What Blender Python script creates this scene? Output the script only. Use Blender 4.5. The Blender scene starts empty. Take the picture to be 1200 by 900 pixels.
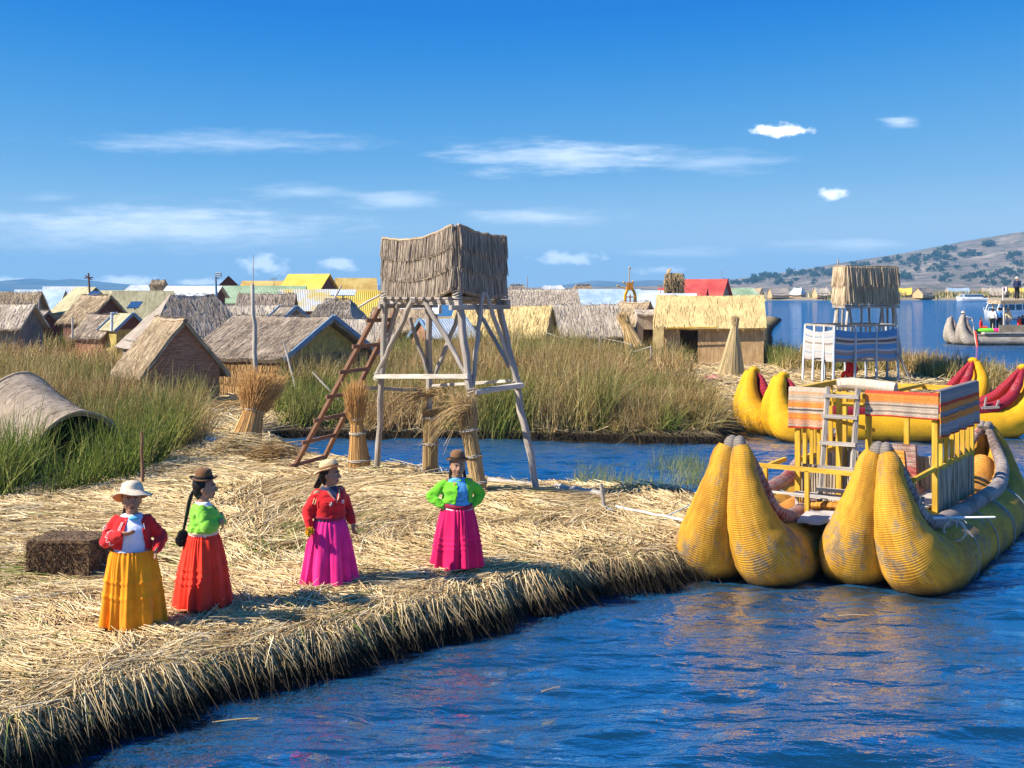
import bpy, bmesh, math, random
import numpy as np
from mathutils import Vector, Matrix, Euler
C = bpy.context.scene.collection
R_ = math.radians
rng = np.random.default_rng(7)
random.seed(7)
sc = bpy.context.scene

# ------------------------------------------------------------------ camera, sky, sun, exposure
F = 1400.0; HOR = 338.0; CH = 3.95          # focal length in photo pixels, horizon row, camera height over the lake
cd = bpy.data.cameras.new('camera'); cam = bpy.data.objects.new('camera', cd); C.objects.link(cam)
cam.location = (0, 0, CH); cam.rotation_euler = (R_(90), 0, 0)
cd.sensor_width = 36; cd.lens = 36 * F / 1200; cd.shift_y = -(450 - HOR) / 1200
cd.clip_start = 0.1; cd.clip_end = 30000
sc.camera = cam
SUN_AZ = Vector((-0.965, -0.25)).normalized(); SUN_EL = R_(41)
SUN_STR = 4.8; SKY_STR = 0.10; EXPO = 1.02
sd_ = bpy.data.lights.new('sun', 'SUN'); sd_.energy = SUN_STR; sd_.angle = R_(0.5); sd_.color = (1, 0.915, 0.78)
so = bpy.data.objects.new('sun', sd_); C.objects.link(so)
sv = Vector((SUN_AZ.x * math.cos(SUN_EL), SUN_AZ.y * math.cos(SUN_EL), math.sin(SUN_EL)))
so.rotation_euler = sv.to_track_quat('Z', 'Y').to_euler()
so.location = (-20, -10, 30)
vs = sc.view_settings; vs.view_transform = 'Standard'; vs.look = 'None'; vs.gamma = 1; vs.use_curve_mapping = False
vs.exposure = EXPO
sc.cycles.max_bounces = 5; sc.cycles.diffuse_bounces = 3; sc.cycles.glossy_bounces = 3; sc.cycles.volume_bounces = 0
sc.cycles.transparent_max_bounces = 4

world = bpy.data.worlds.new('World'); sc.world = world; world.use_nodes = True
def build_world():
    nt = world.node_tree; N = nt.nodes; L = nt.links; N.clear()
    out = N.new('ShaderNodeOutputWorld'); bg = N.new('ShaderNodeBackground'); bg.inputs[1].default_value = SKY_STR
    sky = N.new('ShaderNodeTexSky'); sky.sky_type = 'NISHITA'; sky.sun_disc = False
    sky.sun_elevation = SUN_EL; sky.sun_rotation = math.atan2(SUN_AZ.x, SUN_AZ.y)
    sky.altitude = 2600; sky.air_density = 1.0; sky.dust_density = 0.1; sky.ozone_density = 3.0
    hs = N.new('ShaderNodeHueSaturation'); hs.inputs['Saturation'].default_value = 1.8; hs.inputs['Value'].default_value = 1.0
    hs.inputs['Hue'].default_value = 0.496
    L.new(sky.outputs[0], hs.inputs['Color']); hs.inputs['Value'].default_value = .1
    ga = N.new('ShaderNodeGamma'); ga.inputs[1].default_value = 1.35; L.new(hs.outputs[0], ga.inputs[0])
    vm = N.new('ShaderNodeVectorMath'); vm.operation = 'SCALE'; vm.inputs['Scale'].default_value = 12.0; L.new(ga.outputs[0], vm.inputs[0])
    tc = N.new('ShaderNodeTexCoord'); sp = N.new('ShaderNodeSeparateXYZ'); L.new(tc.outputs['Generated'], sp.inputs[0])
    def math_(op, a, b=None, clamp=False):
        m = N.new('ShaderNodeMath'); m.operation = op; m.use_clamp = clamp
        for i, v in enumerate((a, b)):
            if v is None: continue
            if isinstance(v, (int, float)): m.inputs[i].default_value = v
            else: L.new(v, m.inputs[i])
        return m.outputs[0]
    ym = math_('MAXIMUM', sp.outputs[1], 0.05)
    u = math_('DIVIDE', sp.outputs[0], ym); v = math_('DIVIDE', sp.outputs[2], ym)
    cb = N.new('ShaderNodeCombineXYZ'); L.new(u, cb.inputs[0]); L.new(v, cb.inputs[1])
    def noise(scale, sx, sy, det=6, rough=.6):
        mp = N.new('ShaderNodeMapping'); mp.inputs['Scale'].default_value = (sx, sy, 1); L.new(cb.outputs[0], mp.inputs[0])
        n = N.new('ShaderNodeTexNoise'); n.inputs['Scale'].default_value = scale; n.inputs['Detail'].default_value = det
        n.inputs['Roughness'].default_value = rough; L.new(mp.outputs[0], n.inputs['Vector']); return n.outputs[0]
    nf = noise(70, 1, 1.6); ns = noise(14, 1, 6.5, 8, .68)
    clouds = [(915,152,44,11,.95,0),(975,227,22,10,.75,0),(310,310,38,17,.95,0),(397,310,28,13,.95,0),(665,303,56,10,.85,0),
              (165,266,280,34,.48,1),(270,166,220,16,.22,1),(660,184,175,24,.4,1),(350,225,90,11,.22,1),(460,235,90,13,.3,1),
              (640,254,110,13,.34,1),(150,330,60,11,1,0),(4,330,34,9,1,0),(238,331,36,8,.9,0),(990,287,110,10,.34,1),
              (790,296,90,8,.3,1),(1055,143,30,8,.4,1),(780,317,44,7,.55,0),(840,190,100,18,.2,1),(60,232,40,8,.12,1),(1080,330,20,4,.3,0)]
    tot = None
    for (px, py, a, b, s, w) in clouds:
        sub = N.new('ShaderNodeVectorMath'); sub.operation = 'SUBTRACT'; L.new(cb.outputs[0], sub.inputs[0])
        sub.inputs[1].default_value = ((px - 600) / F, (HOR - py) / F, 0)
        mu = N.new('ShaderNodeVectorMath'); mu.operation = 'MULTIPLY'; L.new(sub.outputs[0], mu.inputs[0])
        mu.inputs[1].default_value = (F / a, F / b, 0)
        ln = N.new('ShaderNodeVectorMath'); ln.operation = 'LENGTH'; L.new(mu.outputs[0], ln.inputs[0])
        n = math_('MULTIPLY', ns if w else nf, 2.4 if w else 1.9)
        d = math_('ADD', ln.outputs['Value'], n)
        mr = N.new('ShaderNodeMapRange'); mr.interpolation_type = 'SMOOTHSTEP'; L.new(d, mr.inputs[0])
        mr.inputs[1].default_value = 2.25 if w else 1.85; mr.inputs[2].default_value = .95 if w else 1.1
        mr.inputs[3].default_value = 0; mr.inputs[4].default_value = s
        tot = mr.outputs[0] if tot is None else math_('MAXIMUM', tot, mr.outputs[0])
    front = math_('GREATER_THAN', sp.outputs[1], 0.06)
    tot = math_('MULTIPLY', tot, front)
    mx = N.new('ShaderNodeMix'); mx.data_type = 'RGBA'; L.new(tot, mx.inputs[0]); sc_ = N.new('ShaderNodeSeparateColor'); L.new(vm.outputs[0], sc_.inputs[0]); cc = N.new('ShaderNodeCombineColor')
    # tone curve on the sky's own radiance: deep azure where it is dim, pale where it is bright
    tt = math_('MULTIPLY', math_('SUBTRACT', math_('LOGARITHM', math_('MAXIMUM', sc_.outputs[1], .05), 2.71828), .06), 1 / 2.1, True)
    L.new(math_('MULTIPLY', math_('POWER', tt, 1.5), 3.4), cc.inputs[0]); L.new(math_('ADD', math_('MULTIPLY', tt, 3.1), .98), cc.inputs[1]); L.new(math_('ADD', math_('MULTIPLY', tt, 1.15), 3.55), cc.inputs[2])
    L.new(cc.outputs[0], mx.inputs[6])
    k = 1.05 / SKY_STR; mx.inputs[7].default_value = (k, k * 0.99, k * 0.97, 1)
    L.new(mx.outputs[2], bg.inputs[0]); L.new(bg.outputs[0], out.inputs[0])
build_world()

# ------------------------------------------------------------------ helpers
def X(px, Y): return (px - 600) / F * Y
def Z(py, Y): return CH - (py - HOR) / F * Y
def W(px, py, Y): return np.array([X(px, Y), Y, Z(py, Y)])

def _h(ix, iy, seed):
    a = (ix.astype(np.int64) * 374761393 + iy.astype(np.int64) * 668265263 + seed * 974634777) & 0xffffffff
    a = ((a ^ (a >> 13)) * 1274126177) & 0xffffffff
    a = a ^ (a >> 16)
    return (a & 0xffff) / 65535.0
def vn(x, y, seed=0):
    x = np.asarray(x, float); y = np.asarray(y, float)
    ix = np.floor(x); iy = np.floor(y); fx = x - ix; fy = y - iy
    fx = fx * fx * (3 - 2 * fx); fy = fy * fy * (3 - 2 * fy)
    a = _h(ix, iy, seed); b = _h(ix + 1, iy, seed); c = _h(ix, iy + 1, seed); d = _h(ix + 1, iy + 1, seed)
    return (a * (1 - fx) + b * fx) * (1 - fy) + (c * (1 - fx) + d * fx) * fy
def fbm(x, y, oct=4, seed=0):
    s = 0; a = .5
    for i in range(oct):
        s = s + a * (vn(x * 2 ** i, y * 2 ** i, seed + i * 17) - .5) * 2; a *= .5
    return s
def unit(v):
    v = np.asarray(v, float); return v / (np.linalg.norm(v, axis=-1, keepdims=True) + 1e-12)

class MB:
    def __init__(s): s.V = []; s.Q = []; s.T = []; s.U = []; s.n = 0; s.A = []
    def add(s, V, Q=None, T=None, UV=None, rnd=None, mi=0, smooth=True):
        V = np.asarray(V, float).reshape(-1, 3); k = len(V)
        s.V.append(V); s.U.append(np.zeros((k, 2)) if UV is None else np.asarray(UV, float).reshape(-1, 2))
        s.A.append(np.full((k, 2), .5) if rnd is None else np.asarray(rnd, float).reshape(-1, 2))
        if Q is not None and len(Q): s.Q.append((np.asarray(Q, np.int64) + s.n, mi, smooth))
        if T is not None and len(T): s.T.append((np.asarray(T, np.int64) + s.n, mi, smooth))
        s.n += k; return s
    def mesh(s, name, off=None):
        V = np.concatenate(s.V); U = np.concatenate(s.U); A = np.concatenate(s.A)
        if off is not None: V = V - np.asarray(off)
        me = bpy.data.meshes.new(name); me.vertices.add(len(V)); me.vertices.foreach_set('co', V.ravel().astype(np.float32))
        loops = []; st = []; mi = []; sm = []; p = 0
        for arrs, n in ((s.Q, 4), (s.T, 3)):
            for (a, m, f) in arrs:
                loops.append(a.ravel()); k = len(a)
                st.append(np.arange(k) * n + p); p += k * n; mi.append(np.full(k, m)); sm.append(np.full(k, f))
        loops = np.concatenate(loops).astype(np.int32); st = np.concatenate(st).astype(np.int32)
        me.loops.add(len(loops)); me.loops.foreach_set('vertex_index', loops)
        me.polygons.add(len(st)); me.polygons.foreach_set('loop_start', st)
        me.polygons.foreach_set('material_index', np.concatenate(mi).astype(np.int32))
        me.polygons.foreach_set('use_smooth', np.concatenate(sm).astype(bool))
        uv = me.uv_layers.new(name='UVMap'); uv.data.foreach_set('uv', U[loops].ravel().astype(np.float32))
        at = me.attributes.new('rnd', 'FLOAT', 'POINT'); at.data.foreach_set('value', A[:, 0].astype(np.float32))
        if np.any(A[:, 1] != .5):
            at = me.attributes.new('grn', 'FLOAT', 'POINT'); at.data.foreach_set('value', A[:, 1].astype(np.float32))
        me.update(calc_edges=True)
        return me
    def build(s, name, mats, parent=None, world=False):
        off = parent.location if (world and parent is not None and parent.type == 'EMPTY') else None
        if world and parent is not None and parent.type != 'EMPTY':
            q = parent
            while q.parent: q = q.parent
            off = q.location
        me = s.mesh(name, off)
        for m in (mats if isinstance(mats, (list, tuple)) else [mats]): me.materials.append(m)
        o = bpy.data.objects.new(name, me); C.objects.link(o)
        if parent is not None: o.parent = parent
        return o
    # --- shapes
    def grid(s, P, UV=None, mi=0, smooth=True, flip=False):
        P = np.asarray(P, float); nu, nv = P.shape[:2]
        i = np.arange(nu * nv).reshape(nu, nv)
        q = np.stack([i[:-1, :-1], i[1:, :-1], i[1:, 1:], i[:-1, 1:]], -1).reshape(-1, 4)
        if flip: q = q[:, ::-1]
        s.add(P.reshape(-1, 3), Q=q, UV=None if UV is None else UV.reshape(-1, 2), mi=mi, smooth=smooth); return s
    def tube(s, P, r, n=8, mi=0, uvoff=0.0, rough=0.0, flat=None, smooth=True):
        P = np.asarray(P, float); m = len(P); r = np.broadcast_to(np.asarray(r, float), (m,)).copy()
        T = np.gradient(P, axis=0); T = unit(T)
        a = np.array([0, 0, 1.]) if abs(T[0][2]) < .9 else np.array([1., 0, 0])
        u = unit(np.cross(T[0], a)); Us = []
        for k in range(m):
            u = unit(u - T[k] * np.dot(u, T[k])); Us.append(u)
        Us = np.array(Us); Vs = np.cross(T, Us)
        th = np.linspace(0, 2 * np.pi, n + 1)
        fl = 1.0 if flat is None else flat
        rr = r[:, None] * np.ones(n + 1)
        if rough:
            nz = rng.normal(0, rough, (m, n + 1)); nz[:, -1] = nz[:, 0]; rr = rr * (1 + nz)
        G = P[:, None] + rr[..., None] * (np.cos(th)[None, :, None] * Us[:, None] + fl * np.sin(th)[None, :, None] * Vs[:, None])
        ln = np.concatenate([[0], np.cumsum(np.linalg.norm(np.diff(P, axis=0), axis=1))])
        UV = np.stack(np.broadcast_arrays((th / (2 * np.pi))[None] * 2 * np.pi * max(r.max(), 1e-3) + uvoff, ln[:, None] + uvoff), -1)
        s.grid(G, UV, mi, flip=False, smooth=smooth)
        for k, fl_ in ((0, False), (m - 1, True)):
            c = len(G[k]) - 1
            V = np.concatenate([G[k][:-1], P[k][None]]); idx = np.arange(c)
            t = np.stack([idx, (idx + 1) % c, np.full(c, c)], -1)
            if not fl_: t = t[:, ::-1]
            s.add(V, T=t, UV=np.tile([[uvoff, ln[k] + uvoff]], (c + 1, 1)), mi=mi, smooth=False)
        return s
    def pole(s, p0, p1, r0, r1=None, wob=0.0, n=8, mi=0, seg=6):
        p0 = np.asarray(p0, float); p1 = np.asarray(p1, float); r1 = r0 if r1 is None else r1
        t = np.linspace(0, 1, seg)[:, None]; P = p0 + (p1 - p0) * t
        if wob:
            w = rng.normal(0, wob, (seg, 3)); w[0] = 0; w[-1] = 0; P = P + w
        return s.tube(P, np.linspace(r0, r1, seg), n, mi, uvoff=rng.random() * 20, rough=.05 if wob else 0)
    def beam(s, p0, p1, w, h, mi=0, up=(0, 0, 1)):
        p0 = np.asarray(p0, float); p1 = np.asarray(p1, float); d = unit(p1 - p0); up = np.asarray(up, float)
        if abs(np.dot(d, up)) > .98: up = np.array([0, 1., 0])
        a = unit(np.cross(d, up)); b = np.cross(a, d)
        return s.obox((p0 + p1) / 2, a * w / 2, d * np.linalg.norm(p1 - p0) / 2, b * h / 2, mi)
    def obox(s, c, a, b, d, mi=0, ch=.08):
        c = np.asarray(c, float); a = np.asarray(a, float); b = np.asarray(b, float); d = np.asarray(d, float)
        if np.dot(np.cross(a, b), d) < 0: a = -a
        V = []; Q = []; UV = []; k = 0; off = rng.random(2) * 30
        for (n_, p, q) in ((a, b, d), (-a, d, b), (b, d, a), (-b, a, d), (d, a, b), (-d, b, a)):
            for (i, j) in ((-1, -1), (1, -1), (1, 1), (-1, 1)):
                V.append(c + n_ + i * p + j * q)
                lp = np.linalg.norm(p); lq = np.linalg.norm(q)
                UV.append(((i * lp, j * lq) if lq >= lp else (j * lq, i * lp)) + off)
            Q.append([k, k + 1, k + 2, k + 3]); k += 4
        s.add(V, Q=Q, UV=UV, mi=mi, smooth=False); return s
    def box(s, c, size, rz=0, mi=0):
        cz, sz = math.cos(rz), math.sin(rz)
        return s.obox(c, np.array([cz, sz, 0]) * size[0] / 2, np.array([-sz, cz, 0]) * size[1] / 2, np.array([0, 0, 1]) * size[2] / 2, mi)
    def panel(s, a, b, c, d, th=.05, nu=12, nv=8, amp=.02, sag=0.0, seed=0, mi=0):
        """slab; a->b is the u edge (across the stalks), a->d the v edge (along the stalks)"""
        a, b, c, d = [np.asarray(q, float) for q in (a, b, c, d)]
        u = np.linspace(0, 1, nu)[:, None, None]; v = np.linspace(0, 1, nv)[None, :, None]
        P = (a * (1 - u) + b * u) * (1 - v) + (d * (1 - u) + c * u) * v
        n = unit(np.cross(b - a, d - a)); lu = np.linalg.norm(b - a); lv = np.linalg.norm(d - a)
        uu = u[..., 0] * lu + 0 * v[..., 0]; vv = v[..., 0] * lv + 0 * u[..., 0]
        h = fbm(uu * 2.2 + seed * 3.1, vv * 2.2 + seed, 3, seed) * amp
        P = P + n * h[..., None]
        if sag: P[..., 2] -= (4 * u * (1 - u) * sag)[..., 0]
        off = seed * 7.3
        UV = np.stack([uu + off, vv + off], -1)
        Bk = P - n * th
        s.grid(P, UV, mi); s.grid(Bk, UV, mi, flip=True)
        for e, f, g, fl in ((P[:, 0], Bk[:, 0], UV[:, 0], True), (P[:, -1], Bk[:, -1], UV[:, -1], False),
                            (P[0], Bk[0], UV[0], False), (P[-1], Bk[-1], UV[-1], True)):
            s.grid(np.stack([e, f], 1), np.stack([g, g + [.03, .03]], 1), mi, smooth=False, flip=not fl)
        return P, n
    def blades(s, base, d, ln, r, bend=None, rings=3, taper=.6, attr=None, uvr=True, mi=0, sides=3):
        base = np.asarray(base, float); N_ = len(base)
        if N_ == 0: return s
        d = unit(np.broadcast_to(d, (N_, 3))); ln = np.broadcast_to(ln, (N_,)); r = np.broadcast_to(r, (N_,))
        bend = np.zeros((N_, 3)) if bend is None else np.broadcast_to(bend, (N_, 3))
        a = np.where(np.abs(d[:, 2:3]) < .9, [[0, 0, 1.]], [[1., 0, 0]])
        u = unit(np.cross(d, a)); w = np.cross(d, u)
        ph = rng.random(N_) * 6.28; V = []
        for k in range(rings):
            t = k / (rings - 1); p = base + d * (ln * t)[:, None] + bend * (ln * t * t)[:, None]
            rr = (r * (1 - taper * t))[:, None]
            for j in range(sides):
                an = ph + j * 2 * np.pi / sides
                V.append(p + rr * (np.cos(an)[:, None] * u + np.sin(an)[:, None] * w))
        V = np.stack(V, 1)                                     # N, rings*sides, 3
        m = rings * sides; q = []
        for k in range(rings - 1):
            for j in range(sides):
                q.append([k * sides + j, k * sides + (j + 1) % sides, (k + 1) * sides + (j + 1) % sides, (k + 1) * sides + j])
        q = np.array(q)[None] + (np.arange(N_) * m)[:, None, None]
        rn = rng.random(N_)
        UV = np.stack([np.repeat(rn * 60, m), np.tile(np.repeat(np.arange(rings) / (rings - 1), sides), N_) * .3 + np.repeat(rn * 7, m)], -1)
        A = np.full((N_, 2), .5)
        A[:, 0] = rng.random(N_)
        if attr is not None: A[:, 1] = attr
        s.add(V.reshape(-1, 3), Q=q.reshape(-1, 4), UV=UV, rnd=np.repeat(A, m, 0), mi=mi); return s
    def ell(s, c, r, R=None, nu=16, nv=10, mi=0):
        th = np.linspace(0, 2 * np.pi, nu + 1); ph = np.linspace(0, np.pi, nv + 1)
        P = np.stack([np.outer(np.cos(th), np.sin(ph)), np.outer(np.sin(th), np.sin(ph)), np.outer(np.ones(nu + 1), -np.cos(ph))], -1) * np.asarray(r, float)
        if R is not None: P = P @ np.asarray(R, float).T
        P = P + np.asarray(c, float)
        UV = np.stack(np.meshgrid(th, ph, indexing='ij'), -1) * .2
        s.grid(P, UV, mi); return s
    def lathe(s, prof, c=(0, 0, 0), n=48, fn=None, mi=0, R=None, sc_=(1, 1), flip=False):
        prof = np.asarray(prof, float); th = np.linspace(0, 2 * np.pi, n + 1)
        r = prof[:, 0][None] * np.ones((n + 1, 1)); z = prof[:, 1][None] * np.ones((n + 1, 1))
        if fn is not None: r, z = fn(th[:, None], r, z)
        P = np.stack([r * np.cos(th)[:, None] * sc_[0], r * np.sin(th)[:, None] * sc_[1], z], -1)
        P[-1] = P[0]
        if R is not None: P = P @ np.asarray(R, float).T
        P = P + np.asarray(c, float)
        UV = np.stack([th[:, None] * .3 + 0 * z, z], -1)
        s.grid(P, UV, mi, flip=flip); return s

def tag(o, label=None, cat=None, group=None, kind=None):
    if label: o['label'] = label
    if cat: o['category'] = cat
    if group: o['group'] = group
    if kind: o['kind'] = kind
    return o
def thing(name, label, cat, loc=(0, 0, 0), rz=0, group=None):
    o = bpy.data.objects.new(name, None); C.objects.link(o); o.empty_display_size = .2
    o.location = tuple(float(q) for q in loc); o.rotation_euler = (0, 0, rz)
    return tag(o, label, cat, group)
def copy_tree(o, parent=None):
    c = o.copy(); C.objects.link(c); c.parent = parent
    for ch in o.children: copy_tree(ch, c)
    return c

# ------------------------------------------------------------------ materials
def mk(name):
    m = bpy.data.materials.new(name); m.use_nodes = True; nt = m.node_tree; b = nt.nodes['Principled BSDF']
    b.inputs['Specular IOR Level'].default_value = .25
    return m, nt.nodes, nt.links, b
def ramp(N, stops, interp='LINEAR'):
    r = N.new('ShaderNodeValToRGB'); e = r.color_ramp.elements; r.color_ramp.interpolation = interp
    while len(e) > 1: e.remove(e[0])
    e[0].position = stops[0][0]; e[0].color = (*stops[0][1], 1)
    for p, c in stops[1:]:
        q = e.new(p); q.color = (*c, 1)
    return r
def mixc(N, L, f, a, b, mode='MIX'):
    m = N.new('ShaderNodeMix'); m.data_type = 'RGBA'; m.blend_type = mode
    for i, v in ((0, f), (6, a), (7, b)):
        if isinstance(v, (int, float)): m.inputs[i].default_value = v
        elif isinstance(v, tuple): m.inputs[i].default_value = (*v, 1)
        else: L.new(v, m.inputs[i])
    return m.outputs[2]
def uvnoise(N, L, su, sv, scale=1, det=4, rough=.6, coord='UV'):
    tc = N.new('ShaderNodeTexCoord'); mp = N.new('ShaderNodeMapping')
    mp.inputs['Scale'].default_value = (su, sv, su if coord != 'UV' else 1); L.new(tc.outputs[coord], mp.inputs[0])
    n = N.new('ShaderNodeTexNoise'); n.inputs['Scale'].default_value = scale; n.inputs['Detail'].default_value = det
    n.inputs['Roughness'].default_value = rough; L.new(mp.outputs[0], n.inputs['Vector']); return n.outputs[0]
def bump(N, L, b, h, strength=.5, dist=.02):
    bp = N.new('ShaderNodeBump'); bp.inputs['Strength'].default_value = strength; bp.inputs['Distance'].default_value = dist
    L.new(h, bp.inputs['Height']); L.new(bp.outputs[0], b.inputs['Normal'])
def reedmat(name, dark, mid, light, su=70, sv=2.5, rough=.85, bstr=.4, patch=None, bands=None):
    m, N, L, b = mk(name); b.inputs['Roughness'].default_value = rough
    n = uvnoise(N, L, su, sv, 1, 3, .65)
    r = ramp(N, [(.30, dark), (.48, mid), (.68, light)]); L.new(n, r.inputs[0]); col = r.outputs[0]
    n2 = uvnoise(N, L, 1.3, 1.3, 1, 4, .6)
    if patch:
        r2 = ramp(N, [(.45, (0, 0, 0)), (.62, (1, 1, 1))]); L.new(n2, r2.inputs[0])
        col = mixc(N, L, r2.outputs[0], col, patch)
        col = mixc(N, L, .55, r.outputs[0], col)
    else:
        r2 = ramp(N, [(.35, (.78, .76, .74)), (.65, (1.12, 1.12, 1.1))]); L.new(n2, r2.inputs[0])
        col = mixc(N, L, 1, col, r2.outputs[0], 'MULTIPLY')
    h = n
    L.new(col, b.inputs['Base Color']); bump(N, L, b, h, bstr, .03)
    return m
def plain(name, col, var=.15, rough=.6, scale=6, spec=.25, metal=0, bs=0.0, coord='Object', su=1, sv=1):
    m, N, L, b = mk(name); b.inputs['Roughness'].default_value = rough; b.inputs['Specular IOR Level'].default_value = spec
    b.inputs['Metallic'].default_value = metal
    n = uvnoise(N, L, su, sv, scale, 5, .6, coord)
    r = ramp(N, [(.3, tuple(c * (1 - var) for c in col)), (.7, tuple(min(1, c * (1 + var)) for c in col))]); L.new(n, r.inputs[0])
    L.new(r.outputs[0], b.inputs['Base Color'])
    if bs: bump(N, L, b, n, bs, .01)
    return m
def corrug(name, c1, c2, freq=9):
    m, N, L, b = mk(name); b.inputs['Roughness'].default_value = .45; b.inputs['Specular IOR Level'].default_value = .4
    tc = N.new('ShaderNodeTexCoord'); w = N.new('ShaderNodeTexWave'); w.inputs['Scale'].default_value = freq * .314
    mp = N.new('ShaderNodeMapping'); L.new(tc.outputs['UV'], mp.inputs[0]); L.new(mp.outputs[0], w.inputs[0])
    n = uvnoise(N, L, .8, .8, 1, 5, .6); r = ramp(N, [(.4, c1), (.6, c2)]); L.new(n, r.inputs[0])
    L.new(r.outputs[0], b.inputs['Base Color']); bump(N, L, b, w.outputs[1], .6, .03); return m
def stripes(name, bands, var=.25):
    """bands: (position along v 0..1, colour); fine woven rows on top"""
    m, N, L, b = mk(name); b.inputs['Roughness'].default_value = .9; b.inputs['Specular IOR Level'].default_value = .05
    tc = N.new('ShaderNodeTexCoord'); sp = N.new('ShaderNodeSeparateXYZ'); L.new(tc.outputs['UV'], sp.inputs[0])
    r = ramp(N, bands, 'CONSTANT'); L.new(sp.outputs[1], r.inputs[0])
    n = uvnoise(N, L, 22, 90, 1, 2, .5); r2 = ramp(N, [(.38, (.45, .4, .38)), (.55, (1.1, 1.1, 1.1))]); L.new(n, r2.inputs[0])
    n3 = uvnoise(N, L, .25, 26, 1, 3, .7); r3 = ramp(N, [(.38, (.42, .34, .28)), (.47, (1, .97, .92)), (.56, (1, 1, 1)), (.64, (1.05, .62, .40))]); L.new(n3, r3.inputs[0])
    c0 = mixc(N, L, .8, r.outputs[0], r3.outputs[0], 'MULTIPLY')
    L.new(mixc(N, L, var * 2, c0, r2.outputs[0], 'MULTIPLY'), b.inputs['Base Color']); bump(N, L, b, n, .3, .01)
    return m
def bladesmat(name, dry, green=None, z_wet_shade=None):
    m, N, L, b = mk(name); b.inputs['Roughness'].default_value = .75; b.inputs['Specular IOR Level'].default_value = .15
    at = N.new('ShaderNodeAttribute'); at.attribute_name = 'rnd'
    r = ramp(N, dry); L.new(at.outputs['Fac'], r.inputs[0]); col = r.outputs[0]
    if green:
        g = ramp(N, green); L.new(at.outputs['Fac'], g.inputs[0])
        a2 = N.new('ShaderNodeAttribute'); a2.attribute_name = 'grn'
        col = mixc(N, L, a2.outputs['Fac'], col, g.outputs[0])
    if z_wet_shade:  # low stalks darkened by height: wet straw plus painted shade of the bank side
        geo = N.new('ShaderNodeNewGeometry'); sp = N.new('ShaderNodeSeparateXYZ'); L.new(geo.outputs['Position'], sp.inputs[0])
        mr = N.new('ShaderNodeMapRange'); L.new(sp.outputs[2], mr.inputs[0]); mr.inputs[1].default_value = z_wet_shade[0]; mr.inputs[2].default_value = z_wet_shade[1]
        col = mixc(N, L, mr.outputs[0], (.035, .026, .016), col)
    L.new(col, b.inputs['Base Color'])
    return m

M = {}
M['thatch_tan'] = reedmat('thatch_tan', (.16, .11, .065), (.36, .27, .17), (.56, .45, .31))
M['thatch_grey'] = reedmat('thatch_grey', (.15, .12, .095), (.31, .26, .215), (.50, .44, .375))
M['thatch_brown'] = reedmat('thatch_brown', (.15, .11, .075), (.30, .235, .175), (.48, .40, .32))
M['thatch_pale'] = reedmat('thatch_pale', (.28, .22, .16), (.48, .40, .31), (.64, .56, .45))
M['thatch_new'] = reedmat('thatch_new', (.36, .25, .09), (.60, .44, .19), (.75, .59, .30))
M['wall_reed'] = reedmat('wall_reed', (.30, .18, .08), (.56, .36, .17), (.74, .52, .29), su=30, sv=1.2)
M['wall_redbrown'] = reedmat('wall_redbrown', (.20, .09, .055), (.36, .18, .11), (.48, .27, .17), su=3, sv=26)
M['wall_orange'] = reedmat('wall_orange', (.25, .13, .05), (.46, .27, .11), (.66, .44, .21), su=14, sv=1.5)
M['wall_grey'] = reedmat('wall_grey', (.10, .09, .08), (.20, .18, .16), (.3, .27, .24), su=20, sv=2)
M['wood_grey'] = reedmat('wood_grey', (.18, .155, .13), (.34, .30, .265), (.50, .45, .40), su=60, sv=1.6, bstr=.4)
M['wood_brown'] = reedmat('wood_brown', (.11, .055, .035), (.22, .115, .075), (.34, .19, .125), su=60, sv=1.6, bstr=.4)
M['wood_pale'] = reedmat('wood_pale', (.32, .28, .24), (.48, .44, .39), (.62, .58, .53), su=60, sv=1.6, bstr=.3)
M['wood_yellow'] = reedmat('wood_yellow', (.42, .24, .03), (.62, .37, .035), (.72, .46, .07), su=20, sv=2, bstr=.15)
M['rope'] = plain('rope', (.42, .38, .32), .3, .9, 30)
M['rope_blue'] = plain('rope_blue', (.25, .32, .42), .3, .9, 30)
M['dark'] = plain('dark', (.03, .025, .02), .3, .9)
M['root_block'] = reedmat('root_block', (.045, .025, .014), (.14, .085, .045), (.26, .17, .09), su=25, sv=18, bstr=1)
M['white_paint'] = plain('white_paint', (.75, .76, .77), .08, .4, 2)
M['glass'] = plain('glass', (.03, .06, .10), .2, .08, 2, spec=.8)
M['metal_blue'] = corrug('metal_blue', (.30, .42, .54), (.48, .58, .66))
M['metal_pale'] = corrug('metal_pale', (.45, .50, .55), (.62, .65, .67))
M['metal_white'] = corrug('metal_white', (.66, .70, .74), (.78, .80, .82))
M['roof_yellow'] = corrug('roof_yellow', (.62, .40, .04), (.75, .52, .08))
M['roof_ochre'] = corrug('roof_ochre', (.46, .29, .06), (.6, .42, .12))
M['roof_red'] = corrug('roof_red', (.42, .05, .04), (.55, .09, .06))
M['roof_green'] = corrug('roof_green', (.22, .32, .17), (.36, .46, .28))
M['roof_olive'] = reedmat('roof_olive', (.24, .22, .13), (.38, .34, .2), (.48, .44, .28), su=8, sv=2, bstr=.3)
M['panel_yellow'] = plain('panel_yellow', (.40, .31, .09), .35, .7)
M['panel_blue'] = plain('panel_blue', (.16, .26, .38), .2, .6)
M['panel_white'] = plain('panel_white', (.55, .60, .66), .12, .6)
M['solar'] = plain('solar', (.03, .07, .16), .3, .15, 3, spec=.6)
M['gable_brown'] = plain('gable_brown', (.15, .065, .045), .25, .8)

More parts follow.
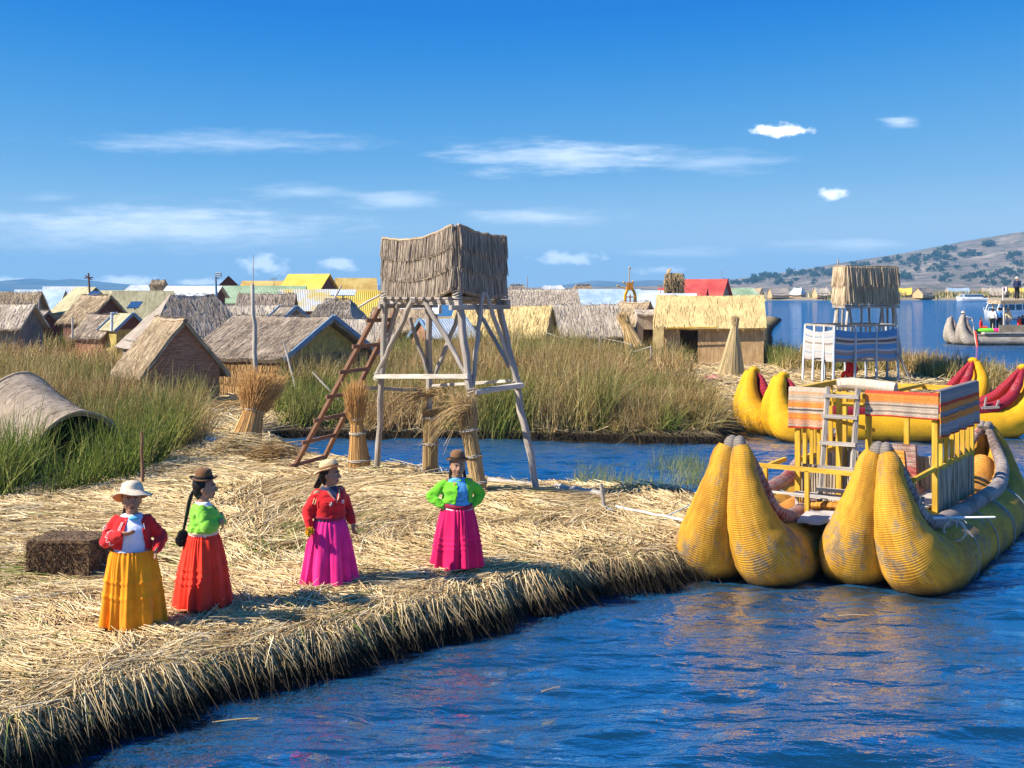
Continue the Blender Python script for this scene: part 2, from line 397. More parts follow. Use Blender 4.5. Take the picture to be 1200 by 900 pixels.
# ------------------------------------------------------------------ terrain
def poly_sd(x, y, poly):
    P = np.asarray(poly, float); x = np.asarray(x, float); y = np.asarray(y, float)
    d = np.full(x.shape, 1e18); ins = np.zeros(x.shape, bool)
    for i in range(len(P)):
        ax, ay = P[i]; bx, by = P[(i + 1) % len(P)]
        ex, ey = bx - ax, by - ay; wx, wy = x - ax, y - ay
        t = np.clip((wx * ex + wy * ey) / (ex * ex + ey * ey + 1e-12), 0, 1)
        d = np.minimum(d, (wx - ex * t) ** 2 + (wy - ey * t) ** 2)
        c = ((ay > y) != (by > y)) & (x < (bx - ax) * (y - ay) / (by - ay + 1e-18) + ax)
        ins ^= c
    return np.where(ins, 1, -1) * np.sqrt(d)
FRONT = [(-6.4, 4.5), (-5.3, 7.2), (-4.60, 9.0), (-3.80, 10.0), (-2.92, 11.2), (-1.80, 12.25), (-0.98, 13.15), (.2, 14.3), (1.15, 15.3), (2.2, 15.95),
         (3.0, 16.6), (3.3, 18.2), (3.5, 19.6), (3.1, 21.0), (1.6, 21.5), (.3, 21.6), (-.6, 21.9), (-1.5, 23.2), (-2.8, 24.4), (-4.2, 25.2), (-5.2, 27.5),
         (-6.0, 30.4), (-6.1, 31.7), (-40, 60), (-40, 4.5)]
MAIN = [(-6.6, 31.6), (-4, 31.4), (-2.2, 31.2), (0, 31.2), (1.4, 30.9), (2.8, 30.6), (4.2, 30.2), (5.3, 30.2), (5.9, 31.5), (6.4, 34), (8.5, 35.6), (12, 37.5),
        (15, 41), (17.5, 44.5), (21, 43), (26, 42), (27, 44), (21, 49), (17.8, 53), (13.0, 58), (14.5, 66), (24, 110), (34, 150), (-90, 150), (-80, 60), (-16, 30), (-9, 28)]
def land_sd(x, y): return np.maximum(poly_sd(x, y, FRONT), poly_sd(x, y, MAIN))
def land_h(x, y, sd=None):
    x = np.asarray(x, float); y = np.asarray(y, float)
    if sd is None: sd = land_sd(x, y)
    wob = .14 * fbm(x * 1.6, y * 1.6, 3, 5)
    s = sd + wob
    e = np.clip((s + .03) / .17, 0, 1); e = e * e * (3 - 2 * e)
    e2 = np.clip(s / .9, 0, 1); e2 = e2 * e2 * (3 - 2 * e2)
    top = .41 + .09 * e2 + .05 * fbm(x * .7, y * .7, 3, 9) + .05 * fbm(x * 2.2, y * 2.2, 3, 11)
    top = top + .30 * np.exp(-(((x + 1.9) / 2.4) ** 2 + ((y - 19.3) / 1.7) ** 2)) * np.clip(s / 2, 0, 1)
    k = np.clip(s / 1.8, 0, 1); top = top - .24 * (1 - k * k * (3 - 2 * k)) * np.clip((y - 28) / 2, 0, 1)
    return -.5 + (top + .5) * e
def HZ(x, y): return float(land_h(np.array([x]), np.array([y]))[0])

M['ground_straw'] = None
def ground_material():
    m, N, L, b = mk('ground_straw'); b.inputs['Roughness'].default_value = .95; b.inputs['Specular IOR Level'].default_value = .05
    n = uvnoise(N, L, 1, 1, 1.1, 6, .65, 'Object'); n2 = uvnoise(N, L, 1, 1, 30, 3, .7, 'Object')
    r = ramp(N, [(.3, (.25, .17, .08)), (.5, (.42, .30, .14)), (.7, (.56, .43, .23))]); L.new(n, r.inputs[0])
    r2 = ramp(N, [(.3, (.35, .33, .3)), (.6, (1.1, 1.1, 1.1))]); L.new(n2, r2.inputs[0])
    col = mixc(N, L, .9, r.outputs[0], r2.outputs[0], 'MULTIPLY')
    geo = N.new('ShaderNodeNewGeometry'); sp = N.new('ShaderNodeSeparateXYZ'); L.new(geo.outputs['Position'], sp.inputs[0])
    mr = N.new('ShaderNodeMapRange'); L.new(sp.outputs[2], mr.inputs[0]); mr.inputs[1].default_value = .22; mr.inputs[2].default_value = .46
    col = mixc(N, L, mr.outputs[0], (.018, .013, .009), col)  # near-black bank face: damp at the waterline, shade of the side painted above it
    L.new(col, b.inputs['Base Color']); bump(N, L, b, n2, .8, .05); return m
M['ground_straw'] = ground_material()
def sheet(name, xs, ys, fn, mat, kind='structure'):
    Xg, Yg = np.meshgrid(xs, ys, indexing='ij'); Zg = fn(Xg, Yg)
    P = np.stack([Xg, Yg, Zg], -1); mb = MB(); mb.grid(P, P[..., :2].copy()); o = mb.build(name, mat); tag(o, kind=kind); return o
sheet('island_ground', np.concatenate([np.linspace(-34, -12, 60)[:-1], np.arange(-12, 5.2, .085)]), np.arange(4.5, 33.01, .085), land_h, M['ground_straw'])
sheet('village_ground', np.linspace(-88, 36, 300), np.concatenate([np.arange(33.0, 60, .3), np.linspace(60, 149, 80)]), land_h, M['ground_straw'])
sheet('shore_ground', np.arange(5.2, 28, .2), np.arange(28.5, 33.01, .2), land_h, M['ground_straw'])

# ---- lake: one sheet to the horizon, real waves near the shore
def water_material():
    m, N, L, b = mk('lake_water'); N.remove(b); out = N['Material Output']
    tc = N.new('ShaderNodeTexCoord')
    def nz(sx, sy, sc_, det):
        mp = N.new('ShaderNodeMapping'); mp.inputs['Scale'].default_value = (sx, sy, 1); mp.inputs['Rotation'].default_value = (0, 0, .18)
        L.new(tc.outputs['Object'], mp.inputs[0]); n = N.new('ShaderNodeTexNoise'); n.inputs['Scale'].default_value = sc_
        n.inputs['Detail'].default_value = det; n.inputs['Roughness'].default_value = .6; L.new(mp.outputs[0], n.inputs['Vector']); return n.outputs[0]
    b1 = N.new('ShaderNodeBump'); b1.inputs['Strength'].default_value = 1; b1.inputs['Distance'].default_value = .052
    L.new(nz(1.0, 2.3, 3.0, 4), b1.inputs['Height'])
    b2 = N.new('ShaderNodeBump'); b2.inputs['Strength'].default_value = 1; b2.inputs['Distance'].default_value = .5
    L.new(nz(.16, .5, 1.2, 4), b2.inputs['Height']); L.new(b2.outputs[0], b1.inputs['Normal'])
    fr = N.new('ShaderNodeFresnel'); fr.inputs[0].default_value = 1.33; L.new(b1.outputs[0], fr.inputs['Normal'])
    mr = ramp(N, [(.02, (.14,) * 3), (.08, (.58,) * 3), (.25, (.82,) * 3), (.5, (.40,) * 3), (1, (.08,) * 3)]); L.new(fr.outputs[0], mr.inputs[0])
    df = N.new('ShaderNodeBsdfDiffuse'); dr = ramp(N, [(.05, (.004, .021, .036)), (.25, (.008, .046, .092)), (.6, (.012, .095, .225))]); L.new(fr.outputs[0], dr.inputs[0]); L.new(dr.outputs[0], df.inputs[0])
    gl = N.new('ShaderNodeBsdfGlossy'); gl.inputs['Roughness'].default_value = .05; gl.inputs[0].default_value = (.95, .97, 1, 1); L.new(b1.outputs[0], gl.inputs['Normal'])
    mx = N.new('ShaderNodeMixShader'); L.new(mr.outputs[0], mx.inputs[0]); L.new(df.outputs[0], mx.inputs[1]); L.new(gl.outputs[0], mx.inputs[2]); L.new(mx.outputs[0], out.inputs['Surface'])
    return m
def spaced(a, b, d, far, n=40):
    mid = np.arange(a, b, d); g = d * 1.0; out = []; p = mid[-1]; k = 0
    while p < far: g *= 1.22; p += g; out.append(p)
    low = []; p = a; g = d
    return mid, np.array(out)
def waves(x, y):
    cell = np.clip((60 - y) / 25, 0, 1) * np.clip((x + 22) / 6, 0, 1) * np.clip((30 - x) / 6, 0, 1) * np.clip((y - 1) / 3, 0, 1)
    c, s = math.cos(.18), math.sin(.18); a = x * c + y * s; b = -x * s + y * c
    h = .09 * fbm(a * .5, b * 1.1, 3, 31) + .068 * fbm(a * 1.5 + .3 * fbm(b * 2, a * 2, 2, 5), b * 3.4, 3, 37)
    return h * cell
mid, o = spaced(-8, 16, .075, 16000); xs = np.concatenate([-(o - 16)[::-1] - 8, mid, o])
mid, o = spaced(7, 34, .075, 22000); ys = np.concatenate([[-2000, -300, -60, -10, 0, 3, 5, 6, 6.6], mid, o])
M['water'] = water_material()
sheet('lake_water', xs, ys, waves, M['water'])

# ---- far shore, hills
M['far_land'] = plain('far_land', (.30, .24, .15), .35, .95, .02)
def hill_material(name, c1, c2, c3, s):
    m, N, L, b = mk(name); b.inputs['Roughness'].default_value = 1; b.inputs['Specular IOR Level'].default_value = 0
    n = uvnoise(N, L, 1, 1, s, 8, .6, 'Object'); r = ramp(N, [(.35, c1), (.5, c2), (.65, c3)]); L.new(n, r.inputs[0])
    if s > .01:
        n2 = uvnoise(N, L, 1, 1, .06, 6, .65, 'Object'); r2 = ramp(N, [(.50, (0, 0, 0)), (.60, (1, 1, 1))]); L.new(n2, r2.inputs[0])
        L.new(mixc(N, L, r2.outputs[0], r.outputs[0], (.075, .085, .055)), b.inputs['Base Color']); return m
    L.new(r.outputs[0], b.inputs['Base Color']); return m
FARS = [(62, 404), (95, 396), (150, 401), (200, 392), (600, 398), (900, 800), (600, 1400), (-900, 1400), (-700, 420), (-200, 405), (40, 420)]
def far_h(x, y):
    s = poly_sd(x, y, FARS) + 6 * fbm(x / 25, y / 25, 3, 3); return -.6 + 1.4 * np.clip(s / 6, 0, 1)
sheet('far_shore', np.linspace(-700, 800, 500), np.concatenate([np.linspace(385, 440, 40), np.linspace(450, 1400, 50)]), far_h, M['far_land'])
HP = np.array([(560, 337), (700, 336.5), (800, 334), (850, 330), (900, 325), (950, 318), (1000, 310), (1050, 300), (1100, 293), (1150, 284), (1200, 273), (1300, 255), (1500, 243), (1800, 250), (2300, 280)], float)
HY = 1800.0
def hill_h(x, y):
    px = 600 + F * x / HY; top = CH + (HOR - np.interp(px, HP[:, 0], HP[:, 1])) / F * HY
    f = np.clip((y - 1000) / (HY - 1000), 0, 1); f2 = np.clip((y - HY) / 900, 0, 1)
    prof = (f ** 1.15) * (1 - f2 * f2 * .9)
    n = fbm(x / 160, y / 160, 5, 21)
    return (top - 1) * prof * (1 + .10 * n * (1 - np.exp(-((y - HY) / 200) ** 2))) + 6 * n * np.clip(f * 3, 0, 1) * np.clip(1 - f, 0, 1) * 2 + .9 + top * .01 * fbm(x / 30, y / 60, 3, 8)
M['hill'] = hill_material('hill', (.12, .10, .085), (.22, .17, .135), (.33, .26, .20), .012)
sheet('hillside', np.linspace(-60, 2600, 420), np.linspace(1000, 2700, 150), hill_h, M['hill'])
MP = np.array([(-900, 336), (-500, 330), (-200, 334), (0, 334), (20, 331), (38, 328), (60, 332), (85, 328.5), (100, 332), (120, 332), (150, 333.5), (200, 334), (260, 334), (300, 333), (330, 330.5), (345, 331), (380, 333), (440, 334), (560, 337), (640, 336), (670, 333), (700, 330), (730, 331.5), (760, 329.5), (800, 331), (830, 333), (900, 334), (1100, 335), (1600, 334)], float)
MY = 5000.0
def mtn_h(x, y):
    px = 600 + F * x / MY; top = CH + 1.35 * (HOR - 1 - np.interp(px, MP[:, 0], MP[:, 1])) / F * MY
    f = np.clip((y - 3800) / 1200, 0, 1); f2 = np.clip((y - MY) / 1500, 0, 1)
    return .2 + (top + 1.2 * fbm(x / 60, y / 200, 4, 4)) * f ** 1.1 * (1 - f2)
M['mountain'] = hill_material('mountain', (.06, .07, .08), (.10, .10, .10), (.17, .15, .13), .004)
sheet('mountain_range', np.linspace(-5500, 4000, 900), np.linspace(3800, 6500, 60), mtn_h, M['mountain'])

# ---- trees on the hillside: trunk and a crown of leaf clumps; copies share their meshes
M['bark'] = plain('bark', (.12, .09, .07), .3, .9)
M['hill_leaf'] = plain('hill_leaf', (.045, .075, .045), .45, .9, .6)
def hill_tree_proto(k):
    t = thing('hill_tree', 'dark green eucalyptus tree in the scattered groves on the dry hillside', 'tree', group='trees scattered over the hillside')
    m = MB(); m.tube([(0, 0, -1), (.1, 0, 2.2), (.2, .1, 5)], [.45, .35, .2], 6); m.build('trunk', M['bark'], t)
    m = MB(); g = np.random.default_rng(40 + k)
    cs = g.normal(0, 1, (26, 3)) * [2.6, 2.6, 1.7] + [0, 0, 5.6]; cs[:, 2] = np.clip(cs[:, 2], 1.6, 12)
    for c in cs:
        n = 26; p = c + unit(g.normal(0, 1, (n, 3))) * g.uniform(.3, 1.5, (n, 1)); a = unit(g.normal(0, 1, (n, 3))); b_ = unit(np.cross(a, g.normal(0, 1, (n, 3))))
        s = g.uniform(.35, .8, (n, 1)); V = np.stack([p - a * s, p + b_ * s * .6, p + a * s, p - b_ * s * .6], 1).reshape(-1, 3)
        m.add(V, Q=np.arange(n * 4).reshape(-1, 4), smooth=False)
    m.build('crown', M['hill_leaf'], t); return t
protos = [hill_tree_proto(k) for k in range(3)]
g = np.random.default_rng(5); cnt = 0; first = [True] * 3
cl = []
for (px, py, n, sx, sy) in [(905, 327, 12, 22, 3), (940, 324, 14, 22, 3.5), (970, 321, 14, 20, 4), (925, 333, 10, 26, 2.5), (1010, 314, 9, 16, 2), (1040, 308, 9, 14, 2), (1075, 307, 16, 16, 4), (1100, 303, 16, 18, 3.5),
                            (1110, 294, 6, 10, 1.5), (1140, 300, 9, 14, 1.5), (1160, 289, 7, 8, 1.5), (1150, 327, 14, 22, 3.5), (1105, 328, 8, 12, 3), (1060, 327, 9, 14, 3), (1180, 322, 12, 16, 4), (1185, 300, 5, 14, 3), (1130, 314, 5, 30, 4),
                            (1020, 328, 7, 16, 3), (1000, 322, 7, 20, 4), (880, 331, 8, 14, 1.8), (860, 333, 6, 10, 1), (1090, 318, 6, 30, 3), (1176, 335, 8, 20, 1.5), (1195, 310, 6, 10, 4)]:
    for i in range(int(n * 1.28)):
        cl.append((px + g.normal(0, sx * .6), py + g.normal(0, sy * .6)))
yy = np.linspace(1020, HY - 5, 300)
for (px, py) in cl:
    x = (px - 600) / F * yy; h = hill_h(x, yy); row = HOR - (h - CH) / yy * F
    k = int(np.argmin(np.abs(row - py)))
    y0, x0, z0 = yy[k], x[k], h[k]; j = cnt % 3
    t = protos[j] if first[j] else copy_tree(protos[j]); first[j] = False
    t.location = (x0, y0, z0 - .5); s = g.uniform(.35, 1.05) * (y0 / 1400) * .95; t.scale = (s * g.uniform(.9, 1.3), s, s); t.rotation_euler[2] = g.uniform(0, 6.28); cnt += 1

# ------------------------------------------------------------------ straw and reeds (stuff)
DRY = [(0, (.12, .07, .03)), (.12, (.34, .22, .10)), (.35, (.62, .45, .215)), (.7, (.80, .62, .34)), (1, (.90, .78, .52))]
M['straw'] = bladesmat('straw', DRY, [(0, (.10, .16, .03)), (1, (.34, .42, .09))], z_wet_shade=(.17, .43))
def scatter(n, x0, x1, y0, y1): return rng.uniform(x0, x1, n), rng.uniform(y0, y1, n)
def vis(x, y, mar=60, z=.5):
    px = 600 + F * x / np.maximum(y, .1); py = HOR + F * (CH - z) / np.maximum(y, .1)
    return (px > -mar) & (px < 1200 + mar) & (py < 900 + mar)
def grad_sd(x, y):
    e = .05; gx = (poly_sd(x + e, y, FRONT) - poly_sd(x - e, y, FRONT)) / (2 * e); gy = (poly_sd(x, y + e, FRONT) - poly_sd(x, y - e, FRONT)) / (2 * e)
    g_ = np.stack([gx, gy], -1); return g_ / (np.linalg.norm(g_, axis=-1, keepdims=True) + 1e-9)
def straw_cover():
    mb = MB()
    # density falls with distance: nearer stalks show larger
    y = 8.5 + (33 - 8.5) * rng.random(260000) ** 1.5; x = rng.uniform(-.5, .5, len(y)) * y * 1.0
    k = vis(x, y); x, y = x[k], y[k]; sd = poly_sd(x, y, FRONT); k = (sd > .04) & ((x > -7.2) | (y < 26) | (y > 26)); x, y, sd = x[k], y[k], sd[k]
    # stalks lie in handfuls that share a direction and tone
    nb = 8200; x, y, sd = x[:nb], y[:nb], sd[:nb]; per = rng.integers(6, 22, nb)
    bi = np.repeat(np.arange(nb), per); bdir = rng.normal(0, .55, nb)[bi]; blift = (rng.random(nb) ** 3 * .075)[bi]; btone = rng.uniform(-.20, .24, nb)[bi]
    x = x[bi] + rng.normal(0, .085, len(bi)); y = y[bi] + rng.normal(0, .085, len(bi)); sd = poly_sd(x, y, FRONT); k = sd > .03
    x, y, sd, bdir, blift, btone = x[k], y[k], sd[k], bdir[k], blift[k], btone[k]
    n = len(x); z = land_h(x, y)
    gr = grad_sd(x, y); edge = np.clip(1 - sd / .9, 0, 1)
    flow = 2.6 + 2.2 * fbm(x * .35, y * .35, 3, 61) + rng.normal(0, .22, n) + bdir
    mound = np.exp(-(((x + .6) / 2.6) ** 2 + ((y - 18.6) / 2.2) ** 2))
    flow = flow * (1 - mound) + mound * (-.9 + rng.normal(0, .3, n) + .35 * fbm(x, y, 2, 3) * 3)
    d = np.stack([np.cos(flow), np.sin(flow)], -1)
    out = -gr + rng.normal(0, .35, (n, 2)); d = d * (1 - edge[:, None] * .75) + out * edge[:, None] * .75
    d = d / np.linalg.norm(d, axis=1, keepdims=True)
    ln = rng.uniform(.22, .62, n) * (1 + .3 * (y - 12) / 12); r = rng.uniform(.0024, .0052, n) * (.75 + y / 20)
    e = .12; zx = land_h(x + d[:, 0] * ln, y + d[:, 1] * ln); slope = (zx - z) / ln; slope = np.clip(slope, -.9, .5)
    D = np.stack([d[:, 0], d[:, 1], slope + rng.normal(.035, .07, n)], -1)
    bend = np.stack([rng.normal(0, .06, n), rng.normal(0, .06, n), rng.uniform(-.14, .02, n)], -1)
    grn = np.where(rng.random(n) < .012 + .4 * (np.exp(-(((x + 6.4) / 1.3) ** 2 + ((y - 14.2) / .5) ** 2)) + np.exp(-(((x + 2.7) / .5) ** 2 + ((y - 16.2) / .7) ** 2)) + .45 * np.exp(-(((x + 4.5) / 2.2) ** 2 + ((y - 15.4) / .5) ** 2))), 1.0, 0.0)
    base = np.stack([x, y, z + rng.uniform(.0, .03, n) + blift], -1)
    mb.blades(base, D, ln, r, bend, rings=3, taper=.35, attr=grn); A_ = mb.A[-1]; A_[:, 0] = np.clip(A_[:, 0] * .75 + .12 + np.repeat(btone, 9), 0, 1)
    # stalks hanging over the water edge
    P = np.array(FRONT[:15]); seg = np.linalg.norm(np.diff(P, axis=0), axis=1); cum = np.concatenate([[0], np.cumsum(seg)])
    def along(t): return np.stack([np.interp(t, cum, P[:, 0]), np.interp(t, cum, P[:, 1])], -1)
    n = 11500; t = rng.uniform(2.0, cum[-1], n); t = t + .16 * np.sin(t * 13 + 4 * np.sin(t * 2.3)) + .05 * np.sin(t * 41); q = along(t); gr = grad_sd(q[:, 0], q[:, 1])
    tang = np.stack([-gr[:, 1], gr[:, 0]], -1)
    ins = rng.uniform(.05, .65, n); b = q + gr * ins[:, None]; z = land_h(b[:, 0], b[:, 1])
    skew = 1.1 * fbm(t * 2.4, t * 0, 3, 77) + rng.normal(0, .42, n)
    o2 = (-gr + tang * skew[:, None]) * rng.uniform(.35, 1.0, (n, 1))
    D = np.stack([o2[:, 0], o2[:, 1], rng.uniform(-.12, .30, n)], -1)
    clump = np.clip(.85 + 1.5 * fbm(t * 3.1, t * 0, 3, 91), .25, 2.0) * np.where(rng.random(n) < .04, 1.7, 1)
    ln = rng.uniform(.14, .46, n) * clump; bend = np.stack([-o2[:, 0] * .30, -o2[:, 1] * .30, rng.uniform(-1.7, -.8, n)], -1)
    grn = np.where(rng.random(n) < .03 + .06 * (clump > 1.5), 1.0, 0.0)
    mb.blades(np.stack([b[:, 0], b[:, 1], z + rng.uniform(-.05, .05, n)], -1), D, ln, rng.uniform(.0025, .0048, n) * 1.2, bend, rings=5, taper=.4, attr=grn); mb.A[-1][:, 0] *= .72
    # lower tier, pushed out of the bank face
    n = 3500; t = rng.uniform(2.0, cum[-1], n); q = along(t); gr = grad_sd(q[:, 0], q[:, 1]); tang = np.stack([-gr[:, 1], gr[:, 0]], -1)
    o2 = -gr + tang * rng.normal(0, .5, (n, 1)); zz = rng.uniform(.08, .32, n)
    D = np.stack([o2[:, 0], o2[:, 1], rng.uniform(-.5, .1, n)], -1)
    mb.blades(np.stack([q[:, 0] + gr[:, 0] * .12, q[:, 1] + gr[:, 1] * .12, zz], -1), D, rng.uniform(.10, .32, n), rng.uniform(.0025, .0042, n),
              np.stack([0 * t, 0 * t, rng.uniform(-.8, -.2, n)], -1), rings=4, taper=.4, attr=np.zeros(n))
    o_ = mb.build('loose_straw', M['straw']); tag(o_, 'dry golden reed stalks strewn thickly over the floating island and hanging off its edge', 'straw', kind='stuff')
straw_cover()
def straw_far():
    mb = MB(); n = 26000
    x, y = scatter(n, -9, 20, 31, 58); k = vis(x, y) & (poly_sd(x, y, MAIN) > .05); x, y = x[k], y[k]; n = len(x)
    z = land_h(x, y); a = rng.uniform(0, 6.28, n); D = np.stack([np.cos(a), np.sin(a), rng.normal(.1, .12, n)], -1)
    mb.blades(np.stack([x, y, z + .02], -1), D, rng.uniform(.3, .8, n), rng.uniform(.008, .016, n), None, rings=2, taper=.4, attr=np.zeros(n))
    P = np.array(MAIN[:15]); seg = np.linalg.norm(np.diff(P, axis=0), axis=1); cum = np.concatenate([[0], np.cumsum(seg)]); n = 9000; t = rng.uniform(0, cum[-1], n)
    q = np.stack([np.interp(t, cum, P[:, 0]), np.interp(t, cum, P[:, 1])], -1); e = .05
    gr = np.stack([poly_sd(q[:, 0] + e, q[:, 1], MAIN) - poly_sd(q[:, 0] - e, q[:, 1], MAIN), poly_sd(q[:, 0], q[:, 1] + e, MAIN) - poly_sd(q[:, 0], q[:, 1] - e, MAIN)], -1); gr = unit(gr)
    b = q + gr * rng.uniform(-.1, .5, (n, 1)); tg = np.stack([-gr[:, 1], gr[:, 0]], -1); o2 = -gr + tg * rng.normal(0, .9, (n, 1))
    mb.blades(np.stack([b[:, 0], b[:, 1], np.maximum(land_h(b[:, 0], b[:, 1]), 0) + .02], -1), np.stack([o2[:, 0], o2[:, 1], rng.uniform(-.3, .3, n)], -1), rng.uniform(.1, .42, n), rng.uniform(.004, .008, n),
              np.stack([0 * t, 0 * t, rng.uniform(-.9, -.2, n)], -1), rings=3, taper=.4, attr=np.where(rng.random(n) < .15, 1., 0.))
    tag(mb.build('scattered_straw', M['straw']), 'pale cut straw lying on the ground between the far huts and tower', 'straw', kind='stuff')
straw_far()

REED_DRY = [(0, (.13, .07, .03)), (.3, (.38, .22, .085)), (.65, (.58, .38, .16)), (1, (.78, .60, .34))]
REED_GRN = [(0, (.035, .065, .012)), (.4, (.11, .17, .025)), (.8, (.25, .30, .05)), (1, (.50, .48, .14))]
M['reed'] = bladesmat('reed', REED_DRY, REED_GRN)
def reed_bed(name, label, poly, n, hfn, grn_fn, r=(.006, .014), lean=.22, bendz=-.12, keepout=None, sdmin=0, clump=.8, wid=None, droop=.34, wind=(.10, 0)):
    P = np.array(poly); x0, y0 = P.min(0); x1, y1 = P.max(0); x, y = scatter(int(n * 3.2), x0, x1, y0, y1)
    k = (poly_sd(x, y, poly) > .15 * fbm(x * 1.3, y * 1.3, 2, 3)) & vis(x, y, 40, 2)
    if keepout is not None: k &= ~keepout(x, y)
    # uneven clumps
    k &= rng.random(len(x)) < np.clip(.55 + clump * fbm(x * 1.1, y * 1.1, 3, 14) * 2.2, .05, 1)
    x, y = x[k][:n], y[k][:n]; n = len(x); h = hfn(x, y) * np.where(rng.random(n) < .06, rng.uniform(1.1, 1.35, n), rng.uniform(.35, 1.10, n)) * (1 + .45 * fbm(x * .8, y * .8, 3, 71))
    z = np.maximum(land_h(x, y), -.25) - .05
    cx = fbm(x * 1.6, y * 1.6, 2, 23) * .45; cy = fbm(x * 1.6, y * 1.6, 2, 29) * .35
    D = np.stack([rng.normal(wind[0], lean, n) + cx, rng.normal(wind[1], lean, n) + cy, np.ones(n)], -1)
    a = rng.uniform(0, 6.28, n); db = rng.gamma(1.3, droop * .5, n)
    bend = np.stack([np.cos(a) * db, np.sin(a) * db, -db * .55 + 0 * a], -1)
    g0 = grn_fn(x, y); g_ = np.clip((g0 - .5) * 1.5 + .5 + .55 * fbm(x * 1.1, y * 1.1, 3, 88) + rng.normal(0, .22, n), 0, 1)
    rr = rng.uniform(*r, n) * np.maximum(1, y / 30)
    mb = MB(); mb.blades(np.stack([x, y, z], -1), D, h, rr, bend, rings=4, taper=.85, attr=g_)
    o_ = mb.build(name, M['reed']); tag(o_, label, 'reeds', kind='stuff'); return o_
def ck(x, y, cx, cy, rx, ry): return ((x - cx) / rx) ** 2 + ((y - cy) / ry) ** 2 < 1
reed_bed('green_reeds', 'tall fresh green reeds at the left side in front of the small mat shelter',
         [(-17, 19.5), (-8.4, 19.3), (-7.4, 20.3), (-6.75, 21.3), (-6.9, 23.5), (-7.2, 27), (-10, 29), (-18, 28)], 24000,
         lambda x, y: 1.05 + .06 * (y - 19) + .1 * fbm(x, y, 2, 1), lambda x, y: np.clip(1.15 - (y - 20) * .09 + .7 * fbm(x * .5, y * .5, 2, 4), .1, 1), clump=.6,
         keepout=lambda x, y: ck(x, y, -9.0, 22.8, .9, 1.1))
reed_bed('brown_reeds', 'brown and olive reeds filling the ground between the left huts and the straw path',
         [(-26, 27), (-7.4, 25.5), (-6.75, 26), (-7.0, 27.5), (-8.3, 32), (-10.0, 38), (-11.5, 43), (-14, 48), (-30, 55)], 40000,
         lambda x, y: 1.2 + .35 * fbm(x * .4, y * .4, 2, 1), lambda x, y: np.clip(.46 + .9 * fbm(x * .3, y * .3, 3, 44) - (y - 30) * .02, 0, 1),
         keepout=lambda x, y: ck(x, y, X(213, 36), 36, 1.35, 1.5) | ck(x, y, -13, 44, 3.0, 3))
reed_bed('channel_reeds', 'tall dry reeds along the far bank of the narrow channel behind the watchtower',
         [(-6.3, 31.9), (-2, 31.45), (1.4, 31.15), (2.6, 31.1), (2.8, 33.5), (3.4, 38), (4.6, 44), (2, 47), (-6, 48), (-6.0, 44), (-7.2, 36)], 56000,
         lambda x, y: 1.12 + .42 * np.clip((x + 4.5) / 3.5, 0, 1) + .25 * fbm(x * .5, y * .5, 2, 8) + .015 * (y - 32), lambda x, y: np.clip(.46 + .9 * fbm(x * .35, y * .35, 3, 47), 0, 1),
         keepout=lambda x, y: ck(x, y, X(337, 40), 40, 3.0, 3.0) | ((x < X(325, 36) + (y - 36) * .0) & (y > 33.5)))
reed_bed('drooping_grass', 'drooping pale brown grass tufts on the bank beside the yellow boat prows',
         [(2.6, 31.0), (4.3, 30.6), (5.3, 30.9), (5.7, 33), (5.6, 36), (5.6, 38.5), (3.4, 40), (2.6, 37)], 26000,
         lambda x, y: .95 + .3 * fbm(x * .9, y * .9, 2, 5), lambda x, y: np.clip(.36 + 1.1 * fbm(x * .6, y * .6, 3, 49), 0, 1), lean=.3, droop=.75)
reed_bed('meadow_reeds', 'reeds and grass spreading behind the channel up to the middle huts',
         [(-7, 46), (6, 44), (7.2, 47.5), (7.2, 49.5), (6.4, 52), (8, 60), (-7, 60)], 22000,
         lambda x, y: 1.15 + .2 * fbm(x * .5, y * .5, 2, 5), lambda x, y: np.clip(.4 + .9 * fbm(x * .3, y * .3, 3, 50), 0, 1), r=(.008, .014),
         keepout=lambda x, y: ck(x, y, X(595, 51), 51.5, 2.6, 1.8) | ck(x, y, X(685, 56), 56, 2.4, 1.6))
reed_bed('channel_grass', 'thin green grass growing out of the channel water left of the reed boats',
         [(1.0, 22.8), (2.6, 22.6), (4.9, 22.6), (5.2, 25.0), (3.8, 27.2), (1.5, 26.2)], 4200,
         lambda x, y: .62 + 0 * x, lambda x, y: .8 + 0 * x, r=(.004, .007), lean=.22)
reed_bed('shore_grass', 'olive grass tufts behind the right hut and around the right watchtower',
         [(11.4, 50), (14.5, 48), (15.5, 48.5), (16, 46), (17.5, 45), (18.5, 44.5), (18.2, 48), (16.5, 53), (13.2, 56), (11.5, 56)], 14000,
         lambda x, y: 1.0 + .4 * fbm(x * .7, y * .7, 2, 5), lambda x, y: np.clip(.5 + .8 * fbm(x * .4, y * .4, 3, 51), 0, 1), r=(.008, .013),
         keepout=lambda x, y: ck(x, y, X(1000, 45.5), 45.5, 1.9, 1.6))
reed_bed('point_grass', 'thin dry grass on the low point at the right edge of the shore',
         [(17.4, 44.4), (21, 43.2), (26, 42.3), (26.4, 43.8), (21, 47.5), (18.5, 47.5)], 3500,
         lambda x, y: .75 + 0 * x, lambda x, y: .25 + 0 * x, r=(.007, .011), lean=.25, droop=.4)
reed_bed('village_reeds', 'brown reed thickets growing among the village huts at the left',
         [(-40, 56), (-14, 50), (-9, 50), (-9, 62), (-20, 75), (-45, 75)], 16000,
         lambda x, y: 1.2 + .3 * fbm(x * .4, y * .4, 2, 1), lambda x, y: np.clip(.3 + .9 * fbm(x * .3, y * .3, 3, 44), 0, 1), r=(.010, .018))
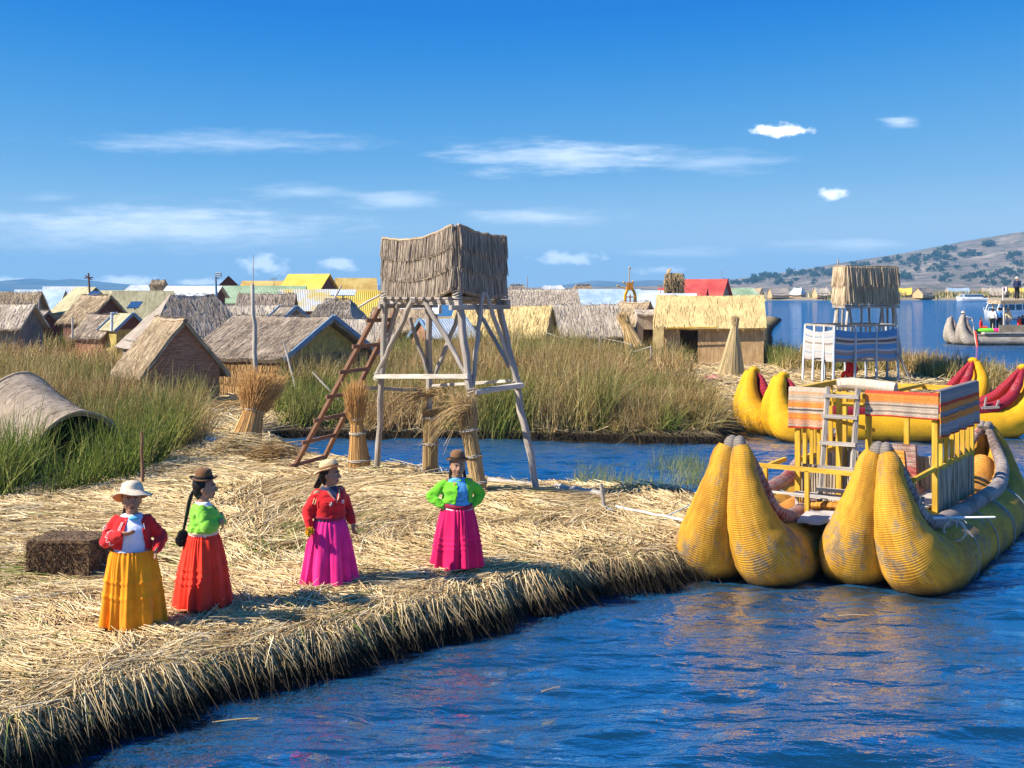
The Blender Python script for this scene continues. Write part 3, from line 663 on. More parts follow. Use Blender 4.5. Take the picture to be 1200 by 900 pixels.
def far_reeds():
    mb = MB(); n = 14000; x = rng.uniform(70, 260, n); y = rng.uniform(392, 440, n)
    k = (poly_sd(x, y, FARS) > 1) & (fbm(x / 9, y / 14, 3, 6) > -.02); x, y = x[k], y[k]; n = len(x)
    mb.blades(np.stack([x, y, far_h(x, y)], -1), np.stack([rng.normal(0, .12, n), rng.normal(0, .1, n), np.ones(n)], -1), rng.uniform(.8, 2.6, n) , rng.uniform(.12, .3, n), None, rings=2, taper=.8,
              attr=np.clip(rng.normal(.5, .3, n), 0, 1))
    tag(mb.build('far_reeds', M['reed']), 'band of reeds along the far shore below the hillside', 'reeds', kind='stuff')
far_reeds()

# ------------------------------------------------------------------ huts
def fringe(mb, a, b, n, ln, d, r=.012, seed=0, jit=.05):
    """ragged stalk ends along the edge a-b"""
    a = np.asarray(a, float); b = np.asarray(b, float); t = rng.random(n)[:, None]
    P = a + (b - a) * t + rng.normal(0, .012, (n, 3))
    D = np.asarray(d, float) + rng.normal(0, jit * 2.2, (n, 3))
    mb.blades(P - unit(d) * .10, D, rng.uniform(.5, 1.2, n) * (ln + .10), r * rng.uniform(.6, 1.2, n), None, rings=2, taper=.3)
def hut(name, label, cat, px, Y, L, Wd, hw, hr, th, roof, wall, z0=None, oe=.25, og=.25, hip=(0, 0), group=None, door=None, gable=None,
        thatch=True, tk=.10, fz=1.0, sag=.05, amp=.035, nud=14, trim=None, windows=None, fin=0):
    """gable or hipped hut; the ridge runs along local x"""
    x = X(px, Y)
    if z0 is None: z0 = HZ(x, Y) if Y < 148 else .7
    t = thing(name, label, cat, (x, Y, z0), R_(th), group)
    sl = (hr - hw) / (Wd / 2); ez = hw - oe * sl
    ra, rb = -L / 2 - og + hip[0], L / 2 + og - hip[1]
    mb = MB(); e = Wd / 2 + oe
    fr = [(-L / 2 - og, -e, ez), (L / 2 + og, -e, ez), (rb, 0, hr), (ra, 0, hr)]
    bk = [(L / 2 + og, e, ez), (-L / 2 - og, e, ez), (ra, 0, hr + .004), (rb, 0, hr + .004)]
    s = int(abs(px) + Y) % 97
    mb.panel(*fr, th=tk, nu=nud, nv=8, amp=amp, sag=sag, seed=s); mb.panel(*bk, th=tk, nu=nud, nv=8, amp=amp, sag=sag, seed=s + 1)
    if hip[0]: mb.panel((-L / 2 - og, e, ez), (-L / 2 - og, -e, ez), (ra, -.02, hr), (ra, .02, hr), th=tk, nu=8, nv=6, amp=amp, seed=s + 2)
    if hip[1]: mb.panel((L / 2 + og, -e, ez), (L / 2 + og, e, ez), (rb, .02, hr), (rb, -.02, hr), th=tk, nu=8, nv=6, amp=amp, seed=s + 3)
    if thatch:
        k = max(3, int(fz * 26 * L)); rr = max(.006, Y * .0002)
        dn = unit(np.array([0, -1, -sl])); ln = .10
        fringe(mb, fr[0], fr[1], k, ln, dn, rr)
        fringe(mb, (ra, 0, hr + .02), (rb, 0, hr + .02), k // 2, .12, (0, -.7, .15), rr); fringe(mb, (ra, 0, hr + .02), (rb, 0, hr + .02), k // 2, .12, (0, .7, .15), rr)
        # loose stalks lying on the visible slopes
        n = int(fz * 160 * L * Wd / 2); uu = rng.random((n, 1)); vv = rng.random((n, 1)) * .94 + .05
        for q, dd in ((fr, dn), (bk, unit(np.array([0, 1, -sl])))):
            q = [np.array(w_, float) for w_ in q]
            P = (q[0] * (1 - uu) + q[1] * uu) * (1 - vv) + (q[3] * (1 - uu) + q[2] * uu) * vv
            nn = unit(np.cross(q[1] - q[0], q[3] - q[0])); P = P + nn * (.006 + amp * .3); P[:, 2] -= (4 * uu * (1 - uu) * sag)[:, 0]
            mb.blades(P, dd + rng.normal(0, .10, (n, 3)), rng.uniform(.2, .5, n), rr * rng.uniform(.5, 1, n), nn * -.02, rings=2, taper=.3)
    mb.build('roof', roof, t)
    # walls with real openings
    w = MB(); D = .05; gt = lambda y: hw + (hr - hw) * (1 - abs(y) / (Wd / 2)) - tk * 1.25 - .03
    ops = sorted(door or [])
    xs = [-L / 2] + [v for o in ops for v in (o[0], o[1])] + [L / 2]
    for i in range(0, len(xs), 2):
        if xs[i + 1] - xs[i] > .05: w.panel((xs[i], -Wd / 2, 0), (xs[i + 1], -Wd / 2, 0), (xs[i + 1], -Wd / 2, hw - .05), (xs[i], -Wd / 2, hw - .05), th=D, nu=8, nv=5, amp=.025, seed=s + 5 + i)
    for o in ops:
        if o[2] < hw - .2: w.panel((o[0], -Wd / 2, o[2]), (o[1], -Wd / 2, o[2]), (o[1], -Wd / 2, hw - .05), (o[0], -Wd / 2, hw - .05), th=D, nu=4, nv=3, amp=.01, seed=s + 9)
    w.panel((L / 2, Wd / 2, 0), (-L / 2, Wd / 2, 0), (-L / 2, Wd / 2, hw - .05), (L / 2, Wd / 2, hw - .05), th=D, nu=8, nv=4, amp=.02, seed=s + 6)
    gm = MB() if gable is not None else w
    for sx in (-1, 1):
        xx = sx * L / 2; top = hw - .05 if hip[0 if sx < 0 else 1] else None
        a, b_ = ((xx, Wd / 2 * -sx * -1, 0), (xx, -Wd / 2 * -sx * -1, 0))
        a = (xx, sx * -Wd / 2, 0); b_ = (xx, sx * Wd / 2, 0)
        w.panel(a, b_, (xx, sx * Wd / 2, hw - .06), (xx, sx * -Wd / 2, hw - .06), th=D, nu=7, nv=5, amp=.02, seed=s + 7)
        if top is None:
            ys = np.linspace(-Wd / 2, Wd / 2, 9); xo = xx + sx * .003 * 0
            V = []; 
            for q in (0, 1):
                for y in ys: V += [(xo - sx * D * q * .8, y, hw - .075), (xo - sx * D * q * .8, y, max(gt(y), hw - .07))]
            V = np.array(V).reshape(2, 9, 2, 3); UV = V[..., 1:3] + s
            gm.grid(V[0], UV[0], flip=sx < 0); gm.grid(V[1], UV[1], flip=sx > 0)
    w.build('wall', wall, t)
    if gable is not None: gm.build('gable_panel', gable, t)
    if trim is not None:
        for sx in ((1,) if name == 'thatched_hut' else (-1, 1)):
            for sy in (-1, 1):
                m = MB(); m.beam((sx * (L / 2 + og + .012), sy * (e + .02), ez - .02), (sx * (L / 2 + og + .012), 0, hr + .01), .05, .14); m.build('bargeboard', trim, t)
    for q in (windows or []):
        m = MB(); m.box((q[0], -Wd / 2 - .03, q[1]), (q[2], .05, q[3])); m.build('window', M['dark'], t)
    return t

# --- nearest huts on the left and middle
hut('thatched_hut', 'grey-brown thatched hut with a yellow and blue board gable, behind the leaning straw sheaf', 'hut', 331, 40.5, 4.0, 4.0, 1.42, 2.52, -33, M['thatch_brown'], M['wall_orange'], gable=M['panel_yellow'], trim=M['panel_blue'], oe=.3, og=.3, amp=.07, tk=.14)
hut('mat_hut', 'low reddish-brown mat hut with a pale sunlit roof slope, among the brown reeds', 'hut', 199, 36, 2.3, 2.2, 1.25, 2.6, -54, M['thatch_tan'], M['wall_redbrown'], oe=.3, og=.15, amp=.06)
hut('mat_hut', 'largest dark grey hipped mat hut rising just behind the reddish-brown hut', 'hut', 222, 44, 4.0, 3.6, 1.6, 3.2, 30, M['thatch_grey'], M['wall_grey'], hip=(1.5, 1.3), oe=.4, og=.2, amp=.09)
# --- small leaning mat shelter among the green reeds (arched)
def arch_shelter():
    x, Y = X(58, 23.3), 23.3
    t = thing('mat_shelter', 'small arched reed mat shelter sagging into the green reeds at the far left', 'shelter', (x, Y, HZ(x, Y)))
    t.rotation_euler = Euler((0, 0, R_(-42)))
    L, w, h = 2.35, 1.0, 1.75; th = np.linspace(-.12, np.pi + .12, 25); s = np.linspace(-L / 2, L / 2, 18)
    def surf(k):
        P = []
        for q in s:
            f = (q + L / 2) / L; hh = h - .62 * f - .12 * math.sin(f * 3.1)
            P.append([(q, -(w - k) * math.cos(a) * (1 - .05 * f), (hh - k) * (max(math.sin(a), -.3) ** 1 if math.sin(a) < 0 else math.sin(a) ** .85)) for a in th])
        P = np.array(P); P[..., 2] += .03 * fbm(P[..., 0] * 3, P[..., 1] * 3, 3, 7); return P
    A, B = surf(0), surf(.07); UV = np.stack([np.broadcast_to(s[:, None], A.shape[:2]), np.broadcast_to(th * 1.0, A.shape[:2])], -1)
    m = MB(); m.grid(A, UV[..., ::1]); m.grid(B, UV, flip=True)
    for e in (0, -1): m.grid(np.stack([A[e], B[e]], 1), np.stack([UV[e], UV[e] + .05], 1), smooth=False)
    n = 260; u = rng.integers(0, 17, n); v = rng.integers(2, 22, n); P = A[u, v] + (A[u + 1, v] - A[u, v]) * rng.random((n, 1))
    D = A[u, v + 1] - A[u, v]; m.blades(P + [0, 0, .01], D + rng.normal(0, .02, (n, 3)), rng.uniform(.15, .4, n), .0035, None, rings=2)
    m.build('mat_cover', M['thatch_brown'], t)
    m = MB(); 
    for e in (0, -1):
        P = A[e].copy(); P[:, 0] += (.02 if e else -.02); m.tube(P, .035, 8, rough=.1)
    m.build('edge_roll', M['thatch_tan'], t)
    m = MB(); f = -L / 2 + .12; V = B[0].copy(); V[:, 0] = f; c = np.array([f, 0, .3])
    m.grid(np.stack([V, np.broadcast_to(c, V.shape)], 1), np.stack([V[:, 1:3], V[:, 1:3] * .2], 1)); m.build('end_mat', M['thatch_tan'], t)
arch_shelter()

# --- hut on the right with the open doorway
hr_ = hut('reed_hut', 'new golden reed hut with an open dark doorway beside the tall straw cone', 'hut', 832, 55.4, 4.7, 3.4, 1.86, 3.1, -9, M['thatch_new'], M['wall_reed'], oe=.28, og=.12,
          door=[(-1.35, -.55, 1.75)], amp=.03, z0=.55, fz=.25)
m = MB(); m.panel((-2.5, -1.9, .1), (-2.5, .1, .1), (-2.5, .1, 2.6), (-2.5, -1.9, 1.55), th=.05, nu=8, nv=8, amp=.06, seed=4); m.build('side_mat', M['thatch_new'], hr_)
m = MB(); m.panel((-2.52, -1.98, .25), (-2.1, -2.0, .1), (-2.05, -2.0, 1.75), (-2.52, -1.98, 1.6), th=.04, nu=6, nv=8, amp=.06, seed=5); m.build('corner_mat', M['thatch_new'], hr_)
m = MB(); m.box((0, .2, -.1), (5.3, 4.9, .22)); m.build('reed_floor', M['root_block'], hr_)
m = MB(); m.beam((-1.9, -2.08, 1.63), (.3, -2.08, 1.66), .03, .05); m.build('eave_rail', M['wood_yellow'], hr_)
# --- golden hut behind the tower
h2 = hut('reed_hut', 'golden rounded reed hut seen between the legs of the grey watchtower', 'hut', 590, 51.5, 4.1, 3.0, 1.55, 2.72, -12, M['thatch_new'], M['wall_orange'], oe=.2, og=.1, door=[(-1.5, -.85, 1.4)], amp=.05, fz=.6)
hut('shed', 'small corrugated shed with blue roof edges and a dark red wall beside the golden hut', 'shed', 519, 50, 1.9, 2.2, 1.5, 2.2, 28, M['metal_pale'], M['wall_redbrown'], thatch=False, trim=M['panel_blue'], oe=.12, og=.1, amp=.0, sag=0, tk=.04)
hut('thatched_hut', 'long low grey thatched hut right of the golden rounded hut', 'hut', 685, 56, 3.2, 3.0, 1.5, 2.72, 3, M['thatch_pale'], M['wall_grey'], amp=.06, oe=.3, og=.05)
hut('thatched_hut', 'small tan gabled hut below the yellow reed figure, gable end turned right', 'hut', 744, 58, 1.5, 2.0, 1.5, 2.8, -48, M['thatch_tan'], M['wall_reed'], amp=.05)
hut('thatched_hut', 'pale upright mat hut with an arched opening just left of the open-door hut', 'hut', 757, 57, 1.05, 1.6, 2.25, 2.45, 2, M['thatch_pale'], M['thatch_pale'], door=[(-.25, .5, 1.5)], oe=.06, og=.03, fz=.5)
hut('long_hut', 'long pale thatched building with a dark ridge behind the grey watchtower cabin', 'hut', 612, 76, 6.6, 4.2, 2.2, 3.42, 4, M['thatch_pale'], M['wall_reed'], amp=.05)
hut('metal_roof_house', 'house with a wide blue-grey hipped metal roof behind the grey thatched hut', 'house', 708, 84, 7.0, 5.2, 2.0, 3.42, 5, M['metal_blue'], M['panel_white'], hip=(1.9, 1.2), thatch=False, amp=0, sag=0, tk=.05)
hut('low_roof', 'small tan thatched peak showing over the blue hipped metal roof', 'hut', 683, 96, 3.6, 3, 2.4, 3.75, 0, M['thatch_tan'], M['wall_reed'], hip=(1.5, 1.5))
hut('low_roof', 'light grey peaked roof showing over the long pale building', 'hut', 648, 98, 4.0, 3, 2.4, 3.7, 0, M['metal_pale'], M['wall_grey'], hip=(1.6, 1.6), thatch=False)
hut('low_roof', 'tiny grey roof showing just above the long pale building near the cabin', 'hut', 606, 98, 2.6, 3, 2.4, 3.75, 0, M['thatch_grey'], M['wall_grey'], hip=(1.0, 1.0))
hut('metal_roof_house', 'pale blue metal roofed house right of the yellow reed figure', 'house', 782, 80, 3.4, 3, 2.0, 3.15, -6, M['metal_pale'], M['panel_white'], thatch=False, amp=0, sag=0, tk=.05)
hut('metal_roof_house', 'whitish flat roofed hut beneath the small far watchtower', 'house', 765, 105, 3.8, 3, 2.3, 3.3, 0, M['metal_pale'], M['panel_white'], thatch=False, amp=0, sag=0, tk=.05)
hut('red_roof_house', 'house with a bright red roof behind the open-door hut', 'house', 818, 118, 5.4, 4.4, 2.6, 4.4, -24, M['roof_red'], M['thatch_tan'], thatch=False, amp=0, sag=0, tk=.06, oe=.4, og=.3)
hut('red_roof_house', 'lower red roofed porch in front of the bright red house', 'house', 800, 108, 4.0, 3.0, 2.2, 3.5, -18, M['roof_red'], M['thatch_pale'], thatch=False, amp=0, sag=0, tk=.06)
hut('green_roof_house', 'house with a pale green roof at the right end of the open-door hut', 'house', 871, 150, 4.6, 4.0, 2.2, 3.6, 0, M['roof_green'], M['wall_reed'], hip=(1.4, 1.4), thatch=False, amp=0, sag=0, tk=.06, z0=.4)

# --- the village at the left, nearest rows first
V = [
 # name, label, cat, px, Y, L, W, hw, hr, th, roof, wall, extra
 ('thatched_hut', 'tan hut with a pale flat-looking roof at the far left edge beyond the reeds', 'hut', 6, 58, 2.6, 2.4, 1.75, 2.7, -6, 'thatch_pale', 'wall_grey', {}),
 ('thatched_hut', 'strip of tan roof behind the far left hut', 'hut', 2, 72, 4.4, 2.6, 2.1, 3.25, 0, 'thatch_tan', 'wall_grey', {}),
 ('metal_roof_house', 'house with a bright blue-white metal roof behind the dark porch on the left', 'house', 47, 88, 3.2, 3.6, 2.0, 3.35, 4, 'metal_blue', 'panel_yellow', dict(thatch=False)),
 ('metal_roof_house', 'second pale blue metal roof just right of the bright blue-white one', 'house', 76, 94, 2.8, 3.2, 2.2, 3.6, 14, 'metal_pale', 'panel_white', dict(thatch=False)),
 ('porch_hut', 'small dark open porch with crossed roof poles near the far left hut', 'hut', 52, 66, 1.4, 1.6, 1.5, 2.25, -55, 'thatch_grey', 'gable_brown', {}),
 ('gable_house', 'house with an olive gable roof and bluish-white plank wall at the left of the village', 'house', 100, 74, 2.6, 3.0, 2.1, 3.5, -48, 'roof_olive', 'panel_white', dict(thatch=False, og=.3)),
 ('grey_hut', 'grey gabled hut with a dark brown end, in front of the olive gable house', 'hut', 113, 64, 2.6, 2.4, 1.9, 3.1, -42, 'thatch_tan', 'gable_brown', {}),
 ('grey_hut', 'lowest grey-brown hut whose single slope faces the brown reeds at left', 'hut', 124, 57, 2.2, 1.8, 1.35, 2.2, -38, 'thatch_brown', 'wall_redbrown', {}),
 ('yellow_cabin', 'small yellow cabin with a dark brown gable and blue roof edges', 'cabin', 146, 56, 1.4, 1.5, 1.6, 2.25, -45, 'roof_olive', 'panel_yellow', dict(thatch=False, gable='gable_brown', trim='panel_blue', og=.15, oe=.15)),
 ('olive_hut', 'low hut with a wide olive roof right of the olive gable house', 'hut', 134, 80, 3.0, 2.8, 2.1, 3.3, -20, 'roof_olive', 'panel_yellow', dict(thatch=False)),
 ('olive_hut', 'olive-tan roof touching the left side of the dark grey hipped hut', 'hut', 168, 66, 2.8, 2.8, 1.9, 3.35, 12, 'roof_olive', 'wall_grey', dict(thatch=False)),
 ('metal_roof_house', 'house with a pale hipped metal roof behind the two olive roofs', 'house', 163, 100, 3.8, 3.4, 2.2, 3.7, 0, 'metal_pale', 'panel_white', dict(hip=(1.4, 1.4), thatch=False)),
 ('mat_cabin', 'small square tan cabin standing up behind the dark grey hipped hut', 'cabin', 186, 92, 1.0, 1.2, 3.75, 4.1, 0, 'thatch_tan', 'thatch_tan', dict(oe=.03, og=.03)),
 ('white_roof_shed', 'shed with a long bright white roof right behind the dark grey hipped hut', 'shed', 228, 78, 3.3, 2.2, 3.0, 3.62, -8, 'metal_white', 'gable_brown', dict(thatch=False)),
 ('dark_hut', 'dark brown pointed gable at the left of the yellow roofs', 'hut', 268, 100, 1.6, 3.2, 2.9, 4.5, -78, 'gable_brown', 'gable_brown', dict(thatch=False)),
 ('yellow_roof_house', 'low house with a pale yellow roof left of the tallest yellow one', 'house', 314, 112, 4.4, 3.4, 3.1, 4.15, -4, 'roof_ochre', 'gable_brown', dict(thatch=False)),
 ('yellow_roof_house', 'tallest house with a bright yellow roof and brown gable end', 'house', 362, 108, 3.9, 3.6, 3.2, 4.75, -22, 'roof_yellow', 'gable_brown', dict(thatch=False)),
 ('yellow_roof_house', 'yellow roofed house at the right of the tallest one, nearest the grey watchtower', 'house', 417, 112, 3.4, 3.4, 3.1, 4.4, 10, 'roof_ochre', 'gable_brown', dict(thatch=False)),
 ('green_fence_house', 'long low building with a faded green corrugated roof below the yellow roofs', 'house', 305, 92, 6.6, 3.2, 2.5, 3.65, 2, 'roof_green', 'panel_white', dict(thatch=False)),
 ('thatched_hut', 'pale thatched roof directly above the hut with the yellow gable', 'hut', 313, 62, 2.5, 2.6, 2.1, 3.2, 2, 'thatch_brown', 'wall_grey', {}),
 ('thatched_hut', 'long tan thatched roof between the dark grey hipped hut and the yellow-gabled hut', 'hut', 276, 54, 3.8, 2.6, 1.7, 2.72, 4, 'thatch_pale', 'wall_reed', {}),
 ('grey_cabin', 'small dark grey gabled cabin behind the ridge of the hut with the yellow gable', 'cabin', 338, 52, 1.2, 1.6, 2.0, 2.65, -50, 'thatch_grey', 'wall_grey', dict(trim='panel_blue', og=.1, oe=.1)),
 ('metal_roof_house', 'house with a rust-streaked grey and yellow metal roof below the tallest yellow roof', 'house', 372, 78, 4.4, 3.6, 2.2, 3.42, 8, 'roof_mixed', 'gable_brown', dict(thatch=False)),
 ('yellow_roof_house', 'yellow corrugated house half hidden behind the brown ladder', 'house', 428, 66, 2.9, 2.6, 2.0, 3.35, 12, 'roof_yellow', 'panel_yellow', dict(thatch=False)),
 ('straw_heap_hut', 'ragged dark straw roof between the yellow-gabled hut and the brown ladder', 'hut', 396, 53, 2.0, 2.0, 2.0, 2.95, -15, 'thatch_grey', 'wall_grey', dict(amp=.25, hip=(.7, .7), fz=2)),
 ('mat_roof_hut', 'low pale mat roof just behind the brown ladder', 'hut', 425, 48, 2.0, 1.8, 1.5, 2.25, 4, 'thatch_pale', 'wall_reed', {}),
 ('metal_roof_house', 'white-roofed house behind the yellow corrugated house and the watchtower legs', 'house', 478, 72, 3.4, 3.0, 2.1, 3.1, 0, 'metal_white', 'wall_redbrown', dict(thatch=False)),
 ('thatched_hut', 'tan thatched roof glimpsed between the left legs of the grey watchtower', 'hut', 470, 58, 2.4, 2.2, 1.6, 2.5, -12, 'thatch_tan', 'wall_orange', {}),
]
M['roof_mixed'] = corrug('roof_mixed', (.55, .42, .12), (.50, .52, .53))
for (nm, lb, ct, px, Y, L, Wd, hw, hr, th, rf, wl, ex) in V:
    ex = dict(ex)
    for k in ('gable', 'trim'):
        if k in ex: ex[k] = M[ex[k]]
    if ex.get('thatch', True) is False: ex.setdefault('amp', 0); ex.setdefault('sag', 0); ex.setdefault('tk', .05)
    hut(nm, lb, ct, px, Y, L, Wd, hw, hr, th, M[rf], M[wl], **ex)

# --- distant huts along the far shore
fd = [(862, 410, 'roof_olive', 4.2, 'a low olive hut on the far shore next to the pale green roof'), (884, 425, 'thatch_tan', 5, 'a tan hut on the far shore just right of the green roof'),
      (912, 405, 'thatch_grey', 6.0, 'widest grey hut on the far shore left of the right watchtower'), (935, 430, 'metal_pale', 4.5, 'pale roofed hut directly above the widest grey far hut'), (962, 405, 'thatch_pale', 4.5, 'bright tan hut on the far shore beside the right watchtower cabin'),
      (1060, 420, 'roof_yellow', 4.6, 'yellow roofed hut on the far shore right of the watchtower cabin'), (1082, 407, 'thatch_brown', 6.5, 'brown barn-like hut on the far shore right of the yellow roof'),
      (1122, 470, 'metal_blue', 9, 'long pale blue roof on the far shore above the white launch'), (1158, 430, 'thatch_pale', 4.4, 'tan hut on the far shore above the people on the grey boat'),
      (1170, 415, 'thatch_grey', 5.0, 'dark grey hut on the far shore under the flag'), (1192, 425, 'roof_yellow', 5.6, 'yellow hut on the far shore at the right edge of the view'), (1184, 470, 'thatch_pale', 4, 'small pale hut behind the yellow one at the right edge')]
for (px, Y, rf, L, lb) in fd:
    hut('far_hut', lb, 'hut', px, Y, L * 1.0, 4, 1.7, 3.6, g.uniform(-40, 40), M[rf], M['wall_reed'], z0=.7, thatch=False, amp=.25, sag=.3, hip=(1, 1) if px % 2 else (0, 0), oe=.6)

# ------------------------------------------------------------------ watchtowers
def hung_mat(mb, a, b, top, bot, layers, th=.06, seed=0, bulge=.03, n_per_m=230, r=.0065, sagb=.08, out=None):
    """layers of tied stalks hanging between two corners a and b (x, y); top/bot are z at each corner"""
    a = np.asarray(a, float); b = np.asarray(b, float); L = np.linalg.norm(b - a); nrm = np.array([(b - a)[1], -(b - a)[0]]) / L
    if out is not None and np.dot(nrm, out) < 0: nrm = -nrm
    def pt(u, f, o=0.0):
        xy = a * (1 - u)[..., None] + b * u[..., None] + nrm * o[..., None] if hasattr(o, 'shape') else a * (1 - u)[..., None] + b * u[..., None] + nrm * o
        sg = sagb * 4 * u * (1 - u); zt = top[0] * (1 - u) + top[1] * u - sg * .8; zb = bot[0] * (1 - u) + bot[1] * u - sg * 1.2
        return np.concatenate([xy, (zt * (1 - f) + zb * f)[..., None]], -1)
    u = np.linspace(0, 1, 20)[:, None] * np.ones((1, 16)); f = np.ones((20, 1)) * np.linspace(0, 1, 16)[None]
    P = pt(u, f); UV = np.stack([u * L + seed, f * (top[0] - bot[0])], -1); Q = P.copy(); Q[..., :2] -= nrm * th
    mb.grid(P, UV, flip=True); mb.grid(Q, UV)
    for k in range(layers):
        n = int(L * n_per_m); uu = rng.random(n); f0 = np.full(n, k / layers) + rng.normal(0, .012, n)
        o = np.full(n, .03 + .006 * (layers - k)) + rng.uniform(-.012, .02, n)
        B = pt(uu, np.clip(f0, 0, 1), o); hh = (top[0] - bot[0]) / layers
        D = np.concatenate([np.broadcast_to(nrm * .09, (n, 2)) + rng.normal(0, .035, (n, 2)), -np.ones((n, 1))], -1)
        mb.blades(B, D, hh * rng.uniform(.95, 1.17, n), r * rng.uniform(.6, 1.2, n), None, rings=2, taper=.25)
    return lambda U, f_, o=.05: pt(np.atleast_1d(np.asarray(U, float)), np.atleast_1d(np.asarray(f_, float)), o)

def tower_main():
    A = W(450, 344, 20.9); B = W(534, 340, 19.35); Cc = W(591, 344, 20.2); Dd = A[:2] + Cc[:2] - B[:2]
    t = thing('watchtower', 'tall grey wooden watchtower with a shaggy reed cabin on splayed legs behind the women', 'watchtower', (X(530, 20.4), 20.4, .5))
    cor = [A[:2], B[:2], Cc[:2], Dd]; cen = sum(cor) / 4
    zb, zt = 3.86, [4.83, 4.98, 4.82, 4.78]
    # cabin: four hung mats as one shaggy cover per side
    m = MB(); lines = []
    for i in range(4):
        j = (i + 1) % 4; o = (cor[i] + cor[j]) / 2 - cen
        tp = lambda q: q + (cen - q) * .09
        # walls lean inwards slightly
        f = hung_mat(m, cor[i], cor[j], (zt[i], zt[j]), (zb + (.10 if i == 1 else 0), zb + (.10 if i == 0 else 0)), 3, seed=i * 3.0, out=o, sagb=.15 if i == 0 else .06)
        lines.append(f)
    m.build('cabin_mats', M['thatch_tower'], t, world=True)
    for i in range(4):
        for fq in (0.0, .34, .67, 1.0):
            u = np.linspace(.01, .99, 16); P = lines[i](u, np.full(16, fq), .062 if 0 < fq < 1 else .045); P[:, 2] += rng.normal(0, .006, 16)
            mm = MB(); mm.tube(P, .009 if 0 < fq < 1 else .03, 6, rough=.12); mm.build('binding', M['thatch_tan'], t, world=True)
    # cover on top
    m = MB(); T_ = [np.array([*cor[k], zt[k] - .03]) for k in range(4)]
    m.panel(T_[0], T_[1], T_[2], T_[3], th=.05, nu=12, nv=12, amp=.06, sag=.1, seed=3); m.build('cabin_roof', M['thatch_grey'], t, world=True)
    # deck
    m = MB(); n = 9
    for k in range(n):
        f = (k + .5) / n; p = cor[0] * (1 - f) + cor[1] * f; q = cor[3] * (1 - f) + cor[2] * f; e = unit(q - p) * .14
        m.beam([*(p - e), zb - .07], [*(q + e), zb - .06 + rng.normal(0, .008)], .12, .035)
    m.build('deck', M['wood_grey'], t, world=True)
    def joist(p, q, z, w=.07, nm='beam', mt='wood_grey'):
        e = unit(q - p) * .12; m = MB(); m.beam([*(p - e), z], [*(q + e), z], w, .08); m.build(nm, M[mt], t, world=True)
    joist(cor[0], cor[1], zb - .14); joist(cor[3], cor[2], zb - .14); joist(cor[1], cor[2], zb - .22); joist(cor[0], cor[3], zb - .22); 
    pale = M['wood_grey']
    def leg(px0, py0, Y0, px1, py1, Y1, r=.055, nm='leg', mt=None, r1=None):
        m = MB(); m.pole(W(px0, py0, Y0), W(px1, py1, Y1), r, r1, wob=.008, n=9, seg=9); m.build(nm, mt or pale, t, world=True)
    leg(452, 345, 20.8, 442, 545, 21.7, .055)
    leg(536, 340, 19.5, 552, 465, 19.25, .062); leg(552, 462, 19.25, 562, 582, 19.0, .062, nm='lower_leg')
    leg(582, 348, 20.2, 606, 448, 20.0, .055); leg(604, 446, 20.05, 633, 592, 19.4, .06, nm='lower_leg')
    leg(502, 350, 21.6, 504, 560, 22.0, .06)
    # braces
    leg(484, 352, 19.9, 442, 438, 21.3, .045, 'brace'); leg(466, 356, 21.0, 452, 410, 21.3, .04, 'brace')
    leg(497, 350, 19.9, 547, 440, 19.35, .042, 'brace'); leg(480, 372, 21.6, 502, 438, 21.7, .04, 'brace'); leg(541, 360, 21.6, 509, 440, 21.7, .04, 'brace')
    leg(566, 342, 19.7, 553, 457, 19.35, .04, 'brace'); leg(568, 342, 19.75, 607, 450, 19.95, .038, 'brace'); leg(552, 350, 21.6, 597, 430, 20.4, .038, 'brace')
    leg(516, 348, 19.7, 470, 348, 21.0, .04, 'brace')
    m = MB(); m.beam(W(440, 441, 21.2), W(549, 441, 19.2), .05, .075); m.build('crossbar', M['wood_pale'], t, world=True)
    m = MB(); m.beam(W(424, 454, 21.6), W(503, 458, 21.85), .05, .06); m.build('crossbar', pale, t, world=True)
    m = MB(); m.beam(W(555, 460, 19.2), W(611, 451, 19.9), .14, .07); m.build('crossbar', M['wood_pale'], t, world=True)
    m = MB(); m.beam(W(508, 452, 21.8), W(600, 446, 20.1), .12, .05); m.build('crossbar', M['wood_pale'], t, world=True)
    for (px, py, Y) in ((553, 460, 19.25), (504, 457, 21.9), (452, 346, 20.8), (443, 441, 21.25), (606, 450, 20.0), (536, 345, 19.4)):
        m = MB(); c = W(px, py, Y)
        for k in range(4):
            a = np.linspace(0, 2 * np.pi, 14); rr = .078; P = np.stack([rr * np.cos(a), rr * np.sin(a), .03 * np.sin(a + k) + (k - 1.5) * .022], -1) + c; m.tube(P, .011, 5)
        m.build('lashing', M['rope'], t, world=True)
    m = MB(); c = W(632, 594, 19.35); m.ell(c, (.14, .11, .05)); m.build('footing', M['root_block'], t, world=True)
    # ladder leaning on the tower: a thing of its own
    p0, p1 = W(343, 551, 22.6), W(449, 352, 20.95); q0, q1 = W(378, 541, 23.4), W(469, 352, 21.3)
    l = thing('ladder', 'reddish-brown wooden ladder leaning against the left side of the grey watchtower', 'ladder', p0)
    for a, b in ((p0, p1), (q0, q1)):
        m = MB(); m.beam(a, b, .085, .06); m.build('rail', M['wood_brown'], l, world=True)
    for f in (.035, .18, .315, .455, .60, .745, .89):
        m = MB(); a = p0 + (p1 - p0) * f; b = q0 + (q1 - q0) * f; e = unit(b - a) * .13; m.beam(a - e * 1.2 + [0, -.05, 0], b + e * .4 + [0, -.05, 0], .035, .07)
        m.build('rung', M['wood_brown'], l, world=True)
M['thatch_tower'] = reedmat('thatch_tower', (.20, .15, .11), (.40, .325, .25), (.62, .52, .42))
tower_main()
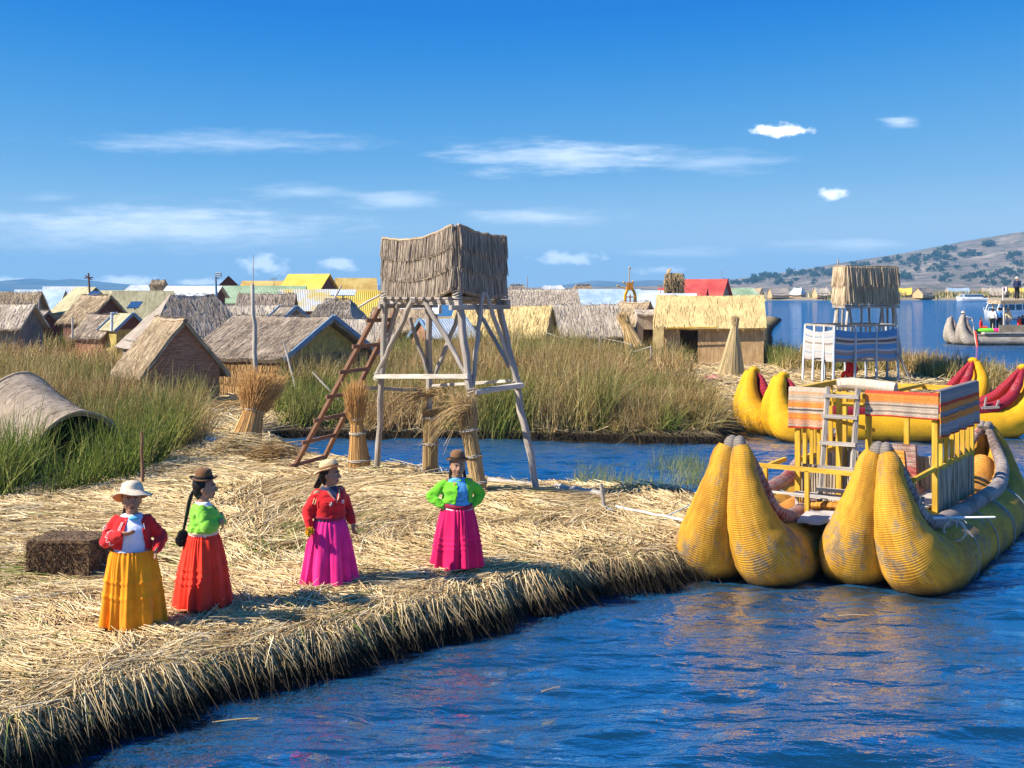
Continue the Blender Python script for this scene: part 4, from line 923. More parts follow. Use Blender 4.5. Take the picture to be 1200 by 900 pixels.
def hut_skirts():
    # shaggy tiers of stalks on the walls of the hut with the yellow gable
    h = [o for o in bpy.data.objects if o.get('label', '').startswith('grey-brown thatched hut with a yellow')][0]
    for (a, b, o) in (((-2.0, -2.06), (2.0, -2.06), (0, -1)), ((2.06, -2.0), (2.06, 2.0), (1, 0))):
        m = MB(); hung_mat(m, a, b, (1.30, 1.30), (-.05, -.05), 3, seed=2, out=np.array(o, float), sagb=.03, n_per_m=120, r=.012); m.build('wall_mats', M['wall_straw'], h)
M['wall_straw'] = reedmat('wall_straw', (.28, .15, .06), (.52, .32, .14), (.70, .49, .25), su=30, sv=2)
hut_skirts()

M['thatch_cabin'] = reedmat('thatch_cabin', (.34, .24, .14), (.58, .45, .30), (.76, .63, .46))
def tower_right():
    Y0 = 44.0; s = Y0 / F
    t = thing('watchtower', 'small watchtower with a straw box cabin and a balcony hung with blue and white blankets', 'watchtower', (X(1000, 45), 45, HZ(X(1000, 45), 45)))
    x0, x1, x2 = X(981, 45.2), X(995, 44.4), X(1050, 45.6)
    c = [np.array([X(978, 46.3), 46.3]), np.array([X(992, 44.7), 44.7]), np.array([X(1051, 45.4), 45.4])]; c.append(c[0] + c[2] - c[1]); cen = sum(c) / 4
    m = MB(); ls = []
    for i in range(4):
        j = (i + 1) % 4; o = (c[i] + c[j]) / 2 - cen
        ls.append(hung_mat(m, c[i], c[j], (Z(312, 45), Z(312, 45)), (Z(354, 45), Z(357, 45)), 2, seed=i, out=o, sagb=.02, n_per_m=90, r=.014))
    m.build('cabin_mats', M['thatch_cabin'], t, world=True)
    m = MB(); T_ = [np.array([*k, Z(311, 45)]) for k in c]; m.panel(*T_, th=.08, nu=8, nv=8, amp=.06, seed=2); m.build('cabin_roof', M['thatch_brown'], t, world=True)
    m = MB(); T_ = [np.array([*(cen + (k - cen) * 1.08), Z(358, 45)]) for k in c]; m.panel(*T_, th=.1, nu=4, nv=4, amp=0); m.build('deck', M['wood_grey'], t, world=True)
    zt = Z(360, 45); zg = .35
    bal = [np.array([X(944, 44.9), 44.9]), np.array([X(978, 42.9), 42.9]), np.array([X(1051, 43.9), 43.9])]; bal.append(bal[0] + bal[2] - bal[1])
    for i in range(4):
        m = MB(); m.pole([*(cen + (c[i] - cen) * .92), zt], [*(cen + (c[i] - cen) * 1.12), 1.4], .06, wob=.01, n=7); m.build('leg', M['wood_pale'], t, world=True)
        j = (i + 1) % 4; mid = (c[i] + c[j]) / 2
        for s_ in (.3, .7):
            m = MB(); m.pole([*(c[i] * .7 + c[j] * .3 if s_ == .3 else c[i] * .3 + c[j] * .7), zt], [*(c[i] * (1 - s_ * .9) + c[j] * s_ * .9), 1.9], .045, wob=.01, n=7); m.build('brace', M['wood_grey'], t, world=True)
    zb = Z(420, 44); zr = Z(381, 44)
    m = MB(); m.panel(*[np.array([*k, zb]) for k in bal], th=.08, nu=3, nv=3, amp=0); m.build('balcony_floor', M['wood_grey'], t, world=True)
    for i in range(4):
        j = (i + 1) % 4; m = MB(); m.beam([*bal[i], zr], [*bal[j], zr], .06, .08); m.build('handrail', M['wood_grey'], t, world=True)
        for u in (0, .33, .66):
            p = bal[i] * (1 - u) + bal[j] * u; q = cen + (p - cen) * 1.05
            m = MB(); m.pole([*p, zr], [*q, zg], .05, wob=.005, n=7); m.build('post', M['panel_white'] if i == 0 else M['wood_paleblue'], t, world=True)
    m = MB(); m.pole([*(bal[2] - [0, .1]), zb + .2], [bal[2][0] + .55, bal[2][1] - .2, zg], .05, wob=.008, n=7); m.build('prop', M['wood_grey'], t, world=True)
    for i, lab, mt in ((0, 'white striped blanket hung on the left side of the balcony of the small watchtower', 'cloth_white'), (1, 'blue and white striped blanket hung on the front of the balcony of the small watchtower', 'cloth_blue')):
        a, b = bal[i], bal[i + 1]; n = 30; u = np.linspace(.0, 1, n)[:, None] * np.ones((1, 8)); v = np.ones((n, 1)) * np.linspace(0, 1, 8)[None]
        nr = unit(np.array([(b - a)[1], -(b - a)[0]])); nr = nr if np.dot(nr, (a + b) / 2 - cen) > 0 else -nr
        off = .05 + .03 * np.sin(u * 17) * v + .02 * np.sin(u * 41) * v
        xy = a * (1 - u)[..., None] + b * u[..., None] + nr * off[..., None]
        z1 = (zr - .12 - .12 * np.sin(np.pi * u)) * (1 - v) + (zb - .02 - .05 * np.sin(u * 9)) * v
        P = np.concatenate([xy, z1[..., None]], -1); UV = np.stack([u * 2.4, v], -1); m = MB(); m.grid(P, UV, flip=True); Q = P.copy(); Q[..., :2] -= nr * .02; m.grid(Q, UV)
        o = m.build('blanket', M[mt]); tag(o, lab, 'blanket')
M['wood_paleblue'] = reedmat('wood_paleblue', (.28, .33, .40), (.42, .48, .56), (.55, .60, .66), su=60, sv=1.6, bstr=.2)
M['cloth_white'] = stripes('cloth_white', [(0, (.44, .46, .48)), (.18, (.32, .37, .44)), (.24, (.46, .47, .48)), (.40, (.28, .23, .20)), (.46, (.46, .46, .46)), (.72, (.33, .37, .43)), (.78, (.45, .45, .46))], .2)
M['cloth_blue'] = stripes('cloth_blue', [(0, (.10, .28, .55)), (.22, (.5, .5, .52)), (.30, (.2, .14, .12)), (.38, (.55, .5, .45)), (.45, (.12, .32, .6)), (.62, (.5, .5, .52)), (.68, (.33, .28, .27)), (.80, (.12, .32, .6)), (.9, (.36, .33, .33))], .2)
tower_right()

def tower_far():
    Y = 98.0; t = thing('watchtower', 'tiny distant watchtower with a ragged brown straw roof left of the red house', 'watchtower', (X(788, Y), Y, .8))
    k = Y / F; m = MB(); cx = X(788, Y); zt = Z(320, Y); zb = Z(343, Y); w = 11 * k
    m.panel((cx - w, Y - 1, zb), (cx + w, Y - 1, zb), (cx + w * .8, Y - .3, zt), (cx - w * .7, Y - .3, zt), th=.5, nu=12, nv=8, amp=.25, seed=3)
    m.panel((cx - w - .1, Y - 1.1, zb + .5), (cx - w + .3, Y + 1, zb + .5), (cx - w * .2, Y + 1, zt + .2), (cx - w * .3, Y - 1.1, zt + .3), th=.1, nu=8, nv=8, amp=.3, seed=4)
    n = 500; P = np.stack([rng.uniform(cx - w, cx + w, n), np.full(n, Y - 1.15), rng.uniform(zb, zt, n)], -1); m.blades(P, (0, -.2, -1) + rng.normal(0, .3, (n, 3)), .6, .03, None, rings=2)
    m.build('cabin_mats', M['thatch_new_dark'], t, world=True)
    for dx in (-w * .9, -w * .3, w * .3, w * .9):
        m = MB(); m.pole((cx + dx, Y - .6, zb + .2), (cx + dx * 1.15, Y - .6 - rng.random(), .5), .1, n=6); m.build('leg', M['wood_brown'], t, world=True)
M['thatch_new_dark'] = reedmat('thatch_new_dark', (.22, .15, .08), (.38, .27, .14), (.5, .37, .2), su=10, sv=2)
tower_far()

# ------------------------------------------------------------------ reed boats
def rollmat(name, base, base2, worn, wear=.5, ring=26, bs=.55):
    """tightly bound reed roll: fine binding rows around the roll, paint worn to grey"""
    m, N, L, b = mk(name); b.inputs['Roughness'].default_value = .7; b.inputs['Specular IOR Level'].default_value = .2
    tc = N.new('ShaderNodeTexCoord'); sp = N.new('ShaderNodeSeparateXYZ'); L.new(tc.outputs['UV'], sp.inputs[0])
    def mt(op, a, c):
        q = N.new('ShaderNodeMath'); q.operation = op
        for i, v in enumerate((a, c)):
            if isinstance(v, (int, float)): q.inputs[i].default_value = v
            else: L.new(v, q.inputs[i])
        return q.outputs[0]
    wob = uvnoise(N, L, 2.2, 3, 1, 3, .6)
    row = mt('SINE', mt('MULTIPLY', mt('ADD', sp.outputs[1], mt('MULTIPLY', wob, .035)), ring * 6.283), 0)      # binding rows
    fine = uvnoise(N, L, 55, 6, 1, 3, .7)                                                                    # stalks run along the roll
    fleck = uvnoise(N, L, 9, 70, 1, 4, .7)
    big = uvnoise(N, L, 1.5, 1.5, 1, 6, .7)
    r = ramp(N, [(.3, base2), (.65, base)]); L.new(fine, r.inputs[0])
    rw = ramp(N, [(.3, tuple(c * .35 for c in worn)), (.5, worn), (.7, tuple(min(1, c * 1.5) for c in worn))]); L.new(fleck, rw.inputs[0])
    geo = N.new('ShaderNodeNewGeometry'); s2 = N.new('ShaderNodeSeparateXYZ'); L.new(geo.outputs['Position'], s2.inputs[0])
    rub = N.new('ShaderNodeMapRange'); rub.interpolation_type = 'SMOOTHSTEP'; L.new(mt('ABSOLUTE', mt('SUBTRACT', s2.outputs[2], .45), 0), rub.inputs[0]); rub.inputs[1].default_value = .4; rub.inputs[2].default_value = .05; rub.inputs[3].default_value = 0; rub.inputs[4].default_value = .05 * wear
    aft = N.new('ShaderNodeMapRange'); aft.interpolation_type = 'SMOOTHSTEP'; L.new(sp.outputs[1], aft.inputs[0]); aft.inputs[1].default_value = 2.4; aft.inputs[2].default_value = 4.2; aft.inputs[3].default_value = 0; aft.inputs[4].default_value = .15 * wear
    big0 = big; big = mt('ADD', big, mt('ADD', rub.outputs[0], aft.outputs[0]))
    a = ramp(N, [(.56 - .16 * wear + .04, (0, 0, 0)), (.64 - .14 * wear, (1, 1, 1))]); L.new(mt('ADD', mt('MULTIPLY', big, .62), mt('MULTIPLY', fleck, .38)), a.inputs[0])
    col = mixc(N, L, a.outputs[0], r.outputs[0], rw.outputs[0])
    sh = ramp(N, [(.36, (.62, .52, .42)), (.56, (1.08, 1.06, 1.04))]); L.new(uvnoise(N, L, 2.6, 1.1, 1, 5, .7), sh.inputs[0]); col = mixc(N, L, .8 if wear > .15 else .3, col, sh.outputs[0], 'MULTIPLY')
    rr = ramp(N, [(.0, (.55, .5, .45)), (.35, (1, 1, 1))]); L.new(mt('ADD', mt('MULTIPLY', row, .5), .5), rr.inputs[0])
    col = mixc(N, L, .75, col, rr.outputs[0], 'MULTIPLY')
    wet = N.new('ShaderNodeMapRange'); L.new(mt('ADD', s2.outputs[2], mt('MULTIPLY', big0, .25)), wet.inputs[0]); wet.inputs[1].default_value = .14; wet.inputs[2].default_value = .34
    col = mixc(N, L, wet.outputs[0], (.02, .015, .008), col)
    L.new(col, b.inputs['Base Color'])
    h = mt('ADD', mt('MULTIPLY', row, .35), mt('ADD', fine, fleck)); bump(N, L, b, h, bs, .012)
    return m
M['roll_yellow'] = rollmat('roll_yellow', (.68, .37, .035), (.48, .23, .02), (.27, .20, .12), .30, 44)
M['roll_side'] = rollmat('roll_side', (.50, .33, .07), (.32, .22, .07), (.30, .27, .24), .85, 20)
M['roll_bright'] = rollmat('roll_bright', (.80, .43, .012), (.66, .33, .01), (.42, .25, .05), .1, 30, .25)
M['roll_red'] = rollmat('roll_red', (.36, .07, .055), (.24, .045, .04), (.34, .25, .22), .6, 12)
M['roll_crimson'] = rollmat('roll_crimson', (.36, .02, .04), (.25, .015, .03), (.3, .1, .1), .1, 12)
M['roll_greyred'] = rollmat('roll_greyred', (.20, .15, .145), (.13, .10, .10), (.32, .28, .26), .6, 12)
M['roll_grey'] = rollmat('roll_grey', (.36, .32, .26), (.25, .22, .18), (.34, .31, .27), .5, 8)
M['roll_orange'] = rollmat('roll_orange', (.66, .30, .05), (.48, .2, .03), (.5, .35, .2), .2, 14)
def spl(P, n):
    """smooth curve through the rows of P"""
    P = np.asarray(P, float); k = len(P); t = np.linspace(0, k - 1, n); i = np.clip(t.astype(int), 0, k - 2); f = (t - i)[:, None]
    g = lambda j: P[np.clip(j, 0, k - 1)]
    p0, p1, p2, p3 = g(i - 1), g(i), g(i + 1), g(i + 2)
    return .5 * (2 * p1 + (p2 - p0) * f + (2 * p0 - 5 * p1 + 4 * p2 - p3) * f ** 2 + (3 * p1 - p0 - 3 * p2 + p3) * f ** 3)
def reed_hull(root, O, d, Ls, k=1.0, hb=1.95, hs=1.55, roll='roll_yellow', edge=('roll_red', 'roll_red'), cap='tip', wob=.012, name='hull', inner='roll_orange', edger=.10, water=0.0, ties=True, hookb=0.0):
    """two fat reed rolls side by side with raised bow and stern; O = waterline point under the bow (x, y), d = heading to the stern"""
    d = np.asarray(d, float); d = d / np.linalg.norm(d); e = np.array([d[1], -d[0]])
    def w(s, t, z): return np.array([O[0] + d[0] * s + e[0] * t, O[1] + d[1] * s + e[1] * t, water + z])
    #        s      z         r       lateral
    prof = [(.00, hb, .105, .085), (-.03, hb * .93, .155, .12), (-.07, hb * .80, .19, .145), (-.10, hb * .62, .26, .20), (-.06, hb * .43, .34, .275), (.10, hb * .25, .43, .37),
            (.48, .24, .47, .42), (1.0, .22, .46, .43), (1.9, .23, .45, .43)]
    prof = [(s * k, z * 1.0 if i < 6 else z * k, r * k, l * k) for i, (s, z, r, l) in enumerate(prof)]
    prof += [(Ls * .55, .24 * k, .45 * k, .43 * k), (Ls - 1.9 * k, .24 * k, .44 * k, .42 * k), (Ls - 1.0 * k, .30 * k, .42 * k, .40 * k), (Ls - .45 * k, .48 * k, .37 * k, .36 * k), (Ls - .12 * k, hs * .52, .27 * k, .26 * k), (Ls + .03 * k, hs * .75, .18 * k, .17 * k), (Ls - .02 * k, hs * .92, .12 * k, .10 * k), (Ls - .07 * k, hs, .08 * k, .07 * k)]
    Q = spl(prof, 90)
    for sg in (-1, 1):
        P = np.array([w(q[0], sg * q[3], q[1]) for q in Q]); r = Q[:, 2] * (1 + .012 * np.sin(np.arange(90) * 1.9))
        m = MB(); m.tube(P, np.maximum(r, .03), 34, uvoff=sg * 3.3 + Ls); 
        V = m.V[0]; nz = fbm(V[:, 0] * 5, V[:, 2] * 5 + V[:, 1] * 3, 3, 5) * wob; V[:, :] = V + nz[:, None] * unit(V - np.repeat(P, 35, 0))
        m.build('reed_roll', M[roll], root, world=True)
    # filling between the rolls, deck of the hull
    Pm = spl([(.35 * k, hb * .72, .16 * k, 0), (.55 * k, hb * .45, .26 * k, 0), (1.0 * k, .38 * k, .30 * k, 0), (2.0 * k, .33 * k, .30 * k, 0), (Ls - 1.6 * k, .36 * k, .30 * k, 0), (Ls - .7 * k, .58 * k, .30 * k, 0), (Ls - .25 * k, hs * .65, .16 * k, 0)], 40)
    m = MB(); m.tube(np.array([w(q[0], 0, q[1]) for q in Pm]), Pm[:, 2], 20, uvoff=9); m.build('inner_roll', M[inner], root, world=True)
    # the thinner rolls along both edges
    for j, sg in enumerate((-1, 1)):
        Pe = spl([(.10 * k, hb * .975, .05 * k, .03 * k), (.22 * k, hb * .90, .07 * k, .14 * k), (.30 * k, hb * .70, edger * k, .26 * k), (.46 * k, hb * .52, edger * k, .36 * k), (.85 * k, .72 * k, edger * 1.1 * k, .44 * k), (1.5 * k, .70 * k, edger * 1.2 * k, .47 * k),
                  (Ls * .5, .69 * k, edger * 1.2 * k, .47 * k), (Ls - 1.4 * k, .72 * k, edger * 1.15 * k, .46 * k), (Ls - .75 * k, .92 * k, edger * k, .40 * k), (Ls - .40 * k, hs * .75, edger * .9 * k, .26 * k), (Ls - .20 * k, hs * .95, .06 * k, .10 * k), (Ls - .12 * k, hs, .05 * k, .04 * k)], 70)
        m = MB(); m.tube(np.array([w(q[0], sg * q[3], q[1]) for q in Pe]), np.maximum(Pe[:, 2], .02), 14, uvoff=5 + j, rough=.03); m.build('edge_roll', M[edge[j]], root, world=True)
        if ties:
            m = MB()
            for f in np.linspace(1.3 * k, Ls - 1.2 * k, 4):
                a = np.linspace(-.9, 2.6, 16); P = np.array([w(f + .012 * math.sin(q * 3), sg * (.43 + .462 * math.sin(q)) * k, (.235 + .462 * math.cos(q)) * k) for q in a]); m.tube(P, .008, 5)
            m.build('tie', M['rope_blue'], root, world=True)
    for s_, hz, rr in ((0.03 * k, hb, .10 * k), (Ls - .09 * k, hs, .085 * k)):
        for sg in (-1, 1):
            m = MB(); nn = 9; P = [w(s_, sg * .065 * k, hz - .10 * k), w(s_ + .0, sg * .062 * k, hz - .02 * k), w(s_ + .02, sg * .055 * k, hz + .045 * k), w(s_ + .09 * k, sg * .04 * k, hz + .05 * k), w(s_ + .16 * k, sg * .04 * k, hz - .02 * k)] if s_ < 1 else [w(s_, sg * .06 * k, hz - .10 * k), w(s_, sg * .06 * k, hz), w(s_ - .03, sg * .05 * k, hz + .05 * k), w(s_ - .12 * k, sg * .04 * k, hz)]
            m.tube(spl(P, 12), np.linspace(rr * 1.02, rr * .62, 12), 12, rough=.04); m.build('tip_wrap', M[cap], root, world=True)
    return w

def cloth_strip(name, lab, a, b, z0, z1, out, mt, fold=.012, n=40, rows=14, top=.0, seed=0, lay=None, grp=None):
    """blanket hanging from z0 down to z1 between a and b; lay = how far it folds back over the top"""
    a = np.asarray(a, float); b = np.asarray(b, float); out = np.asarray(out, float); L = np.linalg.norm(b - a)
    u = np.linspace(0, 1, n)[:, None]; v = np.linspace(0, 1, rows)[None]
    wv = (np.sin(u * L * 13 + seed) + .6 * np.sin(u * L * 29 + seed * 2)) * fold
    o = .03 + wv * v * 2 + .01
    z = z0 + (z1 - z0) * v - .015 * np.abs(np.sin(u * L * 3.1 + seed)) * v
    xy = a * (1 - u)[..., None] + b * u[..., None] + out * o[..., None]
    P = np.concatenate([xy, z[..., None]], -1); UV = np.stack([u * L + 0 * v, v + 0 * u], -1)
    if lay:
        k = 5; vv = np.linspace(1, 0, k)[None, :-1]; xy2 = a * (1 - u)[..., None] + b * u[..., None] + out * (.04 - vv * lay)[..., None]
        z2 = np.full(xy2.shape[:2], z0 + .02); P = np.concatenate([np.concatenate([xy2, z2[..., None]], -1), P], 1); UV = np.concatenate([np.stack([u * L + 0 * vv, 0 * vv * u - vv * .3 + 0 * u], -1), UV], 1)
    m = MB(); m.grid(P, UV); Q = P.copy(); Q[..., :2] -= out * .012; Q[..., 2] -= .006; m.grid(Q, UV, flip=True)
    for k in (0, -1): m.grid(np.stack([P[k], Q[k]], 1), np.stack([UV[k], UV[k]], 1))
    m.grid(np.stack([P[:, -1], Q[:, -1]], 1), np.stack([UV[:, -1], UV[:, -1]], 1))
    o = m.build(name, M[mt]); tag(o, lab, 'blanket', grp); return o
TAN = (.50, .42, .33); ORG = (.78, .26, .06); RED = (.55, .08, .045); GRY = (.27, .25, .25); BLK = (.10, .08, .08)
M['cloth_a'] = stripes('cloth_a', [(0, TAN), (.08, (.6, .34, .18)), (.14, TAN), (.30, (.62, .34, .18)), (.35, ORG), (.47, TAN), (.51, BLK), (.55, TAN), (.62, ORG), (.78, (.6, .32, .2)), (.90, TAN), (.95, RED)], .28)
M['cloth_b'] = stripes('cloth_b', [(0, RED), (.05, ORG), (.34, (.50, .26, .13)), (.42, TAN), (.5, (.22, .16, .13)), (.56, TAN), (.74, (.30, .22, .18)), (.82, TAN), (.94, RED)], .32)
M['cloth_c'] = stripes('cloth_c', [(0, GRY), (.08, (.33, .29, .28)), (.24, RED), (.32, ORG), (.44, GRY), (.50, (.2, .18, .2)), (.55, ORG), (.70, (.35, .32, .32)), (.88, GRY), (.96, RED)], .32)
M['tip'] = rollmat('tip', (.30, .27, .24), (.20, .18, .16), (.38, .35, .32), .5, 60)
M['plank_grey'] = M['wood_pale']
M['mat_roll'] = reedmat('mat_roll', (.36, .30, .22), (.55, .47, .37), (.68, .61, .50), su=4, sv=60)
M['reed_screen'] = reedmat('reed_screen', (.26, .20, .14), (.48, .40, .30), (.64, .56, .44), su=38, sv=2)
M['canvas'] = plain('canvas', (.42, .38, .36), .15, .9)

def front_raft():
    O = np.array([4.0, 15.75]); d = np.array([.555, .832]); e = np.array([.832, -.555])
    t = thing('reed_boat', 'large yellow twin-hulled reed boat with a canopy, moored at the near end of the island', 'boat', (4.0, 15.75, 0))
    wl = lambda s, q, z: np.array([O[0] + d[0] * s + e[0] * q, O[1] + d[1] * s + e[1] * q, z])
    reed_hull(t, (2.98, 16.05), (.485, .875), 5.6, 1.06, 1.83, 1.40)
    reed_hull(t, (4.84, 15.7), (.565, .825), 5.9, 1.06, 1.79, 1.56, roll='roll_yellow', edge=('roll_red', 'roll_greyred'))
    B = lambda a, b, w, h, nm, mt, up=(0, 0, 1): MB().beam(wl(*a), wl(*b), w, h, up=up).build(nm, M[mt], t, world=True)
    # deck boards across both hulls
    for i, s in enumerate(np.arange(.95, 4.9, .17)):
        m = MB(); m.beam(wl(s, -.75, .74 + .004 * math.sin(i * 5)), wl(s, .78, .74), .155, .03); m.build('deck_board', M['wood_pale'], t, world=True)
    zt, zd = 2.40, .75
    s0, s1, q0, q1 = 1.80, 3.94, -.90, 1.08
    for (s, q) in ((s0, q0), (s0, q1), (s1, q0), (s1, q1), (s0, .15), (s0, -.28), (s1, .10)):
        m = MB(); m.beam(wl(s, q, zd), wl(s, q, zt), .075, .075, up=(*d, 0)); m.build('post', M['wood_yellow'], t, world=True)
    for (a, b) in (((s0, q0 - .05), (s0, q1 + .05)), ((s1, q0 - .05), (s1, q1 + .05)), ((s0 - .05, q0), (s1 + .05, q0)), ((s0 - .05, q1), (s1 + .05, q1))):
        B((*a, zt + (.0 if a[0] == b[0] else .05)), (*b, zt + (.0 if a[0] == b[0] else .05)), .07, .075, 'top_beam', 'wood_yellow')
    B((s0 - .01, q0, 2.27), (s0 - .01, q1, 2.27), .05, .06, 'top_beam', 'wood_yellow'); B((s1, q0, 2.2), (s1, q1, 2.2), .05, .06, 'top_beam', 'wood_yellow')
    m = MB(); m.pole(wl(s0, .3, zt + .03), wl(s1, .35, zt + .03), .03, n=8); m.build('roof_pole', M['wood_yellow'], t, world=True)
    B((s0 - .02, q0 + .18, zt - .3), (s0 + .3, .15, zt - .52), .06, .05, 'roof_brace', 'wood_yellow')
    # slats and reed screens
    for q in np.linspace(q0 + .10, q0 + .42, 4): B((s0, q, 1.36), (s0, q, 2.1), .05, .03, 'slat', 'wood_yellow', up=(*d, 0))
    for s in np.linspace(s0 + .28, s1 - .24, 6): B((s, q1, 1.42), (s, q1, 2.1), .06, .03, 'slat', 'wood_yellow', up=(*d, 0))
    for s in np.linspace(s0 + .3, s1 - .3, 5): B((s, q0, 1.42), (s, q0, 2.46), .06, .03, 'slat', 'wood_yellow', up=(*d, 0))
    B((s0, q1, 1.42), (s1, q1, 1.42), .05, .07, 'rail', 'wood_yellow'); B((s0, q0, 1.40), (s1, q0, 1.40), .05, .07, 'rail', 'wood_yellow')
    def scr(a, b, z0, z1, sd):
        m = MB(); m.panel(wl(*a, z0), wl(*b, z0), wl(*b, z1), wl(*a, z1), th=.035, nu=30, nv=6, amp=.015, seed=sd)
        p = wl(*a, z1); q = wl(*b, z1); n = int(np.linalg.norm(q - p) * 90); u = rng.random((n, 1)); nn = unit(np.cross(q - p, [0, 0, 1.]));
        m.blades(p + (q - p) * u + rng.normal(0, .012, (n, 3)), (0, 0, -1) + rng.normal(0, .02, (n, 3)), (z1 - z0) * .98, .008, None, rings=2, taper=.1); m.build('reed_screen', M['reed_screen'], t, world=True)
    scr((s0 + .06, q0 + .05), (s0 + .06, q0 + .75), .78, 1.34, 1); scr((s0 + .05, q1 + .02), (s1, q1 + .02), .78, 1.40, 2); scr((s1, q0), (s1, q1), .78, 1.30, 3); scr((s0 + .2, q0), (s1, q0), .78, 1.36, 4)
    # railing in front of the canopy
    r0 = 1.02; za = 1.38
    B((r0, -1.22, za + .02), (r0, 1.0, za), .06, .06, 'rail', 'wood_yellow'); B((r0, -1.2, 1.03), (r0, .62, 1.03), .035, .03, 'rail', 'wood_pale')
    for q in (-1.1, -.48, .18, .98): B((r0, q, .76), (r0, q, za), .06, .06, 'rail_post', 'wood_yellow', up=(*d, 0))
    B((r0, 1.0, za), (s0, q1, 1.44), .05, .06, 'rail', 'wood_yellow'); B((r0, .98, 1.02), (s0, q1 + .02, .80), .05, .05, 'rail', 'wood_yellow'); B((r0, -1.1, za), (s0, q0 - .2, 1.4), .05, .06, 'rail', 'wood_yellow')
    B((r0 + .25, 1.05, .76), (r0 + .25, 1.05, 1.12), .045, .045, 'cleat', 'wood_grey', up=(*d, 0))
    # bench along the deck
    for q in (-.55,): 
        B((1.35, q - .25, .98), (1.35, q + .55, .98), .26, .04, 'bench', 'wood_pale'); B((1.35, q - .2, .76), (1.35, q - .2, .97), .05, .05, 'bench_leg', 'wood_pale', up=(*d, 0)); B((1.35, q + .5, .76), (1.35, q + .5, .97), .05, .05, 'bench_leg', 'wood_pale', up=(*d, 0))
    m = MB(); m.panel(wl(.55, -.45, .80), wl(.6, .28, .82), wl(1.2, .3, .80), wl(1.15, -.5, .79), th=.05, nu=20, nv=16, amp=.10, seed=8); m.build('deck_canvas', M['canvas'], t, world=True)
    m = MB(); m.tube(spl([wl(1.3, -.5, .84), wl(1.25, -.2, .87), wl(1.3, .1, .84)], 10), .06, 8, rough=.1); m.build('rope_coil', M['roll_orange'], t, world=True)
    # ladder up to the roof, part of the boat
    l = MB(); l.beam(wl(1.35, -.42, .80), wl(1.66, -.40, 2.52), .055, .09); l.build('ladder_rail', M['wood_grey'], t, world=True)
    l = MB(); l.beam(wl(1.35, .02, .80), wl(1.66, .04, 2.52), .055, .09); l.build('ladder_rail', M['wood_grey'], t, world=True)
    for f in (.16, .34, .54, .76, .93):
        a = wl(1.35, -.46, .80) * (1 - f) + wl(1.66, -.44, 2.52) * f; b = wl(1.35, .06, .80) * (1 - f) + wl(1.66, .08, 2.52) * f
        m = MB(); m.beam(a - [*(d * .04), 0], b - [*(d * .04), 0], .08, .05); m.build('ladder_rung', M['wood_grey'], t, world=True)
    # rolled mat on the roof, red seat seen inside, pole over the gunwale
    m = MB(); P = [wl(1.92, -.34, zt + .13), wl(1.95, -.1, zt + .15), wl(1.93, .5, zt + .11)]; m.tube(spl(P, 14), .095, 16, rough=.03); o = m.build('rolled_mat', M['mat_roll']); tag(o, 'rolled cream mat lying on top of the canopy of the near reed boat', 'mat')
    m = MB(); m.panel(wl(3.6, -.35, .8), wl(3.6, .35, .8), wl(3.75, .28, 1.5), wl(3.75, -.28, 1.5), th=.12, nu=12, nv=8, amp=.02, seed=2); m.build('seat_back', M['roll_red'], t, world=True)
    m = MB(); m.panel(wl(3.57, -.20, .86), wl(3.57, .20, .86), wl(3.70, .12, 1.4), wl(3.70, -.12, 1.4), th=.04, nu=8, nv=8, amp=.01, seed=2); m.build('seat_pad', M['roll_orange'], t, world=True)
    m = MB(); p, q = W(1048, 608, 15.95), W(1166, 606, 15.9); m.pole(p, q, .022, .014, n=8); o = m.build('boat_pole', M['white_paint']); tag(o, 'thin white pole laid across the edge of the near reed boat', 'pole')
    m = MB()
    for k in range(5):
        a = rng.uniform(0, 6.28); c = wl(1.05, 1.55, .86) ; P = [c, c + [.08 * math.cos(a), .02, .05], c + [.17 * math.cos(a), -.03, -.06 + .03 * k]]; m.tube(spl(P, 6), .009, 5)
    for k in range(3): 
        a = np.linspace(0, 2 * np.pi, 20); c = wl(1.1 + .03 * k, 1.5, .74); m.tube(np.stack([c[0] + .14 * np.cos(a) * e[0], c[1] + .14 * np.cos(a) * e[1], c[2] + .14 * np.sin(a)], -1), .010, 6)
    m.build('mooring_knot', M['rope'], t, world=True)
    # blankets hung over the canopy edge
    out = -d; G = None
    cloth_strip('blanket', 'orange and tan striped blanket hanging at the left corner of the canopy', wl(s0 - .03, q0 - .12, 0)[:2], wl(s0 - .03, q0 + .48, 0)[:2], zt + .07, 1.90, out, 'cloth_a', lay=.09, seed=1)
    cloth_strip('blanket', 'patterned brown blanket with an orange top band along the middle of the canopy front', wl(s0 - .03, .12, 0)[:2], wl(s0 - .03, q1 + .06, 0)[:2], zt + .07, 2.14, out, 'cloth_b', lay=.09, seed=2, fold=.006)
    cloth_strip('blanket', 'grey blanket with red and orange stripes on the right side of the canopy', wl(s0 - .06, q1 + .05, 0)[:2], wl(s1 + .1, q1 + .05, 0)[:2], zt + .11, 1.88, e, 'cloth_c', lay=.09, seed=3)
front_raft()

